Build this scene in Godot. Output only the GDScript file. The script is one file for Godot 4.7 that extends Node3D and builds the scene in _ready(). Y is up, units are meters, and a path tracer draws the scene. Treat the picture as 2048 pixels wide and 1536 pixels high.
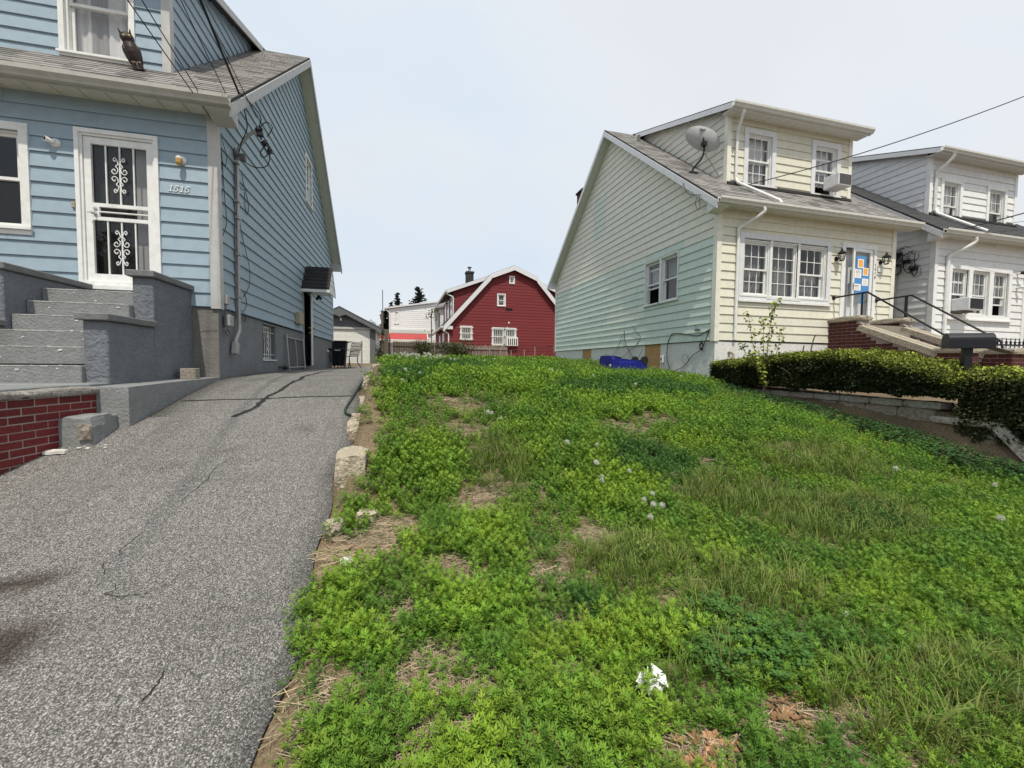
extends Node3D
# A vacant lot between two houses: camera at the origin (eye height), x along the house fronts, -z up the lot.

var rng := RandomNumberGenerator.new()
var M := {}
var used := {}

class G:
	var v := PackedVector3Array()
	var n := PackedVector3Array()
	var c := PackedColorArray()
	var uv := PackedVector2Array()
	var xf := Transform3D.IDENTITY
	var flip := false
	var col := Color.WHITE
	func at(t: Transform3D) -> void:
		xf = t
		flip = t.basis.determinant() < 0.0
	func put(a: Vector3, na: Vector3, u: Vector2) -> void:
		v.append(a); n.append(na); c.append(col); uv.append(u)
	func tri(p: Vector3, q: Vector3, r: Vector3) -> void:   # counter-clockwise seen from outside
		var a := xf * p
		var b := xf * q
		var d := xf * r
		if flip:
			var s := b
			b = d
			d = s
		var nn := (b - a).cross(d - a)
		if nn.length_squared() < 1e-16:
			return
		nn = nn.normalized()
		put(a, nn, Vector2.ZERO); put(d, nn, Vector2.ZERO); put(b, nn, Vector2.ZERO)
	func tris(p: Vector3, q: Vector3, r: Vector3, np: Vector3, nq: Vector3, nr: Vector3) -> void:
		var i := xf.basis
		var a := xf * p
		var b := xf * q
		var d := xf * r
		var x := (i * np).normalized()
		var y := (i * nq).normalized()
		var z := (i * nr).normalized()
		if flip:
			put(a, x, Vector2.ZERO); put(b, y, Vector2.ZERO); put(d, z, Vector2.ZERO)
		else:
			put(a, x, Vector2.ZERO); put(d, z, Vector2.ZERO); put(b, y, Vector2.ZERO)
	func quad(p: Vector3, q: Vector3, r: Vector3, s: Vector3) -> void:
		tri(p, q, r)
		tri(p, r, s)
	func quads(p: Vector3, q: Vector3, r: Vector3, s: Vector3, np: Vector3, nq: Vector3, nr: Vector3, ns: Vector3) -> void:
		tris(p, q, r, np, nq, nr)
		tris(p, r, s, np, nr, ns)
	func quad_uv(p: Vector3, q: Vector3, r: Vector3, s: Vector3) -> void:
		var k := v.size()
		quad(p, q, r, s)
		var us := [Vector2(0, 1), Vector2(1, 0), Vector2(1, 1), Vector2(0, 1), Vector2(0, 0), Vector2(1, 0)]
		for i in 6:
			uv[k + i] = us[i]
	func box(a: Vector3, b: Vector3) -> void:
		var lo := Vector3(minf(a.x, b.x), minf(a.y, b.y), minf(a.z, b.z))
		var hi := Vector3(maxf(a.x, b.x), maxf(a.y, b.y), maxf(a.z, b.z))
		hexa(Vector3(lo.x, lo.y, lo.z), Vector3(hi.x, lo.y, lo.z), Vector3(hi.x, lo.y, hi.z), Vector3(lo.x, lo.y, hi.z),
			Vector3(lo.x, hi.y, lo.z), Vector3(hi.x, hi.y, lo.z), Vector3(hi.x, hi.y, hi.z), Vector3(lo.x, hi.y, hi.z))
	func hexa(a: Vector3, b: Vector3, d: Vector3, e: Vector3, f: Vector3, g: Vector3, h: Vector3, i: Vector3) -> void:
		quad(a, b, d, e)   # bottom a(-x-z) b(+x-z) d(+x+z) e(-x+z), top f g h i
		quad(f, i, h, g)
		quad(e, d, h, i)
		quad(b, a, f, g)
		quad(d, b, g, h)
		quad(a, e, i, f)
	func cbox(lo: Vector3, hi: Vector3, k: float) -> void:   # box with chamfered edges
		var ctr := (lo + hi) * 0.5
		var e := (hi - lo) * 0.5
		var f := Vector3(e.x - k, e.y - k, e.z - k)
		var ax := [Vector3.RIGHT, Vector3.UP, Vector3.BACK]
		for i in 3:
			var a: Vector3 = ax[i]
			var b: Vector3 = ax[(i + 1) % 3]
			var d: Vector3 = ax[(i + 2) % 3]
			var ea: float = e[i]
			var fb: float = f[(i + 1) % 3]
			var fd: float = f[(i + 2) % 3]
			var eb: float = e[(i + 1) % 3]
			var fa: float = f[i]
			for s in [-1.0, 1.0]:
				var o: Vector3 = ctr + a * ea * float(s)
				if s > 0.0:
					quad(o - b * fb - d * fd, o + b * fb - d * fd, o + b * fb + d * fd, o - b * fb + d * fd)
				else:
					quad(o - b * fb - d * fd, o - b * fb + d * fd, o + b * fb + d * fd, o + b * fb - d * fd)
				for r in [-1.0, 1.0]:
					var p: Vector3 = ctr + a * ea * s + b * fb * r
					var q: Vector3 = ctr + a * fa * s + b * eb * r
					if s * r > 0.0:
						quad(p - d * fd, q - d * fd, q + d * fd, p + d * fd)
					else:
						quad(q - d * fd, p - d * fd, p + d * fd, q + d * fd)
		for sx in [-1.0, 1.0]:
			for sy in [-1.0, 1.0]:
				for sz in [-1.0, 1.0]:
					var p := ctr + Vector3(e.x * sx, f.y * sy, f.z * sz)
					var q := ctr + Vector3(f.x * sx, e.y * sy, f.z * sz)
					var r := ctr + Vector3(f.x * sx, f.y * sy, e.z * sz)
					if sx * sy * sz > 0.0:
						tri(p, q, r)
					else:
						tri(p, r, q)
	func tube(ps: Array, r: float, sides := 8, r1 := -1.0, caps := true) -> void:
		var m := ps.size()
		var rings := []
		var norms := []
		var up := Vector3.UP
		for i in m:
			var t: Vector3
			if i == 0:
				t = ps[1] - ps[0]
			elif i == m - 1:
				t = ps[m - 1] - ps[m - 2]
			else:
				t = (ps[i + 1] - ps[i]).normalized() + (ps[i] - ps[i - 1]).normalized()
			t = t.normalized()
			if t.length_squared() < 0.5:
				t = Vector3.UP
			if i == 0:
				up = Vector3.UP if absf(t.y) < 0.9 else Vector3.RIGHT
			var x := t.cross(up).normalized()
			var y := x.cross(t).normalized()
			up = y
			var rr := r if r1 < 0.0 else lerpf(r, r1, float(i) / float(m - 1))
			var ring := []
			var nr := []
			for k in sides:
				var an := TAU * k / sides
				var d := x * cos(an) + y * sin(an)
				nr.append(d)
				ring.append(ps[i] + d * rr)
			rings.append(ring)
			norms.append(nr)
		for i in m - 1:
			for k in sides:
				var k2 := (k + 1) % sides
				quads(rings[i][k], rings[i + 1][k], rings[i + 1][k2], rings[i][k2], norms[i][k], norms[i + 1][k], norms[i + 1][k2], norms[i][k2])
		if caps:
			for k in range(1, sides - 1):
				tri(rings[0][0], rings[0][k], rings[0][k + 1])
				tri(rings[m - 1][0], rings[m - 1][k + 1], rings[m - 1][k])
	func lathe(prof: Array, sides := 16, o := Vector3.ZERO) -> void:   # prof of Vector2(radius, y) upwards
		for i in prof.size() - 1:
			var a: Vector2 = prof[i]
			var b: Vector2 = prof[i + 1]
			var s := Vector2(b.y - a.y, a.x - b.x).normalized()
			for k in sides:
				var p := TAU * k / sides
				var q := TAU * (k + 1) / sides
				var dp := Vector3(cos(p), 0, -sin(p))
				var dq := Vector3(cos(q), 0, -sin(q))
				var np := dp * s.x + Vector3.UP * s.y
				var nq := dq * s.x + Vector3.UP * s.y
				var y0 := Vector3(0, a.y, 0)
				var y1 := Vector3(0, b.y, 0)
				quads(o + dp * a.x + y0, o + dq * a.x + y0, o + dq * b.x + y1, o + dp * b.x + y1, np, nq, nq, np)
	func prism(poly: PackedVector2Array, z0: float, z1: float) -> void:   # polygon in xy, from z0 to z1 > z0
		var p := poly
		if Geometry2D.is_polygon_clockwise(p):
			p = p.duplicate()
			p.reverse()
		var ix := Geometry2D.triangulate_polygon(p)
		for i in range(0, ix.size(), 3):
			var a := p[ix[i]]
			var b := p[ix[i + 1]]
			var d := p[ix[i + 2]]
			if (b - a).cross(d - a) < 0.0:
				var s := b
				b = d
				d = s
			tri(Vector3(a.x, a.y, z1), Vector3(b.x, b.y, z1), Vector3(d.x, d.y, z1))
			tri(Vector3(a.x, a.y, z0), Vector3(d.x, d.y, z0), Vector3(b.x, b.y, z0))
		for i in p.size():
			var a := p[i]
			var b := p[(i + 1) % p.size()]
			quad(Vector3(a.x, a.y, z0), Vector3(b.x, b.y, z0), Vector3(b.x, b.y, z1), Vector3(a.x, a.y, z1))
	func mesh() -> ArrayMesh:
		var arr := []
		arr.resize(Mesh.ARRAY_MAX)
		arr[Mesh.ARRAY_VERTEX] = v
		arr[Mesh.ARRAY_NORMAL] = n
		arr[Mesh.ARRAY_COLOR] = c
		arr[Mesh.ARRAY_TEX_UV] = uv
		var m := ArrayMesh.new()
		if v.size() > 0:
			m.add_surface_from_arrays(Mesh.PRIMITIVE_TRIANGLES, arr)
		return m

func numbered(called: String) -> String:
	var k: int = used.get(called, 0)
	used[called] = k + 1
	return called if k == 0 else "%s_%03d" % [called, k]

func thing(called: String, label: String, category: String, pos := Vector3.ZERO, turn := 0.0, group := "") -> Node3D:
	var o := Node3D.new()
	o.name = numbered(called)
	add_child(o, true)
	o.position = pos
	o.rotation.y = turn
	tag(o, label, category, group)
	return o

func tag(o: Node, label: String, category: String, group := "") -> void:
	o.set_meta("label", label)
	o.set_meta("category", category)
	if group:
		o.set_meta("group", group)

func part(called: String, mesh: Mesh, m: Material, parent: Node) -> MeshInstance3D:
	var o := MeshInstance3D.new()
	o.name = called
	o.mesh = mesh
	o.material_override = m
	parent.add_child(o, true)
	return o

func gp(called: String, g: G, m: Material, parent: Node) -> MeshInstance3D:
	return part(called, g.mesh(), m, parent)

func group_part(called: String, parent: Node) -> Node3D:   # a part made only of sub-parts
	var o := Node3D.new()
	o.name = called
	parent.add_child(o, true)
	return o

func lin(r: float, g: float, b: float) -> Color:
	return Color(r, g, b).linear_to_srgb()

func mat(called: String, color: Color, rough := 0.7, tex: Texture2D = null, tscale := 1.0, bump: Texture2D = null, bdepth := 0.3, bscale := 1.0) -> StandardMaterial3D:
	var m := StandardMaterial3D.new()
	m.resource_name = called
	m.albedo_color = color
	m.roughness = rough
	m.metallic_specular = 0.4
	m.vertex_color_use_as_albedo = true
	if tex or bump:
		m.uv1_triplanar = true
		m.uv1_world_triplanar = true
		m.uv1_scale = Vector3.ONE * tscale
	if tex:
		m.albedo_texture = tex
	if bump:
		m.heightmap_enabled = true
		m.heightmap_texture = bump
		m.heightmap_scale = bdepth
	M[called] = m
	return m

func ntex(kind: int, freq: float, oct: int, lo: Color, hi: Color, seed_: int, size := 512, gain := 0.5, power := 1.0, contrast := 1.0, stretch := 1) -> ImageTexture:
	var f := FastNoiseLite.new()
	f.noise_type = kind as FastNoiseLite.NoiseType
	f.frequency = freq
	f.fractal_octaves = oct
	f.fractal_gain = gain
	f.seed = seed_
	if kind == FastNoiseLite.TYPE_CELLULAR:
		f.cellular_return_type = FastNoiseLite.RETURN_CELL_VALUE
		f.fractal_type = FastNoiseLite.FRACTAL_NONE
	var src := f.get_seamless_image(size, size, false, false, 0.1, true)
	src.convert(Image.FORMAT_L8)
	var d := src.get_data()
	var lut := PackedByteArray()
	lut.resize(768)
	for i in 256:
		var t := clampf((i / 255.0 - 0.5) * contrast + 0.5, 0.0, 1.0)
		var q := lo.lerp(hi, pow(t, power))
		if hi == Color.WHITE and lo != Color.BLACK:
			q = q.linear_to_srgb()
		lut[i * 3] = int(clampf(q.r, 0, 1) * 255)
		lut[i * 3 + 1] = int(clampf(q.g, 0, 1) * 255)
		lut[i * 3 + 2] = int(clampf(q.b, 0, 1) * 255)
	var out := PackedByteArray()
	out.resize(d.size() * 3)
	for i in d.size():
		var k := d[i] * 3
		out[i * 3] = lut[k]
		out[i * 3 + 1] = lut[k + 1]
		out[i * 3 + 2] = lut[k + 2]
	var im := Image.create_from_data(size, size, false, Image.FORMAT_RGB8, out)
	if stretch > 1:
		im.resize(size / stretch, size, Image.INTERPOLATE_LANCZOS)
	return ImageTexture.create_from_image(im)

func polyline(pts: Array, w: float, g: G, h: Callable, lift: float) -> void:   # a strip that lies on the surface y = h(x, z)
	for i in pts.size() - 1:
		var a: Vector2 = pts[i]
		var b: Vector2 = pts[i + 1]
		var d := (b - a).orthogonal().normalized() * w * 0.5
		var d0 := d * rng.randf_range(0.6, 1.3)
		var d1 := d * rng.randf_range(0.6, 1.3)
		var f := func(p: Vector2) -> Vector3: return Vector3(p.x, float(h.call(p.x, p.y)) + lift, p.y)
		g.quad(f.call(a - d0), f.call(b - d1), f.call(b + d1), f.call(a + d0))

func catmull(ps: Array, steps := 8) -> Array:
	var out := []
	for i in ps.size() - 1:
		var p0: Vector3 = ps[maxi(i - 1, 0)]
		var p1: Vector3 = ps[i]
		var p2: Vector3 = ps[i + 1]
		var p3: Vector3 = ps[mini(i + 2, ps.size() - 1)]
		for k in steps:
			out.append(p1.cubic_interpolate(p2, p0, p3, float(k) / steps))
	out.append(ps[ps.size() - 1])
	return out

# ---- the shape of the ground
const DZ := [-3.0, 1.0, 1.6, 2.1, 2.55, 3.2, 3.85, 4.3, 4.75, 5.2, 6.3, 7.2, 8.2, 9.3, 11.0, 16.0, 30.0]
const DH := [-1.66, -1.55, -1.455, -1.39, -1.29, -1.18, -1.03, -0.92, -0.8, -0.66, -0.43, -0.3, -0.24, -0.22, -0.21, -0.22, -0.22]
const RZ := [-3.0, 1.0, 2.5, 3.3, 4.0, 4.6, 5.7, 6.9, 8.46, 9.35, 11.35, 18.8, 30.0]
const RH := [-1.67, -1.54, -1.32, -1.16, -1.0, -0.92, -0.74, -0.6, -0.41, -0.34, -0.12, 0.0, 0.0]
const YZ := [-3.0, 2.6, 3.4, 4.0, 5.0, 8.4, 30.0]
const YH := [-1.67, -1.5, -1.0, -0.62, -0.52, -0.42, -0.1]

func interp(t: float, xs: Array, ys: Array) -> float:
	if t <= xs[0]:
		return ys[0]
	for i in range(1, xs.size()):
		if t <= xs[i]:
			var k: float = (t - xs[i - 1]) / (xs[i] - xs[i - 1])
			return lerpf(ys[i - 1], ys[i], k)
	return ys[ys.size() - 1]

func drive_h(_x: float, z: float) -> float:
	return interp(-z, DZ, DH)

var bumps := FastNoiseLite.new()
func lot_h(x: float, z: float) -> float:
	var t := smoothstep(3.2, 4.4, -z)
	var l := drive_h(x, z) + 0.19 * t
	var r := interp(-z, RZ, RH)
	var u := clampf((x + 0.3) / 7.5, 0.0, 1.0)
	var b := clampf((-z - 5.0) / 4.0, 0.0, 1.0) * 0.08 * sin(PI * u)
	return lerpf(l, r, u) + b + bumps.get_noise_2d(x, z) * 0.035 * smoothstep(-0.45, 0.2, x)

func ground_h(x: float, z: float) -> float:
	if -z > 22.0:
		return lerpf(-0.05, -0.3, smoothstep(22.0, 60.0, -z))
	if x > 7.25:
		return interp(-z, YZ, YH)
	if x < -0.42:
		return drive_h(x, z) - (0.06 if x < -0.7 else 0.018)
	return lot_h(x, z)

func _ready() -> void:
	rng.seed = 20240511
	bumps.seed = 7
	bumps.frequency = 0.55
	bumps.fractal_octaves = 3
	# ---- camera
	var cam := Camera3D.new()
	cam.name = "camera"
	cam.transform = Transform3D(Basis(Vector3(0.96562, 0.00994, 0.25975), Vector3(0.00283, 0.99881, -0.04875), Vector3(-0.25993, 0.04781, 0.96444)).orthonormalized(), Vector3.ZERO)
	cam.fov = 84.669
	cam.near = 0.05
	cam.far = 600.0
	add_child(cam)
	cam.current = true
	# ---- sky, sun, exposure
	var we := WorldEnvironment.new()
	we.name = "environment"
	var env := Environment.new()
	env.background_mode = Environment.BG_SKY
	var sky := Sky.new()
	var pm := PanoramaSkyMaterial.new()
	pm.panorama = sky_picture()
	sky.sky_material = pm
	env.sky = sky
	env.background_energy_multiplier = 1.0
	env.tonemap_mode = Environment.TONE_MAPPER_LINEAR
	env.tonemap_exposure = 1.07
	env.sdfgi_enabled = true
	env.ssao_enabled = true
	env.ssil_enabled = true
	we.environment = env
	add_child(we)
	var sun := DirectionalLight3D.new()
	sun.name = "sun"
	sun.light_energy = 1.15
	sun.light_color = Color(1.0, 0.965, 0.9)
	sun.light_angular_distance = 1.0
	sun.shadow_enabled = true
	add_child(sun)
	sun.basis = Basis.looking_at(Vector3(0.16, -1.85, -1.0), Vector3.UP)
	materials()
	ground()
	blue_house()
	blue_house_things()
	blue_house_fittings()
	beige_house()
	beige_house_things()
	white_house()
	right_side_things()
	background()
	wires()
	street_trees()
	lot_things()
	weeds()

func sky_picture() -> ImageTexture:
	var w := 1024
	var h := 512
	var f := FastNoiseLite.new()
	f.noise_type = FastNoiseLite.TYPE_SIMPLEX_SMOOTH
	f.seed = 11
	f.frequency = 0.9
	f.fractal_octaves = 5
	f.fractal_gain = 0.5
	var f2 := FastNoiseLite.new()
	f2.seed = 5
	f2.frequency = 0.35
	f2.fractal_octaves = 3
	var d := PackedFloat32Array()
	d.resize(w * h * 3)
	for j in h:
		var el := PI * (0.5 - (j + 0.5) / h)
		for i in w:
			var az := TAU * ((i + 0.5) / w - 0.5)
			var c := Color(0.55, 0.58, 0.58)
			if el > -0.05:
				var y := maxf(sin(el), 0.0)
				var k := 1.0 / (y + 0.22)
				var p := Vector3(sin(az) * cos(el) * k, y * k, -cos(az) * cos(el) * k)
				var n := f.get_noise_3d(p.x, p.y * 0.6, p.z * 1.25) * 0.5 + 0.5
				var n2 := f2.get_noise_3d(p.x + 30.0, p.y, p.z) * 0.5 + 0.5
				var cover := smoothstep(0.25, 0.72, n * 0.55 + n2 * 0.5 - 0.10 * sin(az) * cos(el))
				var blue := Color(0.60, 0.725, 0.86)
				var cloud := Color(0.775, 0.80, 0.835).lerp(Color(0.73, 0.765, 0.81), smoothstep(0.4, 0.7, n))
				c = blue.lerp(cloud, cover * 0.85 + 0.15)
				c = c.lerp(Color(0.80, 0.83, 0.85), exp(-y * 7.0) * 0.6)
			var o := (j * w + i) * 3
			d[o] = c.r
			d[o + 1] = c.g
			d[o + 2] = c.b
	var im := Image.create_from_data(w, h, false, Image.FORMAT_RGBF, d.to_byte_array())
	return ImageTexture.create_from_image(im)

func materials() -> void:
	var W := Color.WHITE
	var cloud := ntex(FastNoiseLite.TYPE_SIMPLEX_SMOOTH, 0.008, 5, Color(0.78, 0.78, 0.77), W, 1, 512, 0.6)
	var dirt := ntex(FastNoiseLite.TYPE_SIMPLEX_SMOOTH, 0.012, 5, Color(0.84, 0.84, 0.82), W, 2, 512, 0.6, 0.6, 1.4)
	var streak := ntex(FastNoiseLite.TYPE_SIMPLEX_SMOOTH, 0.02, 4, Color(0.86, 0.86, 0.84), W, 3, 512, 0.6, 0.6, 1.4, 8)
	var fine := ntex(FastNoiseLite.TYPE_SIMPLEX_SMOOTH, 0.12, 4, Color(0.84, 0.84, 0.84), W, 4, 512, 0.7)
	var fine_b := ntex(FastNoiseLite.TYPE_SIMPLEX_SMOOTH, 0.06, 5, Color.BLACK, W, 5, 512, 0.65)
	var rock := ntex(FastNoiseLite.TYPE_SIMPLEX_SMOOTH, 0.03, 6, Color(0.5, 0.48, 0.44), W, 6, 512, 0.7, 0.9, 1.6)
	var rock_b := ntex(FastNoiseLite.TYPE_SIMPLEX_SMOOTH, 0.03, 6, Color.BLACK, W, 7, 512, 0.65)
	var wood := ntex(FastNoiseLite.TYPE_SIMPLEX_SMOOTH, 0.05, 4, Color(0.6, 0.58, 0.55), W, 8, 512, 0.6, 1.0, 1.6, 8)
	var osb := ntex(FastNoiseLite.TYPE_CELLULAR, 0.07, 1, Color(0.62, 0.5, 0.38), W, 9, 512)
	var peel := ntex(FastNoiseLite.TYPE_SIMPLEX_SMOOTH, 0.025, 5, Color(0.72, 0.70, 0.66), W, 10, 512, 0.6, 0.5, 2.2)
	M["cloud_t"] = cloud
	# blue house
	mat("blue_siding", lin(0.31, 0.405, 0.485), 0.55, streak, 0.45, fine_b, 0.05)
	mat("blue_trim", lin(0.50, 0.50, 0.50), 0.55, dirt, 0.6)
	mat("grey_paint", lin(0.175, 0.19, 0.215), 0.75, cloud, 0.7, rock_b, 1.6)
	mat("step_paint", lin(0.255, 0.265, 0.27), 0.75, cloud, 1.4, rock_b, 0.7)
	mat("cap_paint", lin(0.18, 0.185, 0.19), 0.75, cloud, 0.8, rock_b, 0.7)
	mat("foundation_grey", lin(0.20, 0.215, 0.23), 0.8, cloud, 0.5, rock_b, 0.8)
	mat("raw_concrete", lin(0.20, 0.195, 0.185), 0.85, cloud, 0.9, rock_b, 0.6)
	mat("nosing", lin(0.5, 0.5, 0.48), 0.7, peel, 2.0)
	mat("peeled_paint", lin(0.62, 0.61, 0.57), 0.8)
	# trims and metals
	mat("vinyl", lin(0.78, 0.79, 0.78), 0.4, dirt, 0.8)
	mat("white_metal", lin(0.80, 0.81, 0.81), 0.35, dirt, 0.8)
	mat("white_trim", lin(0.70, 0.71, 0.74), 0.5, streak, 0.6)
	mat("gutter_old", lin(0.46, 0.45, 0.42), 0.5, dirt, 1.2)
	mat("gutter_white", lin(0.62, 0.62, 0.59), 0.45, dirt, 1.0)
	mat("soffit", lin(0.66, 0.65, 0.58), 0.6, dirt, 0.9)
	mat("soffit_white", lin(0.68, 0.68, 0.65), 0.6, dirt, 0.9)
	mat("black_iron", lin(0.012, 0.012, 0.014), 0.45)
	mat("black_plastic", lin(0.012, 0.013, 0.02), 0.45)
	mat("rubber", lin(0.015, 0.015, 0.016), 0.6)
	mat("grey_cable", lin(0.12, 0.12, 0.12), 0.6)
	mat("galvanised", lin(0.42, 0.42, 0.42), 0.5, dirt, 2.0)
	M.galvanised.metallic = 0.4
	mat("brass", lin(0.55, 0.36, 0.12), 0.35)
	M.brass.metallic = 0.8
	mat("chrome", lin(0.6, 0.6, 0.6), 0.3)
	M.chrome.metallic = 0.9
	mat("tar", lin(0.02, 0.02, 0.021), 0.9)
	# beige house
	mat("beige_siding", lin(0.74, 0.725, 0.615), 0.55, streak, 0.45, fine_b, 0.04)
	mat("grey_beige_siding", lin(0.77, 0.755, 0.665), 0.55, streak, 0.45, fine_b, 0.04)
	mat("green_siding", lin(0.61, 0.715, 0.65), 0.6, streak, 0.3, fine_b, 0.04)
	mat("faded_green_siding", lin(0.68, 0.74, 0.675), 0.6, streak, 0.35, fine_b, 0.04)
	mat("stucco_white", lin(0.70, 0.70, 0.69), 0.85, streak, 0.5, rock_b, 0.5)
	mat("osb", lin(0.56, 0.36, 0.18), 0.8, osb, 1.6)
	# white house
	mat("white_siding", lin(0.80, 0.81, 0.82), 0.5, streak, 0.45, fine_b, 0.03)
	# roofs
	mat("shingle_grey", lin(0.30, 0.29, 0.28), 0.9, fine, 3.0)
	mat("shingle_dark", lin(0.075, 0.077, 0.082), 0.9, fine, 3.0)
	mat("shingle_black", lin(0.035, 0.033, 0.035), 0.9, fine, 3.0)
	mat("roof_edge", lin(0.05, 0.05, 0.05), 0.9)
	# brick and stone
	mat("brick", lin(0.11, 0.026, 0.02), 0.8, rock, 2.0, rock_b, 0.3)
	mat("red_brick", lin(0.20, 0.026, 0.028), 0.7, rock, 2.0, rock_b, 0.3)
	mat("mortar", lin(0.34, 0.29, 0.27), 0.9, fine, 2.0)
	mat("stone_cap", lin(0.46, 0.41, 0.33), 0.85, rock, 0.9, rock_b, 0.6)
	mat("rough_cap", lin(0.36, 0.34, 0.32), 0.85, rock, 1.4, rock_b, 2.0)
	mat("old_stone", lin(0.52, 0.46, 0.36), 0.9, rock, 1.3, rock_b, 2.0)
	mat("block_wall", lin(0.42, 0.36, 0.30), 0.9, rock, 0.9, rock_b, 2.5)
	mat("block_cap", lin(0.52, 0.48, 0.43), 0.9, rock, 1.2, rock_b, 1.0)
	mat("old_concrete", lin(0.34, 0.31, 0.27), 0.9, rock, 1.5, rock_b, 0.6)
	# wood
	mat("weathered_wood", lin(0.16, 0.135, 0.11), 0.9, wood, 0.7)
	mat("pale_wood", lin(0.34, 0.30, 0.26), 0.9, wood, 0.7)
	mat("bark", lin(0.09, 0.065, 0.045), 0.95, rock, 3.0)
	mat("twig", lin(0.16, 0.11, 0.075), 0.9)
	# red house
	mat("red_siding", lin(0.19, 0.028, 0.032), 0.7, streak, 0.4)
	mat("bin_blue", lin(0.012, 0.018, 0.20), 0.35)
	mat("awning_red", lin(0.40, 0.06, 0.06), 0.6)
	mat("garage_grey", lin(0.135, 0.145, 0.155), 0.7, dirt, 0.6)
	mat("garage_door", lin(0.72, 0.72, 0.68), 0.5, dirt, 0.7)
	mat("chimney_black", lin(0.05, 0.05, 0.053), 0.85, rock, 2.0)
	# inside windows
	mat("room", lin(0.10, 0.10, 0.11), 0.9)
	mat("room_dark", lin(0.018, 0.018, 0.02), 0.9)
	mat("curtain_white", lin(0.62, 0.62, 0.62), 0.9)
	mat("curtain_grey", lin(0.30, 0.30, 0.31), 0.9)
	mat("dim_window_grey", lin(0.17, 0.175, 0.185), 0.9)  # behind the beige front panes it holds their grey sky reflection
	mat("screen", lin(0.11, 0.10, 0.10), 0.9)
	var gl := StandardMaterial3D.new()
	gl.resource_name = "window_glass"
	gl.albedo_color = Color(0.1, 0.11, 0.12, 0.05)
	gl.transparency = BaseMaterial3D.TRANSPARENCY_ALPHA
	gl.roughness = 0.03
	gl.metallic_specular = 0.5
	M["glass"] = gl
	# paper
	mat("paper", lin(0.80, 0.80, 0.78), 0.8)
	mat("tape_blue", lin(0.07, 0.27, 0.60), 0.6)
	# asphalt: cells of aggregate, drawn finer by a second texture
	var agg := aggregate()
	var asp := mat("asphalt", lin(0.74, 0.73, 0.715), 0.9, agg, 0.62, fine_b, 0.25)
	asp.uv1_triplanar = true
	# soil under the weeds
	var soil := ntex(FastNoiseLite.TYPE_SIMPLEX_SMOOTH, 0.05, 6, Color(0.42, 0.36, 0.3), W, 21, 512, 0.75, 1.0, 1.8)
	mat("soil", lin(0.30, 0.235, 0.155), 0.95, soil, 1.2, rock_b, 2.0)
	mat("far_ground", lin(0.16, 0.17, 0.09), 0.95, soil, 0.4)
	# leaves
	for e in [["leaf", 0.5], ["grass_blade", 0.5], ["hedge_leaf", 0.3], ["straw", 0.1], ["needle", 0.1]]:
		var m := StandardMaterial3D.new()
		m.resource_name = e[0]
		m.vertex_color_use_as_albedo = true
		m.roughness = 0.6
		m.metallic_specular = 0.35
		m.backlight_enabled = true
		m.backlight = Color(e[1], e[1], e[1] * 0.8)
		M[e[0]] = m
	mat("dandelion_white", lin(0.58, 0.58, 0.53), 0.9)
	mat("leaf_solid", lin(0.10, 0.17, 0.035), 0.6)
	mat("dead_leaf", lin(0.36, 0.20, 0.10), 0.8)

func aggregate() -> ImageTexture:
	var f := FastNoiseLite.new()
	f.noise_type = FastNoiseLite.TYPE_CELLULAR
	f.cellular_return_type = FastNoiseLite.RETURN_CELL_VALUE
	f.fractal_type = FastNoiseLite.FRACTAL_NONE
	f.frequency = 0.33
	f.seed = 31
	var a := f.get_seamless_image(1024, 1024, false, false, 0.05, true)
	f.frequency = 0.5
	f.seed = 77
	var b := f.get_seamless_image(1024, 1024, false, false, 0.05, true)
	a.convert(Image.FORMAT_L8)
	b.convert(Image.FORMAT_L8)
	var da := a.get_data()
	var db := b.get_data()
	var out := PackedByteArray()
	out.resize(da.size() * 3)
	var lut := PackedByteArray()
	lut.resize(512)
	for i in 512:
		var t := i / 511.0
		lut[i] = int(255.0 * pow(clampf(0.05 + 0.95 * pow(t, 3.0), 0.0, 1.0), 0.4545))
	for i in da.size():
		var q := lut[clampi(int(da[i] * 1.25 + db[i] * 0.75), 0, 511)]
		out[i * 3] = q
		out[i * 3 + 1] = int(q * 0.995)
		out[i * 3 + 2] = int(q * 0.985)
	return ImageTexture.create_from_image(Image.create_from_data(1024, 1024, false, Image.FORMAT_RGB8, out))

# ---- ground, driveway, cracks
func sheet(xs: Array, zs: Array, h: Callable, tone: Callable) -> G:
	var g := G.new()
	for j in zs.size() - 1:
		for i in xs.size() - 1:
			var x0: float = xs[i]
			var x1: float = xs[i + 1]
			var z0: float = zs[j]
			var z1: float = zs[j + 1]
			var ps := []
			for q in [[x0, z0], [x1, z0], [x1, z1], [x0, z1]]:
				ps.append([q[0], q[1]])
			var P := []
			var N := []
			var C := []
			for q in ps:
				var x: float = q[0]
				var z: float = q[1]
				P.append(Vector3(x, h.call(x, z), z))
				var e := 0.06
				N.append(Vector3(float(h.call(x - e, z)) - float(h.call(x + e, z)), 2 * e, float(h.call(x, z - e)) - float(h.call(x, z + e))).normalized())
				C.append(tone.call(x, z))
			# z0 is nearer than z1 (z1 more negative): counter-clockwise from above is 0,1,2,3
			for t in [[0, 1, 2], [0, 2, 3]]:
				var o: Array = t
				for k in [o[0], o[2], o[1]]:
					g.col = C[k]
					g.put(P[k], N[k], Vector2.ZERO)
	return g

func span(a: float, b: float, step: float) -> Array:
	var n := maxi(1, int(round(absf(b - a) / step)))
	var out := []
	for i in n + 1:
		out.append(lerpf(a, b, float(i) / n))
	return out

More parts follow.
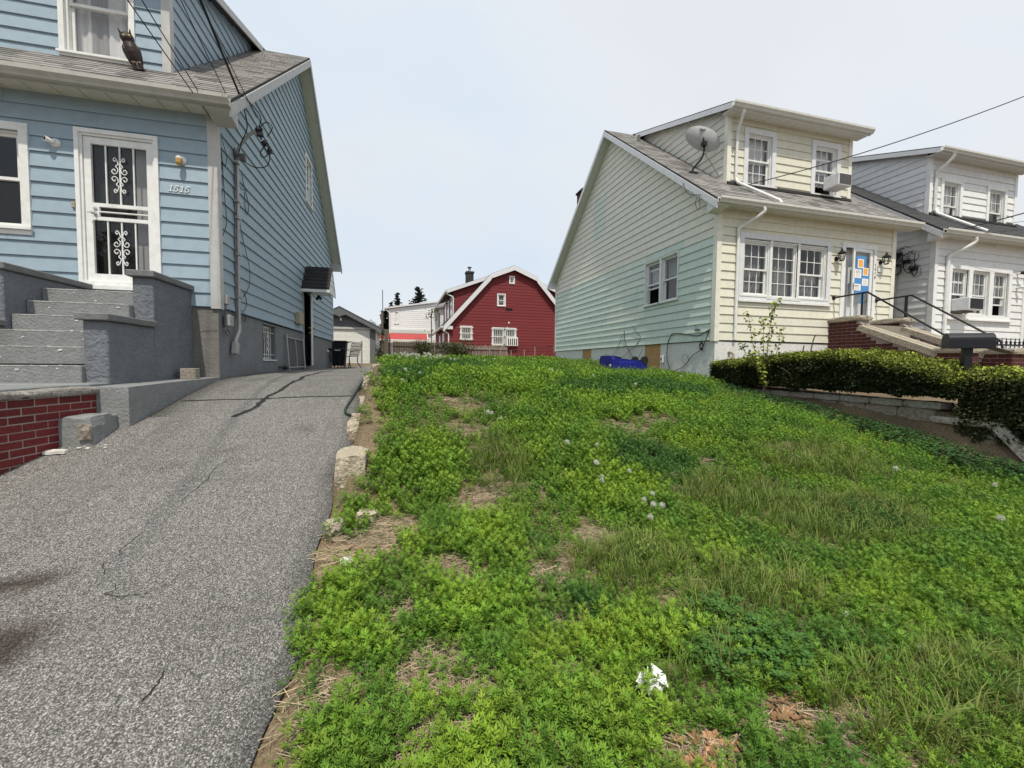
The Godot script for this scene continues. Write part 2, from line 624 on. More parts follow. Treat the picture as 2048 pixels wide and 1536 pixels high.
func ground() -> void:
	var xs := [-300.0, -120.0, -50.0, -20.0, -10.0] + span(-6.0, -0.45, 0.6) + span(-0.40, 7.2, 0.1) + [7.3] + span(8.0, 20.0, 1.0) + [30.0, 60.0, 120.0, 300.0]
	var zs := [300.0, 100.0, 40.0, 15.0, 6.0, 3.0, 1.0] + span(0.0, -7.0, 0.1) + span(-7.25, -22.0, 0.3) + [-24.0, -28.0, -35.0, -45.0, -60.0, -90.0, -150.0, -300.0]
	var f := FastNoiseLite.new()
	f.seed = 3
	f.frequency = 0.8
	f.fractal_octaves = 4
	var g := sheet(xs, zs, ground_h, func(x, z):
		var t := 0.85 + 0.35 * f.get_noise_2d(x, z)
		return Color(t, t, t * 0.98))
	var o := gp("ground", g, M.soil, self)
	o.set_meta("kind", "structure")
	# driveway: narrow beside the house, wider towards the street
	var dz := span(3.0, -25.0, 0.14)
	var st := FastNoiseLite.new()
	st.seed = 9
	st.frequency = 0.45
	st.fractal_octaves = 4
	g = G.new()
	var h := func(x, z): return drive_h(x, z) + 0.012 * st.get_noise_2d(x * 1.5, z * 1.5)
	var edge := func(z: float) -> float: return -0.5 + 0.035 * sin(z * 2.1) + 0.03 * sin(z * 5.3 + 1.0)
	var left := func(z: float) -> float: return -2.6 if z < -5.35 else (-2.95 if z < -4.9 else -7.0)
	for j in dz.size() - 1:
		var n := 34
		for i in n:
			var q := []
			for k in [[0, 0], [1, 0], [1, 1], [0, 1]]:
				var z: float = dz[j + k[1]]
				var lx: float = left.call(dz[j])
				var x := lerpf(lx, edge.call(z), pow(float(i + k[0]) / n, 0.8))
				var t := 1.0 + 0.22 * st.get_noise_2d(x, z) + 0.12 * st.get_noise_2d(x * 4.0, z * 4.0)
				var dist := Vector2((x + 2.0) / 0.2, (z + 2.84) / 0.11).length()
				var d2 := Vector2((x + 1.80) / 0.17, (z + 2.42) / 0.20).length()
				var stain := clampf(1.0 - minf(dist, d2) + 0.25 * st.get_noise_2d(x * 6.0, z * 6.0), 0.0, 1.0)
				var c := Color(t, t, t).lerp(Color(0.13, 0.115, 0.11), smoothstep(0.0, 0.4, stain) * 0.95)
				for q2 in [[-1.27, -2.36, 0.05, 0.025], [-0.98, -2.21, 0.06, 0.05], [-1.1, -2.33, 0.03, 0.02], [-0.83, -2.0, 0.05, 0.05], [-1.55, -4.6, 0.12, 0.08], [-1.25, -4.0, 0.1, 0.06], [-1.0, -5.0, 0.12, 0.06], [-2.0, -4.3, 0.12, 0.07]]:
					var ds := Vector2((x - q2[0]) / q2[2], (z - q2[1]) / q2[3]).length()
					c = c.lerp(Color(0.42, 0.36, 0.34), clampf(1.2 - ds, 0.0, 1.0) * 0.7)
				var rust := clampf(1.1 - minf(dist, d2) * 0.7, 0.0, 1.0) * 0.25
				c = c.lerp(Color(0.75, 0.55, 0.45), rust)
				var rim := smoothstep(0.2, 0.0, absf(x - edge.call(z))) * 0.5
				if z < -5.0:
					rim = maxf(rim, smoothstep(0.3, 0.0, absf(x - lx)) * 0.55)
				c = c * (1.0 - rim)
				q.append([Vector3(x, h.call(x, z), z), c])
			var nn := Vector3(0, 1, 0.2).normalized()
			for k in [0, 2, 1, 0, 3, 2]:
				g.col = q[k][1]
				var p: Vector3 = q[k][0]
				var e := 0.05
				nn = Vector3(float(h.call(p.x - e, p.z)) - float(h.call(p.x + e, p.z)), 2 * e, float(h.call(p.x, p.z - e)) - float(h.call(p.x, p.z + e))).normalized()
				g.put(p, nn, Vector2.ZERO)
		# the broken edge of the asphalt
		var za: float = dz[j]
		var zb: float = dz[j + 1]
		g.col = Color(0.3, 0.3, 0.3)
		g.quad(Vector3(edge.call(za), h.call(edge.call(za), za) - 0.08, za), Vector3(edge.call(zb), h.call(edge.call(zb), zb) - 0.08, zb), Vector3(edge.call(zb), h.call(edge.call(zb), zb), zb), Vector3(edge.call(za), h.call(edge.call(za), za), za))
	o = gp("driveway", g, M.asphalt, self)
	o.set_meta("kind", "structure")
	# tar-filled seams and hairline cracks
	var cracks := [
		[[Vector2(-1.78, -5.35), Vector2(-1.67, -5.7), Vector2(-1.66, -6.1), Vector2(-1.58, -6.5), Vector2(-1.58, -6.9), Vector2(-1.53, -7.4), Vector2(-1.56, -7.9), Vector2(-1.52, -8.6), Vector2(-1.55, -9.4), Vector2(-1.6, -11.5)], 0.055],
		[[Vector2(-2.58, -6.0), Vector2(-2.1, -6.06), Vector2(-1.6, -6.05), Vector2(-1.1, -6.12), Vector2(-0.6, -6.14)], 0.03],
		[[Vector2(-1.54, -8.0), Vector2(-1.2, -8.05), Vector2(-0.8, -8.05)], 0.02],
		[[Vector2(-2.5, -9.9), Vector2(-1.8, -10.0), Vector2(-1.2, -9.95), Vector2(-0.6, -10.0)], 0.025],
		[[Vector2(-1.66, -3.3), Vector2(-1.69, -3.14), Vector2(-1.66, -3.08), Vector2(-1.7, -3.0), Vector2(-1.63, -2.88)], 0.004],
		[[Vector2(-1.52, -2.78), Vector2(-1.5, -2.73), Vector2(-1.53, -2.7), Vector2(-1.44, -2.66), Vector2(-1.31, -2.67)], 0.004],
		[[Vector2(-1.5, -4.4), Vector2(-1.56, -4.2), Vector2(-1.54, -4.0), Vector2(-1.6, -3.7)], 0.004],
		[[Vector2(-1.01, -2.14), Vector2(-1.0, -2.08), Vector2(-1.02, -2.0)], 0.007]]
	for c in cracks:
		var k := G.new()
		var pts := []
		for i in c[0].size() - 1:
			for s in 5:
				var p: Vector2 = c[0][i].lerp(c[0][i + 1], s / 5.0)
				pts.append(p + Vector2(rng.randf_range(-0.015, 0.015), 0) * (1.0 if c[1] > 0.02 else 0.4))
		pts.append(c[0][c[0].size() - 1])
		polyline(pts, c[1], k, func(x, z): return h.call(x, z), 0.005)
		o = gp("crack", k, M.tar, get_node("driveway"))

# ---- houses
func rect(x0: float, y0: float, x1: float, y1: float) -> PackedVector2Array:
	return PackedVector2Array([Vector2(x0, y0), Vector2(x1, y0), Vector2(x1, y1), Vector2(x0, y1)])

func cut(polys: Array, hole: PackedVector2Array) -> Array:
	var out := []
	for p in polys:
		for q in Geometry2D.clip_polygons(p, hole):
			if not Geometry2D.is_polygon_clockwise(q):
				out.append(q)
	return out

func plank(g: G, poly: PackedVector2Array, v0: float, row: float, zb: float, zt: float) -> void:
	var f := func(p: Vector2) -> Vector3: return Vector3(p.x, p.y, lerpf(zb, zt, clampf((p.y - v0) / row, 0.0, 1.0)))
	var ix := Geometry2D.triangulate_polygon(poly)
	for i in range(0, ix.size(), 3):
		var a := poly[ix[i]]
		var b := poly[ix[i + 1]]
		var d := poly[ix[i + 2]]
		if (b - a).cross(d - a) < 0.0:
			g.tri(f.call(a), f.call(d), f.call(b))
		else:
			g.tri(f.call(a), f.call(b), f.call(d))
	for i in poly.size():
		var a := poly[i]
		var b := poly[(i + 1) % poly.size()]
		g.quad(Vector3(a.x, a.y, -0.012), Vector3(b.x, b.y, -0.012), f.call(b), f.call(a))

# horizontal boards over an outline with holes; look(u, v) gives [material, tone]; splits: extra vertical cuts as [v_lo, v_hi, u]
func siding(wall: Node3D, W: Transform3D, outline: PackedVector2Array, holes: Array, v0: float, row: float, look: Callable, splits: Array = [], joint := 3.66, proud := 0.027) -> void:
	var lo := Vector2(1e9, 1e9)
	var hi := Vector2(-1e9, -1e9)
	for p in outline:
		lo = lo.min(p)
		hi = hi.max(p)
	var v := v0
	var k := 0
	while v < hi.y - 0.01:
		var cuts := [lo.x - 0.01]
		var jx := lo.x + joint * (0.35 + 0.28 * (k % 3)) + rng.randf_range(-0.2, 0.2)
		while jx < hi.x - 0.4:
			cuts.append(jx)
			jx += joint
		for s in splits:
			if v + row * 0.5 > s[0] and v + row * 0.5 < s[1]:
				cuts.append(s[2])
		cuts.append(hi.x + 0.01)
		cuts.sort()
		for i in cuts.size() - 1:
			var ps: Array = Geometry2D.intersect_polygons(rect(cuts[i], v, cuts[i + 1] - 0.0025, v + row), outline)
			for h in holes:
				ps = cut(ps, h)
			for p in ps:
				var mid := Vector2.ZERO
				var area := 0.0
				for q in p.size():
					mid += p[q] / p.size()
					area += p[q].cross(p[(q + 1) % p.size()])
				if absf(area) < 0.004:
					continue
				var what: Array = look.call(mid.x, v + row * 0.5)
				var g := G.new()
				g.at(W)
				var tone: float = what[1] * rng.randf_range(0.965, 1.0)
				g.col = Color(tone, tone, tone)
				plank(g, p, v, row, proud + rng.randf_range(-0.0015, 0.0015), 0.003)
				gp("siding_board", g, what[0], wall)
		v += row
		k += 1

func frame2(g: G, x0: float, y0: float, x1: float, y1: float, w: float, z0: float, z1: float) -> void:   # a rectangular frame, its inner edge x0..x1, y0..y1
	g.box(Vector3(x0 - w, y1, z0), Vector3(x1 + w, y1 + w, z1))
	g.box(Vector3(x0 - w, y0 - w, z0), Vector3(x1 + w, y0, z1))
	g.box(Vector3(x0 - w, y0, z0), Vector3(x0, y1, z1))
	g.box(Vector3(x1, y0, z0), Vector3(x1 + w, y1, z1))

func sash(win: Node, T: Transform3D, x0: float, y0: float, x1: float, y1: float, z: float, gx: int, gy: int, m: Material, tri_light := 0.0) -> void:
	var g := G.new()
	g.at(T)
	var b := 0.042
	frame2(g, x0 + b, y0 + b, x1 - b, y1 - b, b, z - 0.03, z)
	gp("sash", g, m, win)
	var nx := maxi(gx, 1)
	var ny := maxi(gy, 1)
	var cw := (x1 - x0 - 2 * b) / nx
	var ch := (y1 - y0 - 2 * b) / ny
	var t := 0.008
	if gx > 1 or gy > 1:
		var q := G.new()
		q.at(T)
		for i in range(1, nx):
			q.box(Vector3(x0 + b + cw * i - t, y0 + b, z - 0.02), Vector3(x0 + b + cw * i + t, y1 - b, z - 0.006))
		for j in range(1, ny):
			for i in nx:
				q.box(Vector3(x0 + b + cw * i + (t if i > 0 else 0.0), y0 + b + ch * j - t, z - 0.02), Vector3(x0 + b + cw * (i + 1) - (t if i < nx - 1 else 0.0), y0 + b + ch * j + t, z - 0.006))
		gp("muntin", q, m, win)
	for i in nx:
		for j in ny:
			var p := G.new()
			p.at(T)
			var tilt := rng.randf_range(-0.0012, 0.0012)
			var a := Vector3(x0 + b + cw * i, y0 + b + ch * j, z - 0.013 + tilt)
			p.quad(a, a + Vector3(cw, 0, -tilt * 2), a + Vector3(cw, ch, -tilt), a + Vector3(0, ch, 0))
			gp("pane", p, M.glass, win)

# a double-hung window; T is the wall frame (x along, y up, z out) at the lower left corner of the opening
func window(parent: Node, T: Transform3D, w: float, h: float, d: Dictionary) -> Node3D:
	var m: Material = d.get("m", M.vinyl)
	var case_m: Material = d.get("case_m", m)
	var c: float = d.get("case", 0.09)
	var g := G.new()
	g.at(T)
	var zc: float = d.get("proud", 0.04)
	if d.get("casing", true):
		frame2(g, 0, 0, w, h, c, -0.01, zc)
	else:
		frame2(g, 0, 0, w, h, 0.02, -0.01, zc)
	var win := gp("window", g, case_m, parent)
	var s := G.new()
	s.at(T)
	s.box(Vector3(-c - 0.02, -0.035, zc), Vector3(w + c + 0.02, 0.0, zc + 0.035))
	gp("sill", s, case_m, win)
	var j := G.new()
	j.at(T)
	frame2(j, 0.03, 0.03, w - 0.03, h - 0.03, 0.03, -0.13, -0.011)
	gp("jamb", j, m, win)
	var hm: float = d.get("meet", h * 0.5)
	var gu: Array = d.get("gu", [1, 1])
	var gl: Array = d.get("gl", [1, 1])
	var op: float = d.get("open", 0.0)
	if d.get("fixed", false):
		sash(win, T, 0.03, 0.03, w - 0.03, h - 0.03, -0.04, gu[0], gu[1], m)
	else:
		sash(win, T, 0.03, hm - 0.02, w - 0.03, h - 0.03, -0.04, gu[0], gu[1], m)
		sash(win, T, 0.03, 0.03 + op, w - 0.03, hm + 0.025 + op, -0.08, gl[0], gl[1], m)
	var r := G.new()
	r.at(T)
	var dp := -1.0
	var e := 0.05
	r.quad(Vector3(-e, -e, dp), Vector3(w + e, -e, dp), Vector3(w + e, h + e, dp), Vector3(-e, h + e, dp))
	r.quad(Vector3(-e, -e, dp), Vector3(-e, h + e, dp), Vector3(-e, h + e, -0.13), Vector3(-e, -e, -0.13))
	r.quad(Vector3(w + e, -e, -0.13), Vector3(w + e, h + e, -0.13), Vector3(w + e, h + e, dp), Vector3(w + e, -e, dp))
	r.quad(Vector3(-e, -e, -0.13), Vector3(w + e, -e, -0.13), Vector3(w + e, -e, dp), Vector3(-e, -e, dp))
	r.quad(Vector3(-e, h + e, dp), Vector3(w + e, h + e, dp), Vector3(w + e, h + e, -0.13), Vector3(-e, h + e, -0.13))
	gp("room", r, d.get("room", M.room), win)
	for cu in d.get("curtains", []):   # [x0, x1, y0, y1, material]
		var q := G.new()
		q.at(T)
		var n := int(maxf(4.0, (cu[1] - cu[0]) / 0.03))
		for i in n:
			var xa := lerpf(cu[0], cu[1], float(i) / n)
			var xb := lerpf(cu[0], cu[1], float(i + 1) / n)
			var za := -0.2 + 0.02 * sin(i * 1.3) + 0.008 * sin(i * 3.1)
			var zb := -0.2 + 0.02 * sin((i + 1) * 1.3) + 0.008 * sin((i + 1) * 3.1)
			q.quad(Vector3(xa, cu[2], za), Vector3(xb, cu[2], zb), Vector3(xb, cu[3], zb), Vector3(xa, cu[3], za))
		gp("curtain", q, cu[4], win)
	return win

func extrude(g: G, poly: Array, o: Vector3, px: Vector3, py: Vector3, along: Vector3) -> void:   # polygon in the px, py plane swept by along
	var L := along.length()
	g.at(Transform3D(Basis(px, py, along / L), o))
	g.prism(PackedVector2Array(poly), 0.0, L)

const GUTTER := [Vector2(0, 0), Vector2(0.075, 0), Vector2(0.085, 0.03), Vector2(0.118, 0.075), Vector2(0.12, 0.125), Vector2(0.104, 0.125), Vector2(0.106, 0.08), Vector2(0.073, 0.036), Vector2(0.066, 0.01), Vector2(0.008, 0.01), Vector2(0.008, 0.125), Vector2(0, 0.125)]

func roof_y(z: float) -> float:
	return 3.68 + 0.783 * (0.38 - z)

func shingles(roof: Node3D, root: Node3D, T: Transform3D, x0: float, x1: float, L: float, skip: Callable, budget: int, m: Material, tone: Array) -> void:
	var ex := 0.15
	var tab := 0.32
	var full := G.new()
	full.hexa(Vector3(0, 0, 0), Vector3(tab - 0.011, 0, 0), Vector3(tab - 0.011, 0, 0.011), Vector3(0, 0, 0.011), Vector3(0, ex + 0.02, 0), Vector3(tab - 0.011, ex + 0.02, 0), Vector3(tab - 0.011, ex + 0.02, 0.003), Vector3(0, ex + 0.02, 0.003))
	var spots := []
	var k := 0
	var y := 0.0
	while y < L - 0.05:
		var x := x0 - (0.0 if k % 2 == 0 else tab * 0.5) - tab * 0.17 * (k % 3)
		while x < x1:
			var a := maxf(x, x0)
			var b := minf(x + tab, x1)
			if b - a > 0.03 and not skip.call((a + b) * 0.5, y + ex * 0.5):
				var p := root.transform * (T * Vector3((a + b) * 0.5, y, 0))
				spots.append([p.length(), a, b - a, y])
			x += tab
		y += ex
		k += 1
	spots.sort_custom(func(p, q): return p[0] < q[0])
	var shared := {}
	var rest := G.new()
	for i in spots.size():
		var s: Array = spots[i]
		var t: float = tone[rng.randi() % tone.size()] * rng.randf_range(0.9, 1.1)
		var sc: float = s[2] / tab
		var W := T * Transform3D(Basis(Vector3(sc, 0, 0), Vector3(0, 1, 0), Vector3(0, 0, rng.randf_range(0.9, 1.25))), Vector3(s[1], s[3] + rng.randf_range(-0.004, 0.004), 0.0))
		if i < budget:
			var q: int = clampi(int(t * 12.0), 1, 15)
			var key := [q, T.basis.determinant() < 0]
			if not shared.has(key):
				var g := G.new()
				g.at(Transform3D(Basis(Vector3(1, 0, 0), Vector3(0, 1, 0), Vector3(0, 0, 1)), Vector3.ZERO))
				g.col = Color(q / 12.0, q / 12.0, q / 12.0)
				g.hexa(Vector3(0, 0, 0), Vector3(tab - 0.011, 0, 0), Vector3(tab - 0.011, 0, 0.011), Vector3(0, 0, 0.011), Vector3(0, ex + 0.02, 0), Vector3(tab - 0.011, ex + 0.02, 0), Vector3(tab - 0.011, ex + 0.02, 0.003), Vector3(0, ex + 0.02, 0.003))
				shared[key] = g.mesh()
			var o := part("shingle", shared[key], m, roof)
			o.transform = W
		else:
			rest.at(W)
			rest.col = Color(t, t, t)
			rest.quad(Vector3(0, 0, 0.011), Vector3(tab - 0.011, 0, 0.011), Vector3(tab - 0.011, ex + 0.02, 0.003), Vector3(0, ex + 0.02, 0.003))
			rest.quad(Vector3(0, 0, 0), Vector3(tab - 0.011, 0, 0), Vector3(tab - 0.011, 0, 0.011), Vector3(0, 0, 0.011))
	if rest.v.size() > 0:
		var o := gp("shingles", rest, m, roof)
		o.set_meta("kind", "stuff")

# The small houses of the row share one plan: front wall at local z = 0, visible side wall at a = 0, inwards a > 0 along s.
func cape(root: Node3D, s: float, w: float, d: Dictionary) -> void:
	var X := Vector3(s, 0, 0)
	var FW := Transform3D(Basis(X, Vector3.UP, Vector3.BACK), Vector3.ZERO)
	var SW := Transform3D(Basis(Vector3.FORWARD, Vector3.UP, -X), Vector3.ZERO)
	var yb: float = d.yb
	var trim: Material = d.trim
	var sof: Material = d.soffit
	# siding
	var fwall := group_part("front_wall", root)
	siding(fwall, FW, rect(0.1, yb, w - 0.1, 3.64), d.front_holes, yb, 0.203, d.front_look)
	var swall := group_part("side_wall", root)
	var gable := PackedVector2Array([Vector2(0.1, yb), Vector2(10.3, yb), Vector2(10.3, 3.85), Vector2(10.4, 3.85), Vector2(5.2, 7.9), Vector2(0.0, 3.83), Vector2(0.1, 3.83)])
	siding(swall, SW, gable, d.side_holes, yb, 0.203, d.side_look, d.get("splits", []))
	# inner sheathing keeps the shell dark
	var g := G.new()
	# corner boards
	for cb in [[0.0, 0.0], [10.4, 0.0]]:
		g = G.new()
		var z: float = -cb[0]
		if cb[0] == 0.0:
			g.box(X * -0.03 + Vector3(0, yb - 0.03, 0.03), X * 0.1 + Vector3(0, 3.64, 0.003))
			g.box(X * -0.03 + Vector3(0, yb - 0.03, 0.003), X * 0.0 + Vector3(0, 3.6, -0.1))
		else:
			g.box(X * -0.03 + Vector3(0, yb - 0.03, z + 0.1), X * 0.0 + Vector3(0, 3.75, z - 0.03))
		gp("corner_board", g, d.corner, root)
	g = G.new()
	g.box(X * (w - 0.1) + Vector3(0, yb - 0.03, 0.003), X * (w + 0.03) + Vector3(0, 3.64, 0.03))
	gp("corner_board", g, d.corner, root)
	# far side and back walls, plain boards seen by nobody but closing the house
	g = G.new()
	g.box(X * (w - 0.02) + Vector3(0, yb, -0.02), X * w + Vector3(0, 3.7, -10.4))
	g.box(X * 0.02 + Vector3(0, yb, -10.38), X * (w - 0.021) + Vector3(0, 3.7, -10.4))
	gp("rear_wall", g, d.wall_m, root)
	# foundation
	d.foundation.call(root, X)
	# main roof
	var roof := group_part("roof", root)
	var n := Vector3(0, 1, 0.783).normalized()
	g = G.new()
	var rx0 := X * -0.3
	var rx1 := X * (w + 0.3)
	var th := 0.13
	for f in [[0.36, -5.2, 1.0], [-10.78, -5.2, -1.0]]:
		var yo := roof_y(0.36)
		var yr := roof_y(-5.2)
		var e0 := Vector3(0, yo, f[0])
		var r0 := Vector3(0, yr, f[1])
		var dn := Vector3(0, -0.045, 0)
		if s * f[2] > 0:
			g.hexa(rx0 + r0 + dn, rx1 + r0 + dn, rx1 + e0 + dn, rx0 + e0 + dn, rx0 + r0, rx1 + r0, rx1 + e0, rx0 + e0)
		else:
			g.hexa(rx1 + r0 + dn, rx0 + r0 + dn, rx0 + e0 + dn, rx1 + e0 + dn, rx1 + r0, rx0 + r0, rx0 + e0, rx1 + e0)
	gp("roof_deck", g, d.roof_edge, roof)
	var slope := Vector3(0, 0.783, -1.0).normalized()
	var RT := Transform3D(Basis(X, slope, n), Vector3(0, roof_y(0.40), 0.40) + n * 0.004)
	var da0: float = d.dormer[0]
	var da1: float = d.dormer[1]
	var vis: float = d.get("roof_to", w + 0.3)
	shingles(roof, root, RT, -0.31, vis, 7.1, func(x, y): return x > da0 + 0.05 and x < da1 - 0.05 and y > 1.75, d.budget, d.shingle, d.tones)
	g = G.new()
	g.at(Transform3D(Basis(X, Vector3(0, 0.783, 1.0).normalized(), Vector3(0, 1, -0.783).normalized()), Vector3(0, roof_y(0.38), -10.78) + Vector3(0, 1, -0.783).normalized() * 0.004))
	g.quad(Vector3(-0.31, 0, 0), Vector3(w + 0.31, 0, 0), Vector3(w + 0.31, 7.08, 0), Vector3(-0.31, 7.08, 0))
	gp("rear_slope", g, d.shingle, roof)
	# rake: barge boards and soffit along the gable
	for f in [[0.33, 1.0], [-10.73, -1.0]]:
		g = G.new()
		var z0: float = f[0]
		var ya := roof_y(0.33) - th - 0.004
		var yc := roof_y(-5.2) - th - 0.004
		var o := X * -0.302
		var poly := [Vector2(z0, ya + 0.09), Vector2(z0, ya - 0.085), Vector2(-5.2, yc - 0.085), Vector2(-5.2, yc + 0.09)]
		extrude(g, poly, o, Vector3.BACK, Vector3.UP, X * -0.028)
		gp("barge_board", g, trim, roof)
		g = G.new()
		poly = [Vector2(z0 - 0.3 * f[1], ya + 0.783 * 0.3 - 0.03), Vector2(z0 - 0.3 * f[1], ya + 0.783 * 0.3 - 0.05), Vector2(-5.2, yc - 0.05), Vector2(-5.2, yc - 0.03)]
		extrude(g, poly, X * -0.3, Vector3.BACK, Vector3.UP, X * 0.29)
		gp("rake_soffit", g, sof, roof)
	# return at the foot of the rake, and the one at the back
	for f in [[0.33, 1.0], [-10.73, -1.0]]:
		g = G.new()
		var z0: float = f[0]
		var poly := [Vector2(z0, 3.58), Vector2(z0, 3.66), Vector2(z0 - 0.35 * f[1], 3.92), Vector2(z0 - 0.35 * f[1], 3.5)]
		extrude(g, poly, X * -0.298, Vector3.BACK, Vector3.UP, X * 0.296)
		gp("eave_return", g, trim, roof)
	# front soffit panels, fascia, gutter
	var sg := group_part("eave", root)
	var a := -0.295
	while a < w + 0.25:
		g = G.new()
		g.box(X * (a + 0.004) + Vector3(0, 3.64, 0.004), X * (a + 0.297) + Vector3(0, 3.652 + rng.randf() * 0.003, 0.325))
		gp("soffit_panel", g, sof, sg)
		a += 0.305
	g = G.new()
	g.box(X * -0.3 + Vector3(0, 3.6, 0.326), X * (w + 0.3) + Vector3(0, 3.74, 0.345))
	gp("fascia", g, trim, sg)
	g = G.new()
	g.box(X * -0.29 + Vector3(0, 3.662, 0.0), X * (w + 0.25) + Vector3(0, 3.672, 0.325))
	gp("soffit_backing", g, M.roof_edge, sg)
	g = G.new()
	extrude(g, GUTTER, X * -0.33 + Vector3(0, 3.615, 0.347), Vector3.BACK, Vector3.UP, X * (w + 0.66))
	gp("gutter", g, d.gutter, sg)
	# dormer
	var dz := -0.85
	var dorm := group_part("dormer", root)
	var dtop := 6.32
	var dr := func(z: float) -> float: return 6.36 + 0.336 * (-0.5 - z)   # underside of the dormer roof
	siding(dorm, Transform3D(FW.basis, Vector3(0, 0, dz)), rect(da0 + 0.09, 4.55, da1 - 0.09, dtop), d.dormer_holes, 4.55, 0.203, d.dormer_look)
	var u1 := 4.75
	siding(dorm, Transform3D(SW.basis, X * da0), PackedVector2Array([Vector2(0.93, roof_y(-0.93) - 0.06), Vector2(0.93, dr.call(-0.93)), Vector2(u1, dr.call(-u1)), Vector2(u1, roof_y(-u1) - 0.06)]), [], 4.55, 0.203, d.dormer_side_look)
	g = G.new()
	g.box(X * (da0 - 0.03) + Vector3(0, 4.6, dz + 0.03), X * (da0 + 0.09) + Vector3(0, dtop, dz + 0.003))
	g.box(X * (da0 - 0.03) + Vector3(0, 4.6, dz + 0.003), X * da0 + Vector3(0, dtop + 0.05, dz - 0.09))
	gp("corner_board", g, d.corner, dorm)
	g = G.new()
	g.box(X * (da1 - 0.09) + Vector3(0, 4.6, dz + 0.003), X * (da1 + 0.03) + Vector3(0, dtop, dz + 0.03))
	g.box(X * (da1 - 0.01) + Vector3(0, 4.4, dz + 0.002), X * da1 + Vector3(0, 6.3, -3.5))
	gp("corner_board", g, d.corner, dorm)
	g = G.new()
	var ov := 0.2
	var za := -0.5
	var zb := -5.25
	var e0 := Vector3(0, dr.call(za) + 0.11, za)
	var r0 := Vector3(0, dr.call(zb) + 0.11, zb)
	var dn := Vector3(0, -0.11, 0)
	var q0 := X * (da0 - ov)
	var q1 := X * (da1 + ov)
	if s > 0:
		g.hexa(q0 + r0 + dn, q1 + r0 + dn, q1 + e0 + dn, q0 + e0 + dn, q0 + r0, q1 + r0, q1 + e0, q0 + e0)
	else:
		g.hexa(q1 + r0 + dn, q0 + r0 + dn, q0 + e0 + dn, q1 + e0 + dn, q1 + r0, q0 + r0, q0 + e0, q1 + e0)
	gp("dormer_roof", g, d.roof_edge, dorm)
	var rdn := func(z: float) -> float: return dr.call(z)
	for e in [[da0 - ov, -1.0], [da1 + ov, 1.0]]:
		g = G.new()
		extrude(g, [Vector2(za, rdn.call(za) + 0.075), Vector2(za, rdn.call(za) - 0.06), Vector2(-4.9, rdn.call(-4.9) - 0.06), Vector2(-4.9, rdn.call(-4.9) + 0.075)], X * (e[0] + 0.002 * e[1]), Vector3.BACK, Vector3.UP, X * 0.025 * e[1])
		gp("barge_board", g, trim, dorm)
	a = da0 - ov
	while a < da1 + ov - 0.05:
		g = G.new()
		g.box(X * (a + 0.003) + Vector3(0, dtop - 0.005, dz + 0.004), X * minf(a + 0.3, da1 + ov) + Vector3(0, dtop + 0.012, za - 0.02))
		gp("soffit_panel", g, sof, dorm)
		a += 0.305
	g = G.new()
	g.box(q0 + Vector3(0, dtop - 0.03, za - 0.019), q1 + Vector3(0, dtop + 0.11, za))
	gp("fascia", g, trim, dorm)
	g = G.new()
	extrude(g, GUTTER, X * (da0 - ov - 0.02) + Vector3(0, dtop + 0.0, za + 0.002), Vector3.BACK, Vector3.UP, X * (da1 - da0 + 2 * ov + 0.04))
	gp("gutter", g, d.gutter, dorm)
	# flashing where the dormer meets the roof
	g = G.new()
	if d.get("flashing", true):
		extrude(g, [Vector2(0, 0), Vector2(0.06, -0.035), Vector2(0.06, -0.02), Vector2(0.004, 0.07), Vector2(0, 0.07)], X * (da0 - 0.02) + Vector3(0, roof_y(dz) + 0.0, dz + 0.024), Vector3.BACK, Vector3.UP, X * (da1 - da0 + 0.04))
		gp("flashing", g, M.tar, dorm)

# ---- the blue house on the left, its stoop and fittings
func spiral(c: Vector3, r: float, turns: float, s: float, up: float) -> Array:   # a C-scroll in the xy plane, from its hub outwards
	var out := []
	for i in 15:
		var t := i / 14.0
		var an := TAU * turns * t
		var rr := r * (0.25 + 0.75 * t)
		out.append(c + Vector3(s * sin(an) * rr, -up * cos(an) * rr, 0))
	return out

func scroll(g: G, c: Vector3, hgt: float) -> void:   # wrought ornament: four scrolls either side of the bar
	var r := 0.007
	for s in [-1.0, 1.0]:
		for u in [-1.0, 1.0]:
			var q := hgt * 0.5
			g.tube(catmull([c + Vector3(0.012 * s, u * q * 0.62, 0), c + Vector3(0.03 * s, u * q * 0.86, 0), c + Vector3(0.06 * s, u * q * 0.98, 0), c + Vector3(0.075 * s, u * q * 0.86, 0), c + Vector3(0.058 * s, u * q * 0.78, 0), c + Vector3(0.045 * s, u * q * 0.86, 0)], 4), r, 6)
			g.tube(catmull([c + Vector3(0.012 * s, u * q * 0.62, 0), c + Vector3(0.045 * s, u * q * 0.5, 0), c + Vector3(0.02 * s, u * q * 0.36, 0), c + Vector3(0.03 * s, u * q * 0.16, 0), c + Vector3(0.07 * s, u * q * 0.07, 0), c + Vector3(0.1 * s, u * q * 0.2, 0), c + Vector3(0.07 * s, u * q * 0.34, 0), c + Vector3(0.052 * s, u * q * 0.22, 0)], 4), r, 6)

func lettering(text: String, size: float, parent: Node, pos: Vector3, m: Material, font := "Droid Sans", turn := 0.0, slant := 0.0) -> void:
	var t := TextMesh.new()
	var f := SystemFont.new()
	f.font_names = PackedStringArray([font])
	t.font = f
	t.text = text
	t.font_size = 64
	t.pixel_size = size / 64.0
	t.depth = 0.012
	t.curve_step = 2.0
	var o := part("house_number", t, m, parent)
	o.transform = Transform3D(Basis(Vector3(1, 0, 0), Vector3(slant, 1, 0), Vector3(0, 0, 1)).rotated(Vector3.UP, turn), pos)

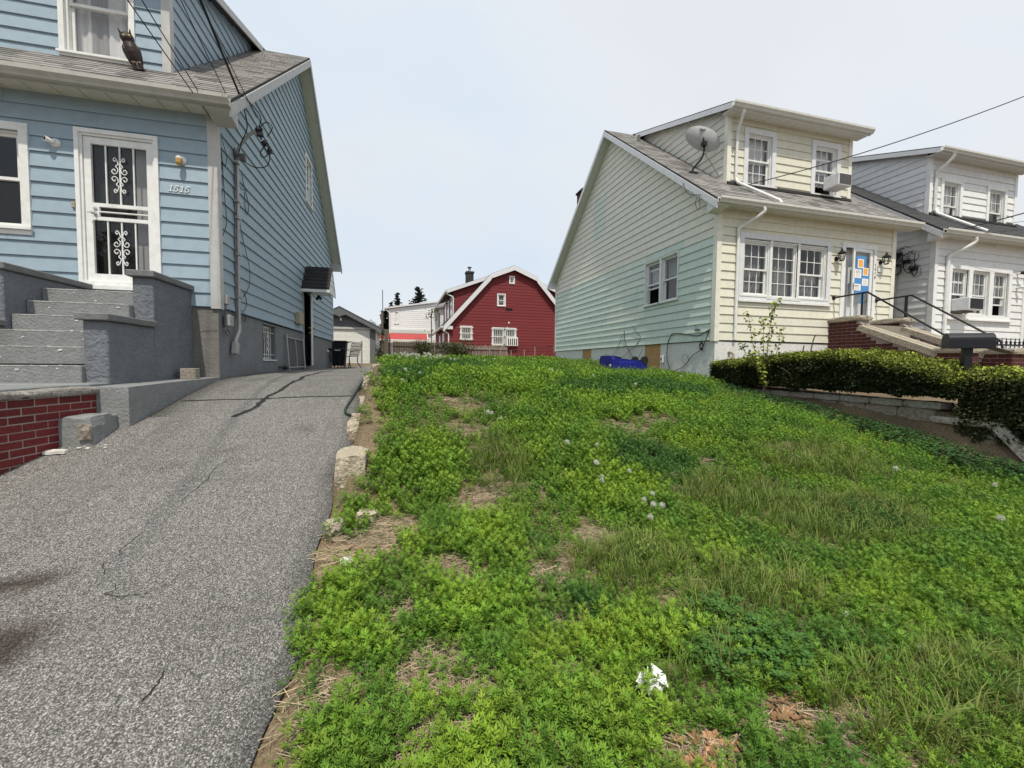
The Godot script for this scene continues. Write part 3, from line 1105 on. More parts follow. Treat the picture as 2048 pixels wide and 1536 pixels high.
func blue_house() -> void:
	var root := thing("blue_house", "blue clapboard house on the left above a sloping asphalt driveway", "house", Vector3(-2.63, 0, -7.4), deg_to_rad(-0.8))
	var sn := FastNoiseLite.new()
	sn.seed = 4
	sn.frequency = 1.3
	var look := func(_u, _v): return [M.blue_siding, 0.97 + 0.05 * rng.randf()]
	var d := {
		"yb": 0.82, "trim": M.blue_trim, "soffit": M.soffit, "corner": M.blue_trim, "wall_m": M.blue_siding, "gutter": M.gutter_old, "shingle": M.shingle_grey, "roof_edge": M.roof_edge,
		"front_holes": [rect(0.72, 0.9, 1.70, 3.18), rect(2.33, 1.80, 3.33, 3.09)], "side_holes": [rect(5.45, 0.0, 6.45, 1.97), rect(5.98, 4.58, 6.70, 5.86)],
		"front_look": look, "side_look": look, "dormer_look": look, "dormer_side_look": look, "dormer": [0.94, 5.5], "dormer_holes": [rect(1.46, 4.72, 2.30, 6.12)],
		"budget": 300, "tones": [0.7, 0.85, 0.95, 1.05, 1.15, 0.6], "roof_to": 6.0, "flashing": false,
		"foundation": func(r: Node3D, X: Vector3):
			var g := G.new()
			for b in [[0.02, 2.07, -1.2, 0.8], [2.07, 2.93, -1.2, 0.04], [2.07, 2.93, 0.745, 0.8], [2.93, 5.45, -1.2, 0.8], [5.45, 6.45, -1.2, -0.12], [6.45, 10.38, -1.2, 0.8]]:
				g.box(X * 0.02 + Vector3(0, b[2], -b[0]), X * 0.27 + Vector3(0, b[3], -b[1]))
			gp("side_foundation", g, M.foundation_grey, r)
			g = G.new()
			g.box(X * 0.016 + Vector3(0, -1.2, -0.004), X * 0.27 + Vector3(0, 0.8, -0.019))
			g.box(X * 0.272 + Vector3(0, -1.2, -0.004), X * 6.4 + Vector3(0, 0.8, -0.25))
			gp("front_foundation", g, M.raw_concrete, r)
			g = G.new()   # hairline crack in the bare corner
			for i in 14:
				var x := 0.03 + i * 0.016
				var y := 0.455 + 0.012 * sin(i * 1.9) - 0.001 * i
				g.box(Vector3(-x, y, -0.0035), Vector3(-x - 0.017, y + 0.006, -0.0015))
			gp("crack", g, M.tar, r)}
	cape(root, -1.0, 6.4, d)
	var X := Vector3(-1, 0, 0)
	var FW := Transform3D(Basis(X, Vector3.UP, Vector3.BACK), Vector3.ZERO)
	var SW := Transform3D(Basis(Vector3.FORWARD, Vector3.UP, -X), Vector3.ZERO)
	window(root, FW * Transform3D(Basis(), Vector3(2.33, 1.80, 0)), 1.0, 1.29, {"case": 0.1, "meet": 0.66, "room": M.room_dark})
	window(root, FW * Transform3D(Basis(), Vector3(1.46, 4.72, -0.85)), 0.84, 1.40, {"case": 0.07, "meet": 0.76, "curtains": [[0.02, 0.42, 0.02, 1.36, M.curtain_white], [0.40, 0.62, 0.02, 1.36, M.curtain_grey], [0.6, 0.83, 0.02, 1.36, M.curtain_white]]})
	window(root, SW * Transform3D(Basis(), Vector3(5.98, 4.58, 0)), 0.72, 1.28, {"case": 0.06, "meet": 0.62, "m": M.vinyl, "curtains": [[0.02, 0.7, 0.02, 0.6, M.curtain_grey]]})
	# the front door behind a barred storm door; door coordinates: x to the right, from the opening's lower left
	var DT := Transform3D(Basis().scaled(Vector3(0.91, 1, 1)), Vector3(-1.664, 1.07, 0))
	var g := G.new()
	g.at(DT)
	frame2(g, 0.0, 0.04, 0.98, 2.10, 0.055, -0.02, 0.045)
	frame2(g, 0.03, 0.05, 0.95, 2.07, 0.03, -0.13, 0.02)
	g.box(Vector3(-0.12, -0.07, -0.02), Vector3(1.04, -0.016, 0.09))
	var door := gp("front_door", g, M.white_metal, root)
	g = G.new()
	g.at(DT)
	for b in [[0.035, 0.055, 0.945, 0.16], [0.035, 1.97, 0.945, 2.065], [0.035, 0.16, 0.125, 1.97], [0.855, 0.16, 0.945, 1.97], [0.125, 0.915, 0.855, 0.965], [0.125, 1.105, 0.855, 1.155], [0.125, 1.03, 0.855, 1.045]]:
		g.box(Vector3(b[0], b[1], -0.045), Vector3(b[2], b[3], -0.005))
	g.box(Vector3(0.128, 0.967, -0.04), Vector3(0.21, 1.103, -0.002))
	gp("storm_door_frame", g, M.white_metal, door)
	for y in [[0.16, 0.915], [1.155, 1.97]]:
		for i in 3:
			g = G.new()
			g.at(DT)
			var x := 0.125 + 0.73 * (i + 1) / 4.0
			g.box(Vector3(x - 0.009, y[0], -0.036), Vector3(x + 0.009, y[1], -0.016))
			gp("bar", g, M.white_metal, door)
		g = G.new()
		g.at(DT)
		scroll(g, Vector3(0.49, (y[0] + y[1]) * 0.5, -0.006), 0.50)
		gp("scroll", g, M.white_metal, door)
		g = G.new()
		g.at(DT)
		g.quad(Vector3(0.125, y[0], -0.042), Vector3(0.855, y[0], -0.042), Vector3(0.855, y[1], -0.042), Vector3(0.125, y[1], -0.042))
		gp("pane", g, M.glass, door)
	g = G.new()
	g.at(DT)
	g.box(Vector3(0.03, 0.04, -0.2), Vector3(0.62, 2.1, -0.16))
	gp("inner_door", g, M.room_dark, door)
	g = G.new()
	g.at(DT)
	g.box(Vector3(0.625, 0.04, -0.2), Vector3(0.95, 2.1, -0.16))
	gp("curtain", g, M.curtain_grey, door)
	g = G.new()
	g.at(DT * Transform3D(Basis().rotated(Vector3.RIGHT, PI / 2), Vector3(0.165, 1.075, 0.0)))
	g.lathe([Vector2(0.0, 0.0), Vector2(0.028, 0.0), Vector2(0.026, 0.012), Vector2(0.0, 0.016)], 14)
	g.at(DT * Transform3D(Basis().rotated(Vector3.RIGHT, PI / 2), Vector3(0.165, 1.0, 0.0)))
	g.lathe([Vector2(0.0, 0.0), Vector2(0.028, 0.0), Vector2(0.026, 0.01), Vector2(0.01, 0.014), Vector2(0.01, 0.04), Vector2(0.024, 0.048), Vector2(0.026, 0.066), Vector2(0.0, 0.074)], 14)
	g.at(DT)
	g.tube([Vector3(0.165, 1.0, 0.06), Vector3(0.10, 1.0, 0.06)], 0.008, 8)
	gp("handle", g, M.chrome, door)
	# house numbers to the right of the door
	g = G.new()
	lettering("1515", 0.125, root, Vector3(-0.47, 2.515, 0.03), M.white_metal, "Droid Serif", 0.0, 0.22)
	g.box(Vector3(-1.765, 2.12, 0.02), Vector3(-1.725, 2.2, 0.045))
	gp("doorbell", g, M.old_stone, root)
	# gabled hood over the side door
	g = G.new()
	var hood := group_part("door_hood", root)
	var pr := 0.72
	for f in [[-5.25, -5.8], [-6.35, -5.8]]:
		g = G.new()
		var e := Vector3(0.0, 2.03, f[0])
		var r := Vector3(0.0, 2.70, f[1])
		var o := Vector3(pr, 0, 0)
		var dn := Vector3(0, -0.05, 0)
		if f[0] > f[1]:
			g.hexa(r + dn, r + dn + o, e + dn + o, e + dn, r, r + o, e + o, e)
		else:
			g.hexa(r + dn + o, r + dn, e + dn, e + dn + o, r + o, r, e, e + o)
		gp("hood_roof", g, M.roof_edge, hood)
		if f[0] > f[1]:
			var sl := (r - e)
			var L := sl.length()
			var T := Transform3D(Basis(Vector3.RIGHT, sl / L, Vector3.RIGHT.cross(sl / L)), e)
			var rows := 6
			for j in rows:
				var x := -0.12 * (j % 2)
				while x < pr:
					var a := maxf(x, 0.0)
					var b := minf(x + 0.24, pr)
					var q := G.new()
					q.at(T)
					var t := rng.randf_range(0.6, 1.3)
					q.col = Color(t, t, t)
					q.hexa(Vector3(a, L * j / rows, 0.002), Vector3(b - 0.008, L * j / rows, 0.002), Vector3(b - 0.008, L * j / rows, 0.016), Vector3(a, L * j / rows, 0.016), Vector3(a, L * (j + 1) / rows, 0.002), Vector3(b - 0.008, L * (j + 1) / rows, 0.002), Vector3(b - 0.008, L * (j + 1) / rows, 0.007), Vector3(a, L * (j + 1) / rows, 0.007))
					gp("shingle", q, M.shingle_black, hood)
					x += 0.24
	g = G.new()
	g.box(Vector3(0.0, 1.91, -5.27), Vector3(pr - 0.02, 1.985, -5.235))
	g.box(Vector3(pr - 0.02, 1.91, -6.37), Vector3(pr + 0.005, 1.985, -5.235))
	g.box(Vector3(0.0, 1.985, -6.33), Vector3(pr - 0.02, 2.0, -5.27))
	gp("hood_fascia", g, M.white_metal, hood)
	for j in 4:
		g = G.new()
		var y0 := 1.99 + j * 0.17
		var y1 := minf(y0 + 0.165, 2.62)
		var w0 := 0.53 * (2.66 - y0) / 0.67
		var w1 := 0.53 * (2.66 - y1) / 0.67
		g.at(Transform3D(Basis(Vector3.FORWARD, Vector3.UP, Vector3.RIGHT), Vector3(pr - 0.02, 0, -5.8)))
		plank(g, PackedVector2Array([Vector2(-w0, y0), Vector2(w0, y0), Vector2(w1, y1), Vector2(-w1, y1)]), y0, 0.17, 0.018, 0.004)
		gp("siding_board", g, M.white_siding, hood)
	g = G.new()
	g.tube([Vector3(0.35, 1.9, -5.8), Vector3(0.35, 1.84, -5.8)], 0.045, 10)
	g.tube([Vector3(0.35, 1.87, -5.8), Vector3(0.42, 1.80, -5.72)], 0.04, 10)
	g.tube([Vector3(0.35, 1.87, -5.8), Vector3(0.28, 1.80, -5.88)], 0.04, 10)
	gp("hood_light", g, M.black_iron, hood)
	# side door: dark doorway, white door swung open
	g = G.new()
	g.box(Vector3(-0.95, -0.12, -6.45), Vector3(-0.93, 1.97, -5.45))
	g.box(Vector3(-0.95, -0.12, -5.45), Vector3(-0.02, 1.97, -5.43))
	g.box(Vector3(-0.95, -0.12, -6.47), Vector3(-0.02, 1.97, -6.45))
	g.box(Vector3(-0.95, 1.97, -6.47), Vector3(-0.02, 1.99, -5.43))
	var sd := gp("side_door", g, M.room_dark, root)
	g = G.new()
	g.box(Vector3(-0.03, -0.1, -5.45), Vector3(0.04, 1.97, -5.40))
	g.box(Vector3(-0.03, -0.1, -6.5), Vector3(0.03, 1.97, -6.451))
	gp("door_frame", g, M.curtain_grey, sd)
	g = G.new()
	g.at(Transform3D(Basis().rotated(Vector3.UP, deg_to_rad(10.5)), Vector3(0.02, -0.1, -6.46)))
	g.box(Vector3(0, 0, 0), Vector3(0.042, 2.03, 0.86))
	gp("door_leaf", g, M.white_metal, sd)
	g = G.new()
	g.at(Transform3D(Basis().rotated(Vector3.UP, deg_to_rad(10.5)), Vector3(0.02, -0.1, -6.46)))
	for y in [0.92, 1.06]:
		g.tube([Vector3(-0.05, y, 0.8), Vector3(0.095, y, 0.8)], 0.016, 8)
		g.tube([Vector3(-0.05, y, 0.8), Vector3(-0.05, y, 0.72)], 0.012, 8)
		g.tube([Vector3(0.095, y, 0.8), Vector3(0.095, y, 0.72)], 0.012, 8)
	gp("handle", g, M.brass, sd)
	g = G.new()
	g.box(Vector3(-0.6, -0.4, -6.45), Vector3(0.16, -0.12, -5.45))
	gp("door_step", g, M.raw_concrete, sd)
	# basement window with a grille
	g = G.new()
	g.at(SW)
	frame2(g, 2.11, 0.08, 2.89, 0.70, 0.035, -0.16, -0.1)
	var bw := gp("basement_window", g, M.vinyl, root)
	g = G.new()
	g.at(SW)
	g.quad(Vector3(2.11, 0.08, -0.13), Vector3(2.89, 0.08, -0.13), Vector3(2.89, 0.70, -0.13), Vector3(2.11, 0.70, -0.13))
	gp("pane", g, M.glass, bw)
	g = G.new()
	g.at(SW)
	g.box(Vector3(2.05, 0.02, -0.28), Vector3(2.95, 0.77, -0.275))
	gp("room", g, M.room, bw)
	g = G.new()
	g.at(SW)
	g.box(Vector3(2.05, 0.012, -0.1), Vector3(2.95, 0.04, 0.0))
	gp("sill", g, M.white_trim, bw)
	for i in 7:
		g = G.new()
		g.at(SW)
		var u := 2.14 + 0.72 * i / 6.0
		g.tube([Vector3(u, 0.06, -0.05), Vector3(u, 0.72, -0.05)], 0.007, 6)
		gp("bar", g, M.vinyl if i < 4 else M.grey_cable, bw)
	g = G.new()
	g.at(SW)
	for y in [0.14, 0.6]:
		g.tube([Vector3(2.09, y, -0.05), Vector3(2.91, y, -0.05)], 0.007, 6)
	for i in 3:
		g.tube(catmull([Vector3(2.44, 0.25 + i * 0.13, -0.045), Vector3(2.5, 0.31 + i * 0.13, -0.045), Vector3(2.56, 0.25 + i * 0.13, -0.045), Vector3(2.5, 0.2 + i * 0.13, -0.045), Vector3(2.44, 0.25 + i * 0.13, -0.045)], 5), 0.006, 6)
	gp("grille", g, M.vinyl, bw)

func wobble_box(g: G, lo: Vector3, hi: Vector3, amp: float, n := 3) -> void:   # a rough block: a subdivided box whose skin is pushed about by noise
	var f := FastNoiseLite.new()
	f.seed = rng.randi() % 1000
	f.frequency = 1.0 / maxf(0.06, (hi - lo).length() * 0.22)
	f.fractal_octaves = 3
	var c := (lo + hi) * 0.5
	var e := (hi - lo) * 0.5
	var warp := func(q: Vector3) -> Vector3:
		var p := c + q * e
		var r := Vector3(f.get_noise_3dv(p), f.get_noise_3dv(p + Vector3(9, 0, 0)), f.get_noise_3dv(p + Vector3(0, 9, 0))) * amp
		var m := absf(q.x) + absf(q.y) + absf(q.z)
		return p + r - q * e * smoothstep(1.9, 3.0, m) * 0.1
	for ax in 3:
		for s in [-1.0, 1.0]:
			for i in n:
				for j in n:
					var qs := []
					for k in [[0, 0], [1, 0], [1, 1], [0, 1]]:
						var a := lerpf(-1, 1, float(i + k[0]) / n)
						var b := lerpf(-1, 1, float(j + k[1]) / n)
						var q := Vector3.ZERO
						q[ax] = s
						q[(ax + 1) % 3] = a
						q[(ax + 2) % 3] = b
						qs.append(warp.call(q))
					if s > 0:
						g.quad(qs[0], qs[1], qs[2], qs[3])
					else:
						g.quad(qs[0], qs[3], qs[2], qs[1])

func blue_house_things() -> void:
	# front stoop
	var o := Vector3(-3.8, -0.3, -6.3)
	var st := thing("front_stoop", "grey painted concrete stoop with stepped side walls at the blue house door", "stoop", o)
	var B := func(name_: String, lo: Vector3, hi: Vector3, m: Material, k: float) -> MeshInstance3D:
		var g := G.new()
		g.cbox(lo - o, hi - o, k)
		return gp(name_, g, m, st)
	var zs := [-6.50, -6.27, -6.06, -5.83, -5.63, -5.42]
	var ys := [0.866, 0.685, 0.504, 0.318, 0.137, -0.063]
	for i in 6:
		var zb := -7.41
		var step: MeshInstance3D = B.call("step", Vector3(-4.2 if i < 3 else -4.9, ys[i] - 0.19 if i < 5 else -0.5, zb if i == 0 else zs[i - 1] - 0.05), Vector3(-3.2, ys[i], zs[i]), M.step_paint, 0.008)
		var g := G.new()
		var x := -4.18
		while x < -3.24:   # worn, whitened edge of the tread
			var x2 := minf(x + rng.randf_range(0.04, 0.12), -3.22)
			var t := rng.randf_range(0.004, 0.012)
			g.box(Vector3(x, ys[i] - t, zs[i] - 0.02) - o, Vector3(x2, ys[i] + 0.002, zs[i] + 0.003) - o)
			x = x2
		gp("worn_edge", g, M.nosing, step)
		g = G.new()
		for k in 4 + i / 2:
			var p := Vector3(rng.randf_range(-4.1, -3.3), ys[i], zs[i] - 0.01)
			if k % 2 == 0:
				p.y -= rng.randf_range(0.03, 0.17)
				p.z += 0.012
			var r := rng.randf_range(0.005, 0.018)
			wobble_box(g, p - o - Vector3(r, r * 0.45, 0.003), p - o + Vector3(r, r * 0.45, 0.003), r * 0.5, 2)
		gp("peeled_paint", g, M.peeled_paint, step)
	# right side wall in two heights, left side wall
	B.call("side_wall", Vector3(-3.21, -0.6, -7.41), Vector3(-2.99, 1.04, -6.37), M.grey_paint, 0.012)
	B.call("side_wall", Vector3(-3.21, -0.6, -6.37), Vector3(-2.992, 0.415, -5.48), M.grey_paint, 0.012)
	B.call("side_wall_cap", Vector3(-3.25, 1.04, -7.42), Vector3(-2.95, 1.12, -6.31), M.cap_paint, 0.01)
	B.call("side_wall_cap", Vector3(-3.25, 0.415, -6.366), Vector3(-2.95, 0.49, -5.42), M.cap_paint, 0.01)
	B.call("side_wall", Vector3(-4.6, -0.6, -7.41), Vector3(-4.2, 0.985, -5.98), M.grey_paint, 0.012)
	B.call("side_wall_cap", Vector3(-4.64, 0.985, -7.42), Vector3(-4.16, 1.06, -5.94), M.cap_paint, 0.01)
	B.call("side_wall", Vector3(-4.6, -0.6, -5.98), Vector3(-4.2, 0.36, -5.2), M.grey_paint, 0.012)
	B.call("side_wall_cap", Vector3(-4.64, 0.36, -5.976), Vector3(-4.17, 0.43, -5.15), M.cap_paint, 0.01)
	B.call("landing", Vector3(-5.2, -0.55, -5.6), Vector3(-3.0, -0.243, -5.18), M.step_paint, 0.01)
	B.call("front_path", Vector3(-6.5, -0.55, -5.18), Vector3(-3.16, -0.252, -4.3), M.step_paint, 0.01)
	B.call("front_path", Vector3(-6.5, -0.55, -4.3), Vector3(-3.6, -0.25, -2.0), M.step_paint, 0.01)
	# kerb stepping down beside the drive
	o = Vector3(-2.8, -0.5, -6.0)
	var kb := thing("concrete_kerb", "grey painted concrete kerb running from the stoop down to the blue house corner", "kerb", o)
	var g := G.new()
	g.at(Transform3D(Basis(Vector3.BACK, Vector3.UP, Vector3.LEFT), -o))
	g.prism(PackedVector2Array([Vector2(-7.4, -0.6), Vector2(-5.12, -0.95), Vector2(-5.12, -0.275), Vector2(-5.9, -0.262), Vector2(-7.4, -0.25)]), 2.64, 2.985)
	gp("kerb_top", g, M.step_paint, kb)
	g = G.new()
	g.at(Transform3D(Basis(), -o))
	wobble_box(g, Vector3(-3.04, -1.0, -5.15), Vector3(-2.73, -0.525, -4.74), 0.025, 5)
	gp("lower_block", g, M.step_paint, kb)
	g = G.new()
	g.at(Transform3D(Basis(), -o))
	wobble_box(g, Vector3(-2.83, -0.74, -4.76), Vector3(-2.735, -0.6, -4.71), 0.02, 3)
	var bare := gp("bare_patch", g, M.old_concrete, kb)
	bare.set_meta("label", "broken corner where the grey paint has flaked off")
	# brick retaining wall along the drive
	o = Vector3(-3.0, -0.6, -4.7)
	var an := atan2(0.19, 0.95)   # the wall turns slightly from the house line
	var bwall := thing("brick_wall", "low red brick retaining wall below the stoop, topped by a rough stone cap", "wall", o)
	var WT := Transform3D(Basis().rotated(Vector3.UP, PI / 2 - an), Vector3(-2.9, 0, -5.17) - o)   # x runs towards the house, z out over the drive
	WT.basis = Basis(Vector3(-sin(an), 0, cos(an)), Vector3.UP, Vector3(-cos(an), 0, -sin(an)) * -1.0)
	g = G.new()
	g.at(WT)
	g.box(Vector3(0, -1.5, -0.25), Vector3(3.6, -0.335, -0.005))
	gp("mortar", g, M.mortar, bwall)
	brick_face(bwall, WT, 0.0, 3.5, -1.56, -0.335, 0.068, 0.21, M.red_brick, func(x, y): return y > drive_h(0, -5.2 + x) - 0.12)
	for i in 5:
		g = G.new()
		g.at(WT)
		wobble_box(g, Vector3(0.0 + i * 0.72, -0.335, -0.3), Vector3(0.715 + i * 0.72, -0.27, 0.035), 0.012, 5)
		gp("cap_stone", g, M.rough_cap, bwall)
	g = G.new()
	g.at(WT)
	for i in 4:
		wobble_box(g, Vector3(0.45 + i * 0.18, -1.2 - i * 0.06, -0.01), Vector3(0.64 + i * 0.18, -0.85 - i * 0.06, 0.03), 0.012, 3)
	gp("mortar_footing", g, M.raw_concrete, bwall)
	# loose block by the house corner
	var blk := G.new()
	blk.cbox(Vector3(-0.09, 0, -0.1), Vector3(0.09, 0.15, 0.1), 0.008)
	var lb := gp("concrete_block", blk, M.old_concrete, self)
	lb.position = Vector3(-2.83, -0.258, -6.9)
	lb.rotation.y = 0.12
	tag(lb, "small tan concrete block standing on the grey kerb by the house corner", "block")
	var chunk := G.new()
	wobble_box(chunk, Vector3(-0.085, 0, -0.03), Vector3(0.085, 0.035, 0.035), 0.012, 3)
	var ch := gp("stone_chunk", chunk, M.peeled_paint, self)
	ch.position = Vector3(-3.02, drive_h(0, -4.62) - 0.002, -4.62)
	ch.position.x = -2.93
	tag(ch, "flat chip of pale stone lying at the foot of the brick wall", "stone")
	for i in 6:
		var q := G.new()
		var r := rng.randf_range(0.006, 0.02)
		wobble_box(q, Vector3(-r, 0, -r * 0.7), Vector3(r, r * 0.6, r * 0.7), r * 0.3, 3)
		var sm := gp("paint_chip", q, M.peeled_paint, self)
		var z := -4.68 + rng.randf_range(-0.1, 0.06)
		var x := -2.72 + rng.randf_range(-0.1, 0.12)
		sm.position = Vector3(x, drive_h(0, z) + 0.004, z)
		tag(sm, "small white paint chip on the asphalt below the broken kerb corner", "chip", "paint chips below the kerb")
	# owl decoy on the porch roof
	o = Vector3(-2.63, 0, -7.4) + Basis().rotated(Vector3.UP, deg_to_rad(-0.8)) * Vector3(-1.24, roof_y(-0.62) + 0.01, -0.62)
	var owl := thing("owl_decoy", "dark brown plastic owl decoy leaning on the porch roof below the dormer window", "owl decoy", o)
	owl.rotation = Vector3(0.05, 0.35, 0.30)
	g = G.new()
	g.at(Transform3D(Basis().scaled(Vector3(1, 1, 0.85)), Vector3.ZERO))
	g.lathe([Vector2(0.0, 0.0), Vector2(0.075, 0.0), Vector2(0.07, 0.06), Vector2(0.062, 0.1), Vector2(0.082, 0.16), Vector2(0.098, 0.24), Vector2(0.098, 0.3), Vector2(0.085, 0.36), Vector2(0.07, 0.385), Vector2(0.08, 0.41), Vector2(0.086, 0.45), Vector2(0.078, 0.49), Vector2(0.045, 0.515), Vector2(0.0, 0.52)], 20)
	mat("owl_brown", lin(0.035, 0.022, 0.02), 0.5, M.cloud_t, 6.0)
	mat("owl_buff", lin(0.16, 0.13, 0.09), 0.6)
	mat("owl_eye", lin(0.5, 0.34, 0.03), 0.3)
	gp("body", g, M.owl_brown, owl)
	for s in [-1.0, 1.0]:
		g = G.new()
		g.tube([Vector3(0.05 * s, 0.47, 0.02), Vector3(0.062 * s, 0.52, 0.02), Vector3(0.075 * s, 0.565, 0.015)], 0.022, 7, 0.004)
		gp("ear_tuft", g, M.owl_brown, owl)
		g = G.new()
		g.at(Transform3D(Basis().rotated(Vector3.RIGHT, PI / 2 - 0.1), Vector3(0.032 * s, 0.45, 0.058)))
		g.lathe([Vector2(0.0, 0.0), Vector2(0.026, 0.0), Vector2(0.02, 0.014), Vector2(0.0, 0.016)], 12)
		gp("eye_ring", g, M.owl_buff, owl)
		g = G.new()
		g.at(Transform3D(Basis().rotated(Vector3.RIGHT, PI / 2 - 0.1), Vector3(0.032 * s, 0.45, 0.07)))
		g.lathe([Vector2(0.0, 0.0), Vector2(0.013, 0.0), Vector2(0.009, 0.007), Vector2(0.0, 0.009)], 10)
		gp("eye", g, M.owl_eye, owl)
		g = G.new()
		g.at(Transform3D(Basis().rotated(Vector3.UP, s * 1.25).rotated(Vector3.BACK, -0.08 * s), Vector3(0.078 * s, 0.23, -0.005)).scaled_local(Vector3(1, 1, 0.35)))
		g.lathe([Vector2(0.0, -0.17), Vector2(0.025, -0.13), Vector2(0.06, -0.02), Vector2(0.068, 0.06), Vector2(0.045, 0.11), Vector2(0.0, 0.125)], 12)
		gp("wing", g, M.owl_brown, owl)
		g = G.new()
		for k in 3:
			g.tube([Vector3(0.035 * s + 0.016 * (k - 1), 0.1, 0.06), Vector3(0.035 * s + 0.016 * (k - 1), 0.075, 0.085)], 0.009, 6, 0.004)
		gp("claws", g, M.owl_buff, owl)
	g = G.new()
	g.tube([Vector3(0, 0.445, 0.07), Vector3(0, 0.425, 0.092), Vector3(0, 0.408, 0.088)], 0.012, 6, 0.003)
	gp("beak", g, M.owl_brown, owl)
	# wall lamps either side of the front door
	for k in 2:
		var lp := thing("wall_lamp", ["white wall lamp with empty socket, left of the barred front door", "white wall lamp with amber bulb, right of the barred front door"][k], "lamp", Vector3(-2.63, 0, -7.4) + Basis().rotated(Vector3.UP, deg_to_rad(-0.8)) * Vector3([-1.93, -0.43][k], [2.98, 2.93][k], 0.018))
		g = G.new()
		g.at(Transform3D(Basis().rotated(Vector3.RIGHT, PI / 2), Vector3.ZERO))
		g.lathe([Vector2(0.0, 0.0), Vector2(0.062, 0.0), Vector2(0.06, 0.015), Vector2(0.045, 0.03), Vector2(0.03, 0.04), Vector2(0.0, 0.042)], 18)
		gp("back_plate", g, M.white_metal, lp)
		g = G.new()
		var dirv := Vector3(-0.06, 0.01, 0.10) if k == 0 else Vector3(-0.005, 0.0, 0.10)
		g.tube([Vector3(0, 0.0, 0.03), dirv * 0.55, dirv], 0.034, 14)
		gp("socket", g, M.white_metal, lp)
		g = G.new()
		if k == 0:
			g.tube([dirv * 1.001, dirv * 1.02], 0.027, 12)
			gp("opening", g, M.rubber, lp)
		else:
			g.at(Transform3D(Basis(), dirv + Vector3(0, -0.105, -0.015)))
			g.lathe([Vector2(0.0, 0.0), Vector2(0.03, 0.008), Vector2(0.042, 0.035), Vector2(0.042, 0.09), Vector2(0.036, 0.1)], 16)
			mat("amber_glass", lin(0.42, 0.27, 0.10), 0.2)
			gp("bulb", g, M.amber_glass, lp)

func brick_face(wall: Node3D, T: Transform3D, x0: float, x1: float, y0: float, y1: float, course: float, length: float, m: Material, keep: Callable) -> void:
	var shared := {}
	var y := y1 - course
	var k := 0
	while y > y0:
		var x := x0 - (length * 0.5 if k % 2 == 1 else 0.0)
		while x < x1:
			var a := maxf(x, x0)
			var b := minf(x + length - 0.01, x1)
			if b - a > 0.03 and keep.call((a + b) * 0.5, y):
				var q := rng.randi() % 6
				var key := [q, roundi((b - a) * 100)]
				if not shared.has(key):
					var g := G.new()
					var t: float = [0.7, 0.85, 0.95, 1.0, 1.1, 1.25][q]
					g.col = Color(t, t * [1.0, 0.95, 1.1, 1.0, 1.15, 1.0][q], t)
					g.at(Transform3D(Basis(), Vector3.ZERO))
					g.cbox(Vector3(0, 0, -0.03), Vector3(b - a, course - 0.01, 0.0), 0.0035)
					shared[key] = g.mesh()
				var o := part("brick", shared[key], m, wall)
				o.transform = T * Transform3D(Basis(), Vector3(a, y, rng.randf_range(-0.003, 0.003)))
			x += length
		y -= course
		k += 1

func LW(x: float, y: float, z: float) -> Vector3:   # blue-house coordinates to the world
	return Vector3(-2.63, 0, -7.4) + Basis().rotated(Vector3.UP, deg_to_rad(-0.8)) * Vector3(x, y, z)

func tubes(called: String, ps: Array, r: float, m: Material, parent: Node, sides := 8, smooth := 6) -> MeshInstance3D:
	var g := G.new()
	g.tube(catmull(ps, smooth) if smooth > 1 else ps, r, sides)
	return gp(called, g, m, parent)

func chain_link(g: G, T: Transform3D, w: float, h: float, cell: float, r: float, square := false) -> void:
	g.at(T)
	if square:
		var x := cell
		while x < w:
			g.tube([Vector3(x, 0, 0), Vector3(x, h, 0)], r, 4, -1.0, false)
			x += cell
		var y := cell
		while y < h:
			g.tube([Vector3(0, y, 0), Vector3(w, y, 0)], r, 4, -1.0, false)
			y += cell
		return
	var n := int((w + h) / cell)
	for s in [1.0, -1.0]:
		for i in range(-int(h / cell), n):
			var x0 := i * cell
			var a := Vector2(x0, 0.0)
			var b := Vector2(x0 + h * s, h)
			# clip to the rectangle
			var t0 := 0.0
			var t1 := 1.0
			var d := b - a
			for k in [[-d.x, a.x], [d.x, w - a.x]]:
				if absf(k[0]) < 1e-6:
					continue
				var q: float = k[1] / k[0]
				if k[0] < 0:
					t0 = maxf(t0, q)
				else:
					t1 = minf(t1, q)
			if t1 > t0 + 0.02:
				g.tube([Vector3(a.x + d.x * t0, a.y + d.y * t0, 0.002 * s), Vector3(a.x + d.x * t1, a.y + d.y * t1, 0.002 * s)], r, 3, -1.0, false)

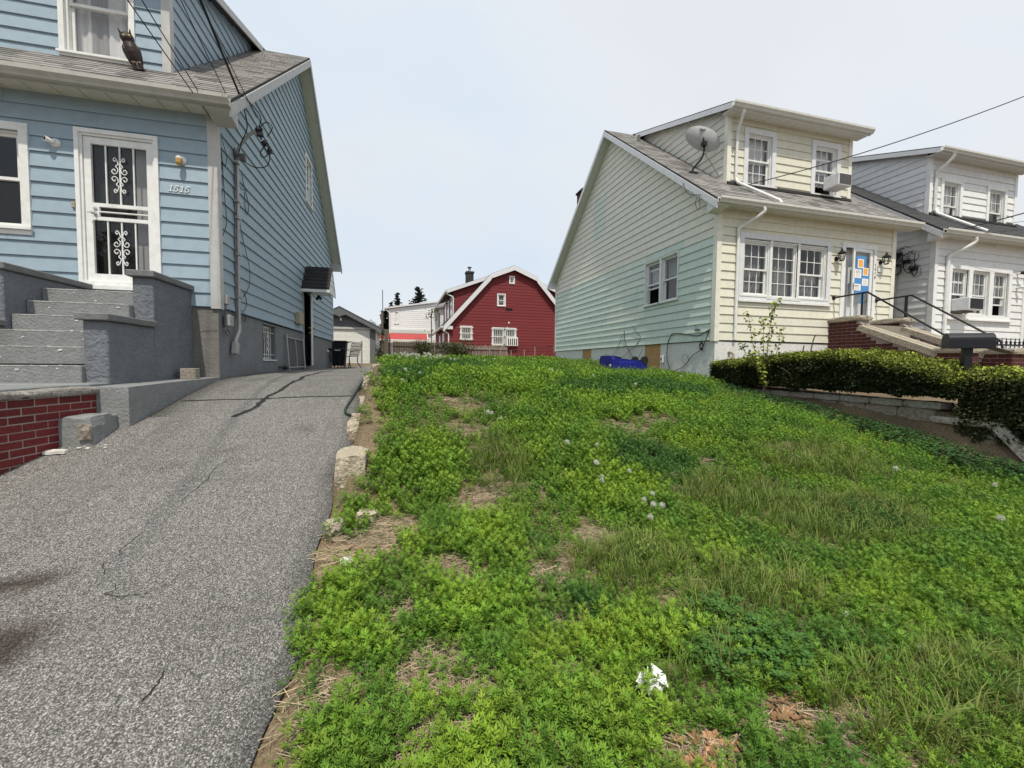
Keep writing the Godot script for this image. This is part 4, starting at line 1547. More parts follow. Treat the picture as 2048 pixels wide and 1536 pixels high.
func blue_house_fittings() -> void:
	# service mast: conduit up the side wall, bent out to a weatherhead
	var o := LW(0.05, 0.2, -0.6)
	var ms := thing("service_mast", "grey electric conduit climbing the blue side wall to a weatherhead under the eave", "conduit", o)
	var L := func(x: float, y: float, z: float) -> Vector3: return LW(x, y, z) - o
	tubes("conduit", [L.call(0.055, 0.6, -0.62), L.call(0.055, 1.5, -0.64), L.call(0.055, 3.0, -0.68), L.call(0.055, 3.42, -0.7), L.call(0.12, 3.62, -0.72), L.call(0.26, 3.8, -0.72), L.call(0.36, 3.86, -0.72)], 0.026, M.galvanised, ms, 10)
	tubes("lower_bend", [L.call(0.055, 0.62, -0.62), L.call(0.055, 0.5, -0.6), L.call(0.05, 0.36, -0.48), L.call(0.05, 0.26, -0.44)], 0.034, M.galvanised, ms, 10)
	var g := G.new()
	g.at(Transform3D(Basis().rotated(Vector3.RIGHT, -0.25), L.call(0.05, 0.11, -0.43)))
	g.cbox(Vector3(-0.045, 0, -0.055), Vector3(0.045, 0.2, 0.055), 0.01)
	gp("end_box", g, M.galvanised, ms)
	tubes("twin_cable", [L.call(0.03, 0.7, -0.56), L.call(0.03, 1.8, -0.58), L.call(0.03, 3.0, -0.63), L.call(0.03, 3.5, -0.66)], 0.012, M.grey_cable, ms, 6)
	for y in [1.05, 1.75, 2.35, 2.62, 3.25]:
		g = G.new()
		g.box(L.call(0.0, y, -0.60), L.call(0.09, y + 0.035, -0.72))
		gp("strap", g, M.galvanised, ms)
	g = G.new()
	g.at(Transform3D(Basis().rotated(Vector3.FORWARD, 1.0), L.call(0.36, 3.86, -0.72)))
	g.lathe([Vector2(0.0, -0.04), Vector2(0.04, -0.03), Vector2(0.05, 0.0), Vector2(0.045, 0.05), Vector2(0.02, 0.08), Vector2(0.0, 0.085)], 12)
	gp("weatherhead", g, M.black_plastic, ms)
	for k in 3:
		g = G.new()
		g.at(Transform3D(Basis().rotated(Vector3.BACK, 0.5 * k), L.call(0.42 + 0.05 * k, 3.75 - 0.1 * k, -0.62 - 0.06 * k)))
		g.cbox(Vector3(-0.05, -0.035, -0.03), Vector3(0.05, 0.035, 0.03), 0.012)
		g.tube([Vector3(0, -0.03, 0), Vector3(0.02, -0.08, 0)], 0.022, 8, 0.012)
		gp("splice_cap", g, M.black_plastic, ms)
	for w in [[[0.36, 3.86, -0.7], [0.5, 3.98, -0.66], [0.6, 3.9, -0.64], [0.52, 3.74, -0.64]], [[0.36, 3.86, -0.7], [0.44, 4.02, -0.6], [0.34, 4.12, -0.35], [0.30, 4.08, -0.08]], [[0.48, 3.7, -0.66], [0.55, 3.55, -0.66], [0.5, 3.3, -0.7], [0.3, 3.25, -0.72], [0.1, 3.35, -0.7]], [[0.47, 3.62, -0.7], [0.4, 3.5, -0.7], [0.42, 3.42, -0.7], [0.5, 3.47, -0.7], [0.46, 3.6, -0.7]], [[0.06, 3.4, -0.7], [0.16, 3.6, -0.6], [0.3, 3.75, -0.4], [0.31, 3.98, -0.2]]]:
		var ps := []
		for q in w:
			ps.append(L.call(q[0], q[1], q[2]))
		tubes("wire", ps, 0.0085, M.rubber, ms, 6)
	g = G.new()
	g.at(Transform3D(Basis(), L.call(0.14, 3.36, -0.66)))
	g.cbox(Vector3(-0.04, -0.06, -0.03), Vector3(0.05, 0.05, 0.05), 0.01)
	g.tube([Vector3(0, 0.0, 0.0), Vector3(-0.12, 0.05, 0.04)], 0.02, 8)
	gp("clamp", g, M.grey_cable, ms)
	# loose telephone and cable wires on the wall
	var lw := thing("loose_wires", "thin black wires hanging loose down the blue side wall beside the conduit", "wires", LW(0.02, 1.0, -0.9))
	var o2 := lw.position
	for w in [
		[[0.015, 3.4, -0.12], [0.03, 3.1, -0.14], [0.03, 2.6, -0.2], [0.04, 2.2, -0.24], [0.03, 2.05, -0.2], [0.02, 1.85, -0.08], [0.02, 1.7, -0.06]],
		[[0.015, 3.45, -0.1], [0.05, 3.3, -0.16], [0.06, 3.15, -0.24], [0.04, 3.0, -0.2], [0.03, 3.1, -0.12]],
		[[0.015, 3.42, -0.1], [0.02, 2.9, -0.16], [0.02, 2.4, -0.12], [0.02, 1.9, -0.09], [0.02, 1.0, -0.08]],
		[[0.02, 2.55, -0.75], [0.03, 2.1, -0.95], [0.05, 1.7, -1.15], [0.04, 1.4, -1.2], [0.03, 1.2, -1.05], [0.02, 1.0, -0.78], [0.02, 0.85, -0.74]],
		[[0.02, 1.2, -0.95], [0.03, 1.1, -1.05], [0.04, 0.95, -1.0], [0.02, 0.85, -0.9]],
		[[0.02, 0.9, -0.72], [0.06, 0.8, -0.86], [0.05, 0.68, -0.9], [0.03, 0.75, -0.78], [0.02, 0.62, -0.74]],
		[[0.02, 3.05, -0.72], [0.03, 2.95, -0.9], [0.03, 2.98, -1.1], [0.03, 2.8, -1.25], [0.03, 2.6, -1.2], [0.03, 2.7, -1.08], [0.03, 2.95, -1.08]],
		[[0.03, 3.2, -0.95], [0.03, 3.05, -1.05], [0.04, 2.98, -1.12]]]:
		var ps := []
		for q in w:
			ps.append(LW(q[0], q[1], q[2]) - o2)
		tubes("wire", ps, 0.005, M.rubber, lw, 5)
	# small boxes at the foot of the wall
	var bx := thing("meter_box", "two small grey utility boxes joined by a pipe low on the blue house corner", "utility box", LW(0.0, 0.5, -0.15))
	o2 = bx.position
	for b in [[0.88, 1.02, -0.10, -0.22, 0.07], [0.55, 0.72, -0.14, -0.30, 0.09]]:
		g = G.new()
		g.cbox(Vector3(0.004, b[0] - o2.y, b[3] - (-0.15)), Vector3(b[4], b[1] - o2.y, b[2] - (-0.15)), 0.008)
		gp("box", g, M.galvanised, bx)
	g = G.new()
	g.tube([Vector3(0.03, 0.37, 0.01), Vector3(0.03, -0.02, 0.02)], 0.014, 8)
	g.tube([Vector3(0.03, 0.05, 0.02), Vector3(0.03, -0.08, 0.01), Vector3(0.05, -0.1, -0.05)], 0.01, 6)
	g.tube([Vector3(0.03, 0.0, -0.03), Vector3(0.05, -0.06, -0.1)], 0.009, 6)
	gp("pipe", g, M.grey_cable, bx)
	# wooden letter box by the side door
	g = G.new()
	g.cbox(Vector3(0.0, 0.0, -0.24), Vector3(0.1, 0.30, 0.24), 0.006)
	var wb := gp("letter_box", g, M.old_stone, self)
	wb.position = LW(0.02, 0.98, -4.75)
	wb.rotation.y = deg_to_rad(-0.8)
	tag(wb, "tan wall box on the blue siding just left of the side door", "letter box")
	# chain-link gate panel leaning on the foundation
	var gt := thing("gate_panel", "small galvanised chain-link gate panel leaning against the grey foundation beside the side door", "gate", LW(0.0, -0.2, -4.5))
	gt.rotation.y = deg_to_rad(-0.8)
	var tilt := Basis(Vector3.FORWARD, Vector3(-0.06, 1.0, 0).normalized(), Vector3(1.0, 0.06, 0).normalized())
	var GT := Transform3D(tilt, Vector3(0.075, 0.0, 0.85))
	g = G.new()
	g.at(GT)
	g.tube([Vector3(0, -0.02, 0), Vector3(0, 0.85, 0)], 0.02, 8)
	g.tube([Vector3(1.65, 0.0, 0), Vector3(1.65, 0.85, 0)], 0.02, 8)
	g.tube([Vector3(0, 0.78, 0), Vector3(1.65, 0.78, 0)], 0.016, 8)
	g.tube([Vector3(0, 0.06, 0), Vector3(1.65, 0.06, 0)], 0.016, 8)
	g.tube([Vector3(0.8, 0.06, 0), Vector3(0.8, 0.78, 0)], 0.012, 8)
	gp("frame", g, M.galvanised, gt)
	g = G.new()
	chain_link(g, GT * Transform3D(Basis(), Vector3(0.02, 0.07, 0)), 1.6, 0.7, 0.07, 0.003, true)
	gp("mesh", g, M.grey_cable, gt)
	# weed at the wall foot
	# ---- patio corner at the end of the drive
	var pl := LW(-0.1, drive_h(0, -17.8), -10.3)
	var gy := drive_h(0, -18.0) + 0.012
	var bin := thing("wheeled_bin", "black plastic wheeled bin at the rear corner of the blue house", "bin", Vector3(-2.33, gy, -18.3))
	g = G.new()
	g.hexa(Vector3(-0.24, 0.06, -0.24), Vector3(0.24, 0.06, -0.24), Vector3(0.24, 0.06, 0.24), Vector3(-0.24, 0.06, 0.24), Vector3(-0.31, 0.98, -0.31), Vector3(0.31, 0.98, -0.31), Vector3(0.31, 0.98, 0.31), Vector3(-0.31, 0.98, 0.31))
	gp("body", g, M.black_plastic, bin)
	g = G.new()
	g.cbox(Vector3(-0.35, 0.985, -0.34), Vector3(0.35, 1.06, 0.36), 0.02)
	gp("lid", g, M.black_plastic, bin)
	for s in [-1.0, 1.0]:
		g = G.new()
		g.tube([Vector3(0.2 * s - 0.025, 0.1, -0.25), Vector3(0.2 * s + 0.025, 0.1, -0.25)], 0.1, 14)
		gp("wheel", g, M.rubber, bin)
	g = G.new()
	g.box(Vector3(-0.12, 0.66, 0.292), Vector3(0.12, 0.71, 0.3))
	gp("label_strip", g, M.vinyl, bin)
	var chairs := [[-2.95, -17.0, 0.55, "black wire patio chair with a white cushion, left of the patio table"], [-1.82, -17.3, -2.2, "black wire patio chair right of the patio table, against the chain-link fence"]]
	for k in 2:
		var c := thing("patio_chair", chairs[k][3], "chair", Vector3(chairs[k][0], drive_h(0, chairs[k][1]) + 0.012, chairs[k][1]), chairs[k][2], "patio chairs")
		g = G.new()
		g.box(Vector3(-0.24, 0.42, -0.22), Vector3(0.24, 0.435, 0.24))
		gp("seat", g, M.black_iron, c)
		g = G.new()
		for i in 9:
			var x := -0.24 + 0.48 * i / 8.0
			g.tube([Vector3(x, 0.43, -0.22), Vector3(x * 1.1, 0.68, -0.29), Vector3(x * 1.15, 0.92, -0.38)], 0.010, 5)
		for i in 5:
			var t := i / 4.0
			g.tube([Vector3(-0.25 - 0.03 * t, 0.5 + 0.42 * t, -0.24 - 0.14 * t), Vector3(0.25 + 0.03 * t, 0.5 + 0.42 * t, -0.24 - 0.14 * t)], 0.011, 5)
		gp("backrest", g, M.black_iron, c)
		for s in [-1.0, 1.0]:
			g = G.new()
			g.tube(catmull([Vector3(0.23 * s, 0.43, 0.22), Vector3(0.25 * s, 0.2, 0.24), Vector3(0.29 * s, 0.0, 0.32)], 4), 0.018, 6)
			gp("leg", g, M.black_iron, c)
			g = G.new()
			g.tube(catmull([Vector3(0.23 * s, 0.43, -0.2), Vector3(0.22 * s, 0.2, -0.2), Vector3(0.29 * s, 0.0, -0.32)], 4), 0.018, 6)
			gp("leg", g, M.black_iron, c)
			g = G.new()
			g.tube(catmull([Vector3(0.26 * s, 0.66, -0.28), Vector3(0.3 * s, 0.67, 0.0), Vector3(0.3 * s, 0.62, 0.2), Vector3(0.25 * s, 0.43, 0.22)], 4), 0.012, 6)
			gp("armrest", g, M.black_iron, c)
	var cu := G.new()
	wobble_box(cu, Vector3(-0.25, 0, -0.24), Vector3(0.25, 0.09, 0.24), 0.015, 4)
	var cm := gp("seat_cushion", cu, M.curtain_white, self)
	cm.position = Vector3(-2.78, drive_h(0, -17.0) + 0.66, -16.8)
	cm.rotation = Vector3(0.1, 0.5, -0.32)
	tag(cm, "white cushion lying askew over the left patio chair", "cushion")
	var tb := thing("patio_table", "round black wire patio table between the two patio chairs", "table", Vector3(-2.35, drive_h(0, -17.2) + 0.012, -17.3))
	g = G.new()
	g.lathe([Vector2(0.0, 0.69), Vector2(0.45, 0.69), Vector2(0.46, 0.70), Vector2(0.45, 0.715), Vector2(0.0, 0.715)], 24)
	gp("tabletop", g, M.black_iron, tb)
	for i in 4:
		g = G.new()
		var q := Basis().rotated(Vector3.UP, PI / 4 + i * PI / 2)
		g.tube(catmull([q * Vector3(0.4, 0.69, 0), q * Vector3(0.2, 0.4, 0), q * Vector3(0.22, 0.2, 0), q * Vector3(0.4, 0.0, 0)], 4), 0.014, 6)
		gp("leg", g, M.black_iron, tb)
	# chain-link fence closing the drive, with its end post
	var cf := thing("chain_link_fence", "short chain-link fence closing the end of the drive in front of the garage", "fence", Vector3(-2.0, gy, -18.9))
	g = G.new()
	g.tube([Vector3(0.5, 0, 0), Vector3(0.5, 1.12, 0)], 0.03, 8)
	gp("post", g, M.galvanised, cf)
	g = G.new()
	g.tube([Vector3(-0.75, 0, 0), Vector3(-0.75, 1.12, 0)], 0.03, 8)
	gp("post", g, M.galvanised, cf)
	g = G.new()
	g.tube([Vector3(-0.75, 1.06, 0), Vector3(0.5, 1.06, 0)], 0.02, 8)
	gp("rail", g, M.galvanised, cf)
	g = G.new()
	chain_link(g, Transform3D(Basis(), Vector3(-0.72, 0.04, 0.01)), 1.2, 1.0, 0.075, 0.0035)
	gp("mesh", g, M.galvanised, cf)

# ---- the beige and green house on the right
const RB := Vector3(7.16, 0, -8.36)

func beige_house() -> void:
	var root := thing("beige_house", "beige clapboard house with patchy pale green lower side wall and boarded cellar windows", "house", RB)
	var fl := func(_u, _v): return [M.beige_siding, 0.95 + 0.06 * rng.randf()]
	var sl := func(u, v):
		if v < 3.02 or (v < 3.26 and u > 1.4):
			if u > 2.9 and u < 5.6 and v > 1.2:
				var k := 0.5 + 0.5 * sin(u * 5.0 + v * 9.0)
				return [M.faded_green_siding if k > 0.3 else M.green_siding, 0.96 + 0.06 * rng.randf()]
			return [M.green_siding, 0.95 + 0.07 * rng.randf()]
		if u > 5.55 and u < 6.5 and v > 4.72 and v < 6.15:
			return [M.faded_green_siding, 0.95]
		return [M.grey_beige_siding, 0.95 + 0.06 * rng.randf()]
	var ds := func(_u, _v): return [M.grey_beige_siding, 0.86 + 0.05 * rng.randf()]
	var d := {
		"yb": 0.61, "trim": M.white_trim, "soffit": M.soffit_white, "corner": M.grey_beige_siding, "wall_m": M.grey_beige_siding, "gutter": M.gutter_white, "shingle": M.shingle_grey, "roof_edge": M.roof_edge,
		"front_holes": [rect(0.73, 1.69, 3.29, 3.03), rect(3.87, 0.5, 4.84, 3.06)], "side_holes": [rect(1.38, 1.75, 2.93, 3.0)],
		"front_look": fl, "side_look": sl, "dormer_look": func(_u, _v): return [M.beige_siding, 0.9 + 0.06 * rng.randf()], "dormer_side_look": ds,
		"splits": [[4.72, 6.15, 5.55], [4.72, 6.15, 6.5], [0.6, 3.27, 5.3], [0.6, 3.27, 2.93], [1.2, 3.27, 4.2]],
		"dormer": [0.94, 5.05], "dormer_holes": [rect(1.55, 4.7, 2.33, 6.0), rect(3.77, 4.7, 4.55, 6.0)],
		"budget": 300, "tones": [0.6, 0.8, 0.95, 1.1, 1.25, 0.7],
		"foundation": func(r: Node3D, X: Vector3):
			var g := G.new()
			for b in [[0.02, 2.13, -1.4, 0.59], [2.13, 2.92, -1.4, -0.13], [2.92, 6.58, -1.4, 0.59], [6.58, 7.38, -1.4, -0.12], [7.38, 10.38, -1.4, 0.59]]:
				g.box(X * 0.02 + Vector3(0, b[2], -b[0]), X * 0.27 + Vector3(0, b[3], -b[1]))
			gp("side_foundation", g, M.stucco_white, r)
			g = G.new()
			g.box(X * 0.016 + Vector3(0, -1.4, 0.0), X * 5.6 + Vector3(0, 0.575, -0.018))
			gp("front_foundation", g, M.stucco_white, r)
			for q in [[2.13, 2.92], [6.58, 7.38]]:
				g = G.new()
				g.box(X * 0.035 + Vector3(0, -0.13, -q[0]), X * 0.06 + Vector3(0, 0.605, -q[1]))
				gp("plywood_sheet", g, M.osb, r)}
	cape(root, 1.0, 5.6, d)
	var FW := Transform3D()
	var SW := Transform3D(Basis(Vector3.FORWARD, Vector3.UP, Vector3.LEFT), Vector3.ZERO)
	var cg: Material = M.dim_window_grey  # grey sheets added behind the front panes to brighten them like reflected sky
	# front: three lights in one broad white surround
	var g := G.new()
	frame2(g, 0.735, 1.69, 3.285, 3.03, 0.13, -0.01, 0.035)
	gp("window_surround", g, M.white_trim, root)
	g = G.new()
	g.box(Vector3(0.58, 1.53, 0.03), Vector3(3.44, 1.575, 0.075))
	gp("sill", g, M.vinyl, root)
	window(root, Transform3D(Basis(), Vector3(0.745, 1.70, 0)), 0.76, 1.28, {"casing": false, "proud": 0.01, "meet": 0.62, "gu": [3, 2], "gl": [3, 2], "curtains": [[0.03, 0.73, 0.0, 1.26, cg]]})
	window(root, Transform3D(Basis(), Vector3(1.535, 1.66, 0)), 0.82, 1.33, {"casing": false, "proud": 0.012, "fixed": true, "gu": [3, 4], "curtains": [[0.03, 0.8, 0.0, 1.3, cg]]})
	window(root, Transform3D(Basis(), Vector3(2.43, 1.70, 0)), 0.82, 1.28, {"casing": false, "proud": 0.01, "meet": 0.6, "gu": [3, 2], "gl": [3, 2], "open": 0.0, "curtains": [[0.03, 0.8, 0.0, 0.62, cg]]})
	for x in [1.51, 2.355]:
		g = G.new()
		g.box(Vector3(x, 1.69, -0.02), Vector3(x + 0.07, 3.03, 0.02))
		gp("mullion", g, M.vinyl, root)
	# side: a pair of double-hung windows, the rear one open at the bottom
	window(root, SW * Transform3D(Basis(), Vector3(1.40, 1.77, 0)), 0.72, 1.22, {"case": 0.035, "meet": 0.60, "curtains": [[0.02, 0.7, 0.0, 0.6, M.screen], [0.02, 0.7, 0.6, 1.2, M.curtain_grey]]})
	window(root, SW * Transform3D(Basis(), Vector3(2.19, 1.77, 0)), 0.72, 1.22, {"case": 0.035, "meet": 0.58, "open": 0.42, "room": M.room_dark, "curtains": [[0.02, 0.7, 0.58, 1.2, M.curtain_grey]]})
	# dormer windows
	var DT := Transform3D(Basis(), Vector3(0, 0, -0.85))
	window(root, DT * Transform3D(Basis(), Vector3(1.56, 4.71, 0)), 0.76, 1.28, {"case": 0.13, "case_m": M.white_trim, "meet": 0.64, "gu": [3, 2], "gl": [3, 2], "curtains": [[0.02, 0.75, 0.62, 1.26, M.curtain_white], [0.02, 0.75, 0.0, 0.6, M.curtain_grey]]})
	window(root, DT * Transform3D(Basis(), Vector3(3.78, 4.71, 0)), 0.76, 1.28, {"case": 0.13, "case_m": M.white_trim, "meet": 0.66, "open": 0.32, "gu": [3, 2], "gl": [3, 2], "curtains": [[0.02, 0.75, 0.62, 1.26, M.curtain_white], [0.02, 0.75, 0.3, 0.6, M.curtain_grey]]})
	# front door: white surround, storm door a little open, notices on blue film
	g = G.new()
	g.box(Vector3(3.75, 0.9, -0.01), Vector3(3.87, 3.06, 0.045))
	g.box(Vector3(4.84, 0.9, -0.01), Vector3(4.94, 3.06, 0.045))
	g.box(Vector3(3.75, 3.06, -0.01), Vector3(4.94, 3.17, 0.045))
	var door := gp("front_door", g, M.white_metal, root)
	g = G.new()
	g.box(Vector3(3.86, 0.9, -0.14), Vector3(4.85, 3.07, -0.12))
	gp("inner_door", g, M.vinyl, door)
	g = G.new()
	for i in 3:
		var c := Vector3(4.02, 2.66, -0.117)
		var a0 := PI * 0.5 + i * PI / 6.0 + 0.03
		var a1 := PI * 0.5 + (i + 1) * PI / 6.0 - 0.03
		g.tri(c + Vector3(cos(a0) * 0.04, sin(a0) * 0.05, 0), c + Vector3(cos(a0) * 0.15, sin(a0) * 0.2, 0), c + Vector3(cos(a1) * 0.15, sin(a1) * 0.2, 0))
	gp("fanlight", g, M.room_dark, door)
	g = G.new()
	g.box(Vector3(3.98, 1.0, -0.119), Vector3(4.5, 1.02, -0.112))
	gp("door_rail", g, M.vinyl, door)
	var ST := Transform3D(Basis().rotated(Vector3.UP, deg_to_rad(4.0)), Vector3(4.82, 1.1, 0.03))   # hinge on the right, x leftwards negative
	g = G.new()
	g.at(ST)
	var w := -0.74
	for b in [[w, 0.0, 0.0, 0.14], [w, 1.87, 0.0, 1.95], [w, 0.14, w + 0.065, 1.87], [-0.10, 0.14, 0.0, 1.87]]:
		g.box(Vector3(b[0], b[1], -0.035), Vector3(b[2], b[3], 0.0))
	gp("storm_door", g, M.white_metal, door)
	g = G.new()
	g.at(ST)
	g.quad(Vector3(w + 0.065, 0.14, -0.018), Vector3(-0.10, 0.14, -0.018), Vector3(-0.10, 1.87, -0.018), Vector3(w + 0.065, 1.87, -0.018))
	gp("pane", g, M.glass, door)
	g = G.new()
	g.at(ST)
	g.box(Vector3(w + 0.07, 0.15, -0.6), Vector3(-0.1, 1.87, -0.596))
	gp("film_backing", g, M.curtain_grey, door)
	g = G.new()
	g.at(ST)
	for b in [[-0.60, 1.42, -0.24, 1.77], [-0.66, 0.86, -0.105, 1.42], [-0.40, 0.55, -0.26, 0.86], [-0.64, 0.80, -0.40, 0.858]]:
		g.box(Vector3(b[0], b[1], -0.016), Vector3(b[2], b[3], -0.013))
	gp("blue_film", g, M.tape_blue, door)
	var nt := [[-0.555, 1.46, -0.335, 1.69, 1], [-0.35, 1.28, -0.14, 1.48, 1], [-0.655, 1.20, -0.41, 1.42, 0], [-0.37, 1.02, -0.13, 1.20, 2], [-0.665, 0.88, -0.41, 1.05, 2]]
	for q in nt:
		var pg := G.new()
		pg.at(ST)
		pg.quad_uv(Vector3(q[0], q[1], -0.010), Vector3(q[2], q[1], -0.010), Vector3(q[2], q[3], -0.008), Vector3(q[0], q[3], -0.008))
		gp("notice", pg, notice(q[4]), door)
	g = G.new()
	g.at(ST)
	g.tube([Vector3(w + 0.03, 0.98, 0.0), Vector3(w + 0.03, 0.98, 0.05), Vector3(w + 0.12, 0.985, 0.055)], 0.009, 7)
	g.box(Vector3(w + 0.018, 0.9, 0.0), Vector3(w + 0.042, 1.06, 0.008))
	gp("handle", g, M.grey_cable, door)
	var yy := 2.665
	for ch in ["1", "5", "1", "9"]:
		lettering(ch, 0.095, door, Vector3(4.89, yy, 0.046), M.black_iron)
		yy -= 0.105
	# bell plate, faucet stub
	g = G.new()
	g.cbox(Vector3(5.0, 2.5, 0.02), Vector3(5.17, 2.62, 0.055), 0.01)
	gp("letter_plate", g, M.vinyl, root)
	g = G.new()
	g.tube(catmull([Vector3(0.42, 0.32, 0.0), Vector3(0.42, 0.33, 0.06), Vector3(0.46, 0.26, 0.09), Vector3(0.40, 0.18, 0.06), Vector3(0.36, 0.16, 0.02)], 4), 0.035, 10)
	gp("vent_pipe", g, M.old_stone, root)
	# downspouts: from the dormer gutter down over the porch roof, and down the front
	g = G.new()
	g.tube([Vector3(1.02, 6.26, -0.42), Vector3(1.02, 6.16, -0.46), Vector3(1.17, 5.96, -0.77), Vector3(1.17, 5.8, -0.79), Vector3(1.17, 4.72, -0.79)], 0.036, 8)
	g.tube([Vector3(1.17, 4.78, -0.79), Vector3(1.17, 4.66, -0.72), Vector3(1.55, 3.93, 0.18), Vector3(1.56, 3.84, 0.24)], 0.036, 8)
	gp("downspout", g, M.vinyl, root)
	g = G.new()
	g.tube(catmull([Vector3(0.88, 3.62, 0.40), Vector3(0.88, 3.5, 0.39), Vector3(0.62, 3.28, 0.12), Vector3(0.53, 3.2, 0.06), Vector3(0.53, 3.0, 0.055)], 4), 0.037, 8)
	g.tube([Vector3(0.53, 3.02, 0.055), Vector3(0.53, 0.62, 0.055)], 0.037, 8)
	gp("downspout", g, M.vinyl, root)
	# vent stack on the roof
	g = G.new()
	g.tube([Vector3(0.42, roof_y(-4.2) - 0.05, -4.2), Vector3(0.42, roof_y(-4.2) + 0.2, -4.2)], 0.05, 10)
	gp("vent_stack", g, M.grey_cable, root)
	# red brick chimney on the rear slope
	g = G.new()
	g.box(Vector3(0.12, 4.6, -8.4), Vector3(0.56, 7.1, -7.85))
	var chim := gp("chimney", g, M.mortar, root)
	for f in [[Transform3D(Basis(Vector3.RIGHT, Vector3.UP, Vector3.BACK), Vector3(0.11, 0, -7.838)), 0.46], [Transform3D(Basis(Vector3.FORWARD, Vector3.UP, Vector3.LEFT), Vector3(0.108, 0, -7.84)), 0.57]]:
		brick_face(chim, f[0], 0.0, f[1], 5.4, 7.1, 0.075, 0.21, M.brick, func(_x, _y): return true)
	g = G.new()
	g.cbox(Vector3(0.06, 7.1, -8.46), Vector3(0.62, 7.18, -7.79), 0.01)
	gp("chimney_cap", g, M.chimney_black, chim)

func notice(kind: int) -> StandardMaterial3D:
	var key := "notice_%d" % kind
	if M.has(key):
		return M[key]
	var im := Image.create(96, 124, false, Image.FORMAT_RGB8)
	im.fill(Color(0.95, 0.95, 0.93))
	if kind == 1:
		im.fill_rect(Rect2i(12, 10, 72, 100), Color(0.97, 0.72, 0.38))
	var y := 18
	while y < 112:
		var x := 16
		while x < 78:
			var n := rng.randi_range(5, 14)
			var ink := Color(0.55, 0.5, 0.48) if kind != 1 else Color(0.75, 0.5, 0.25)
			if kind == 0 and y < 50:
				ink = Color(0.1, 0.1, 0.1)
			im.fill_rect(Rect2i(x, y, mini(n, 80 - x), 3 if kind != 0 or y > 50 else 6), ink)
			x += n + 3
		y += 9 if kind != 0 or y > 50 else 12
	var m := StandardMaterial3D.new()
	m.resource_name = "notice_print"
	m.albedo_texture = ImageTexture.create_from_image(im)
	m.roughness = 0.8
	M[key] = m
	return m

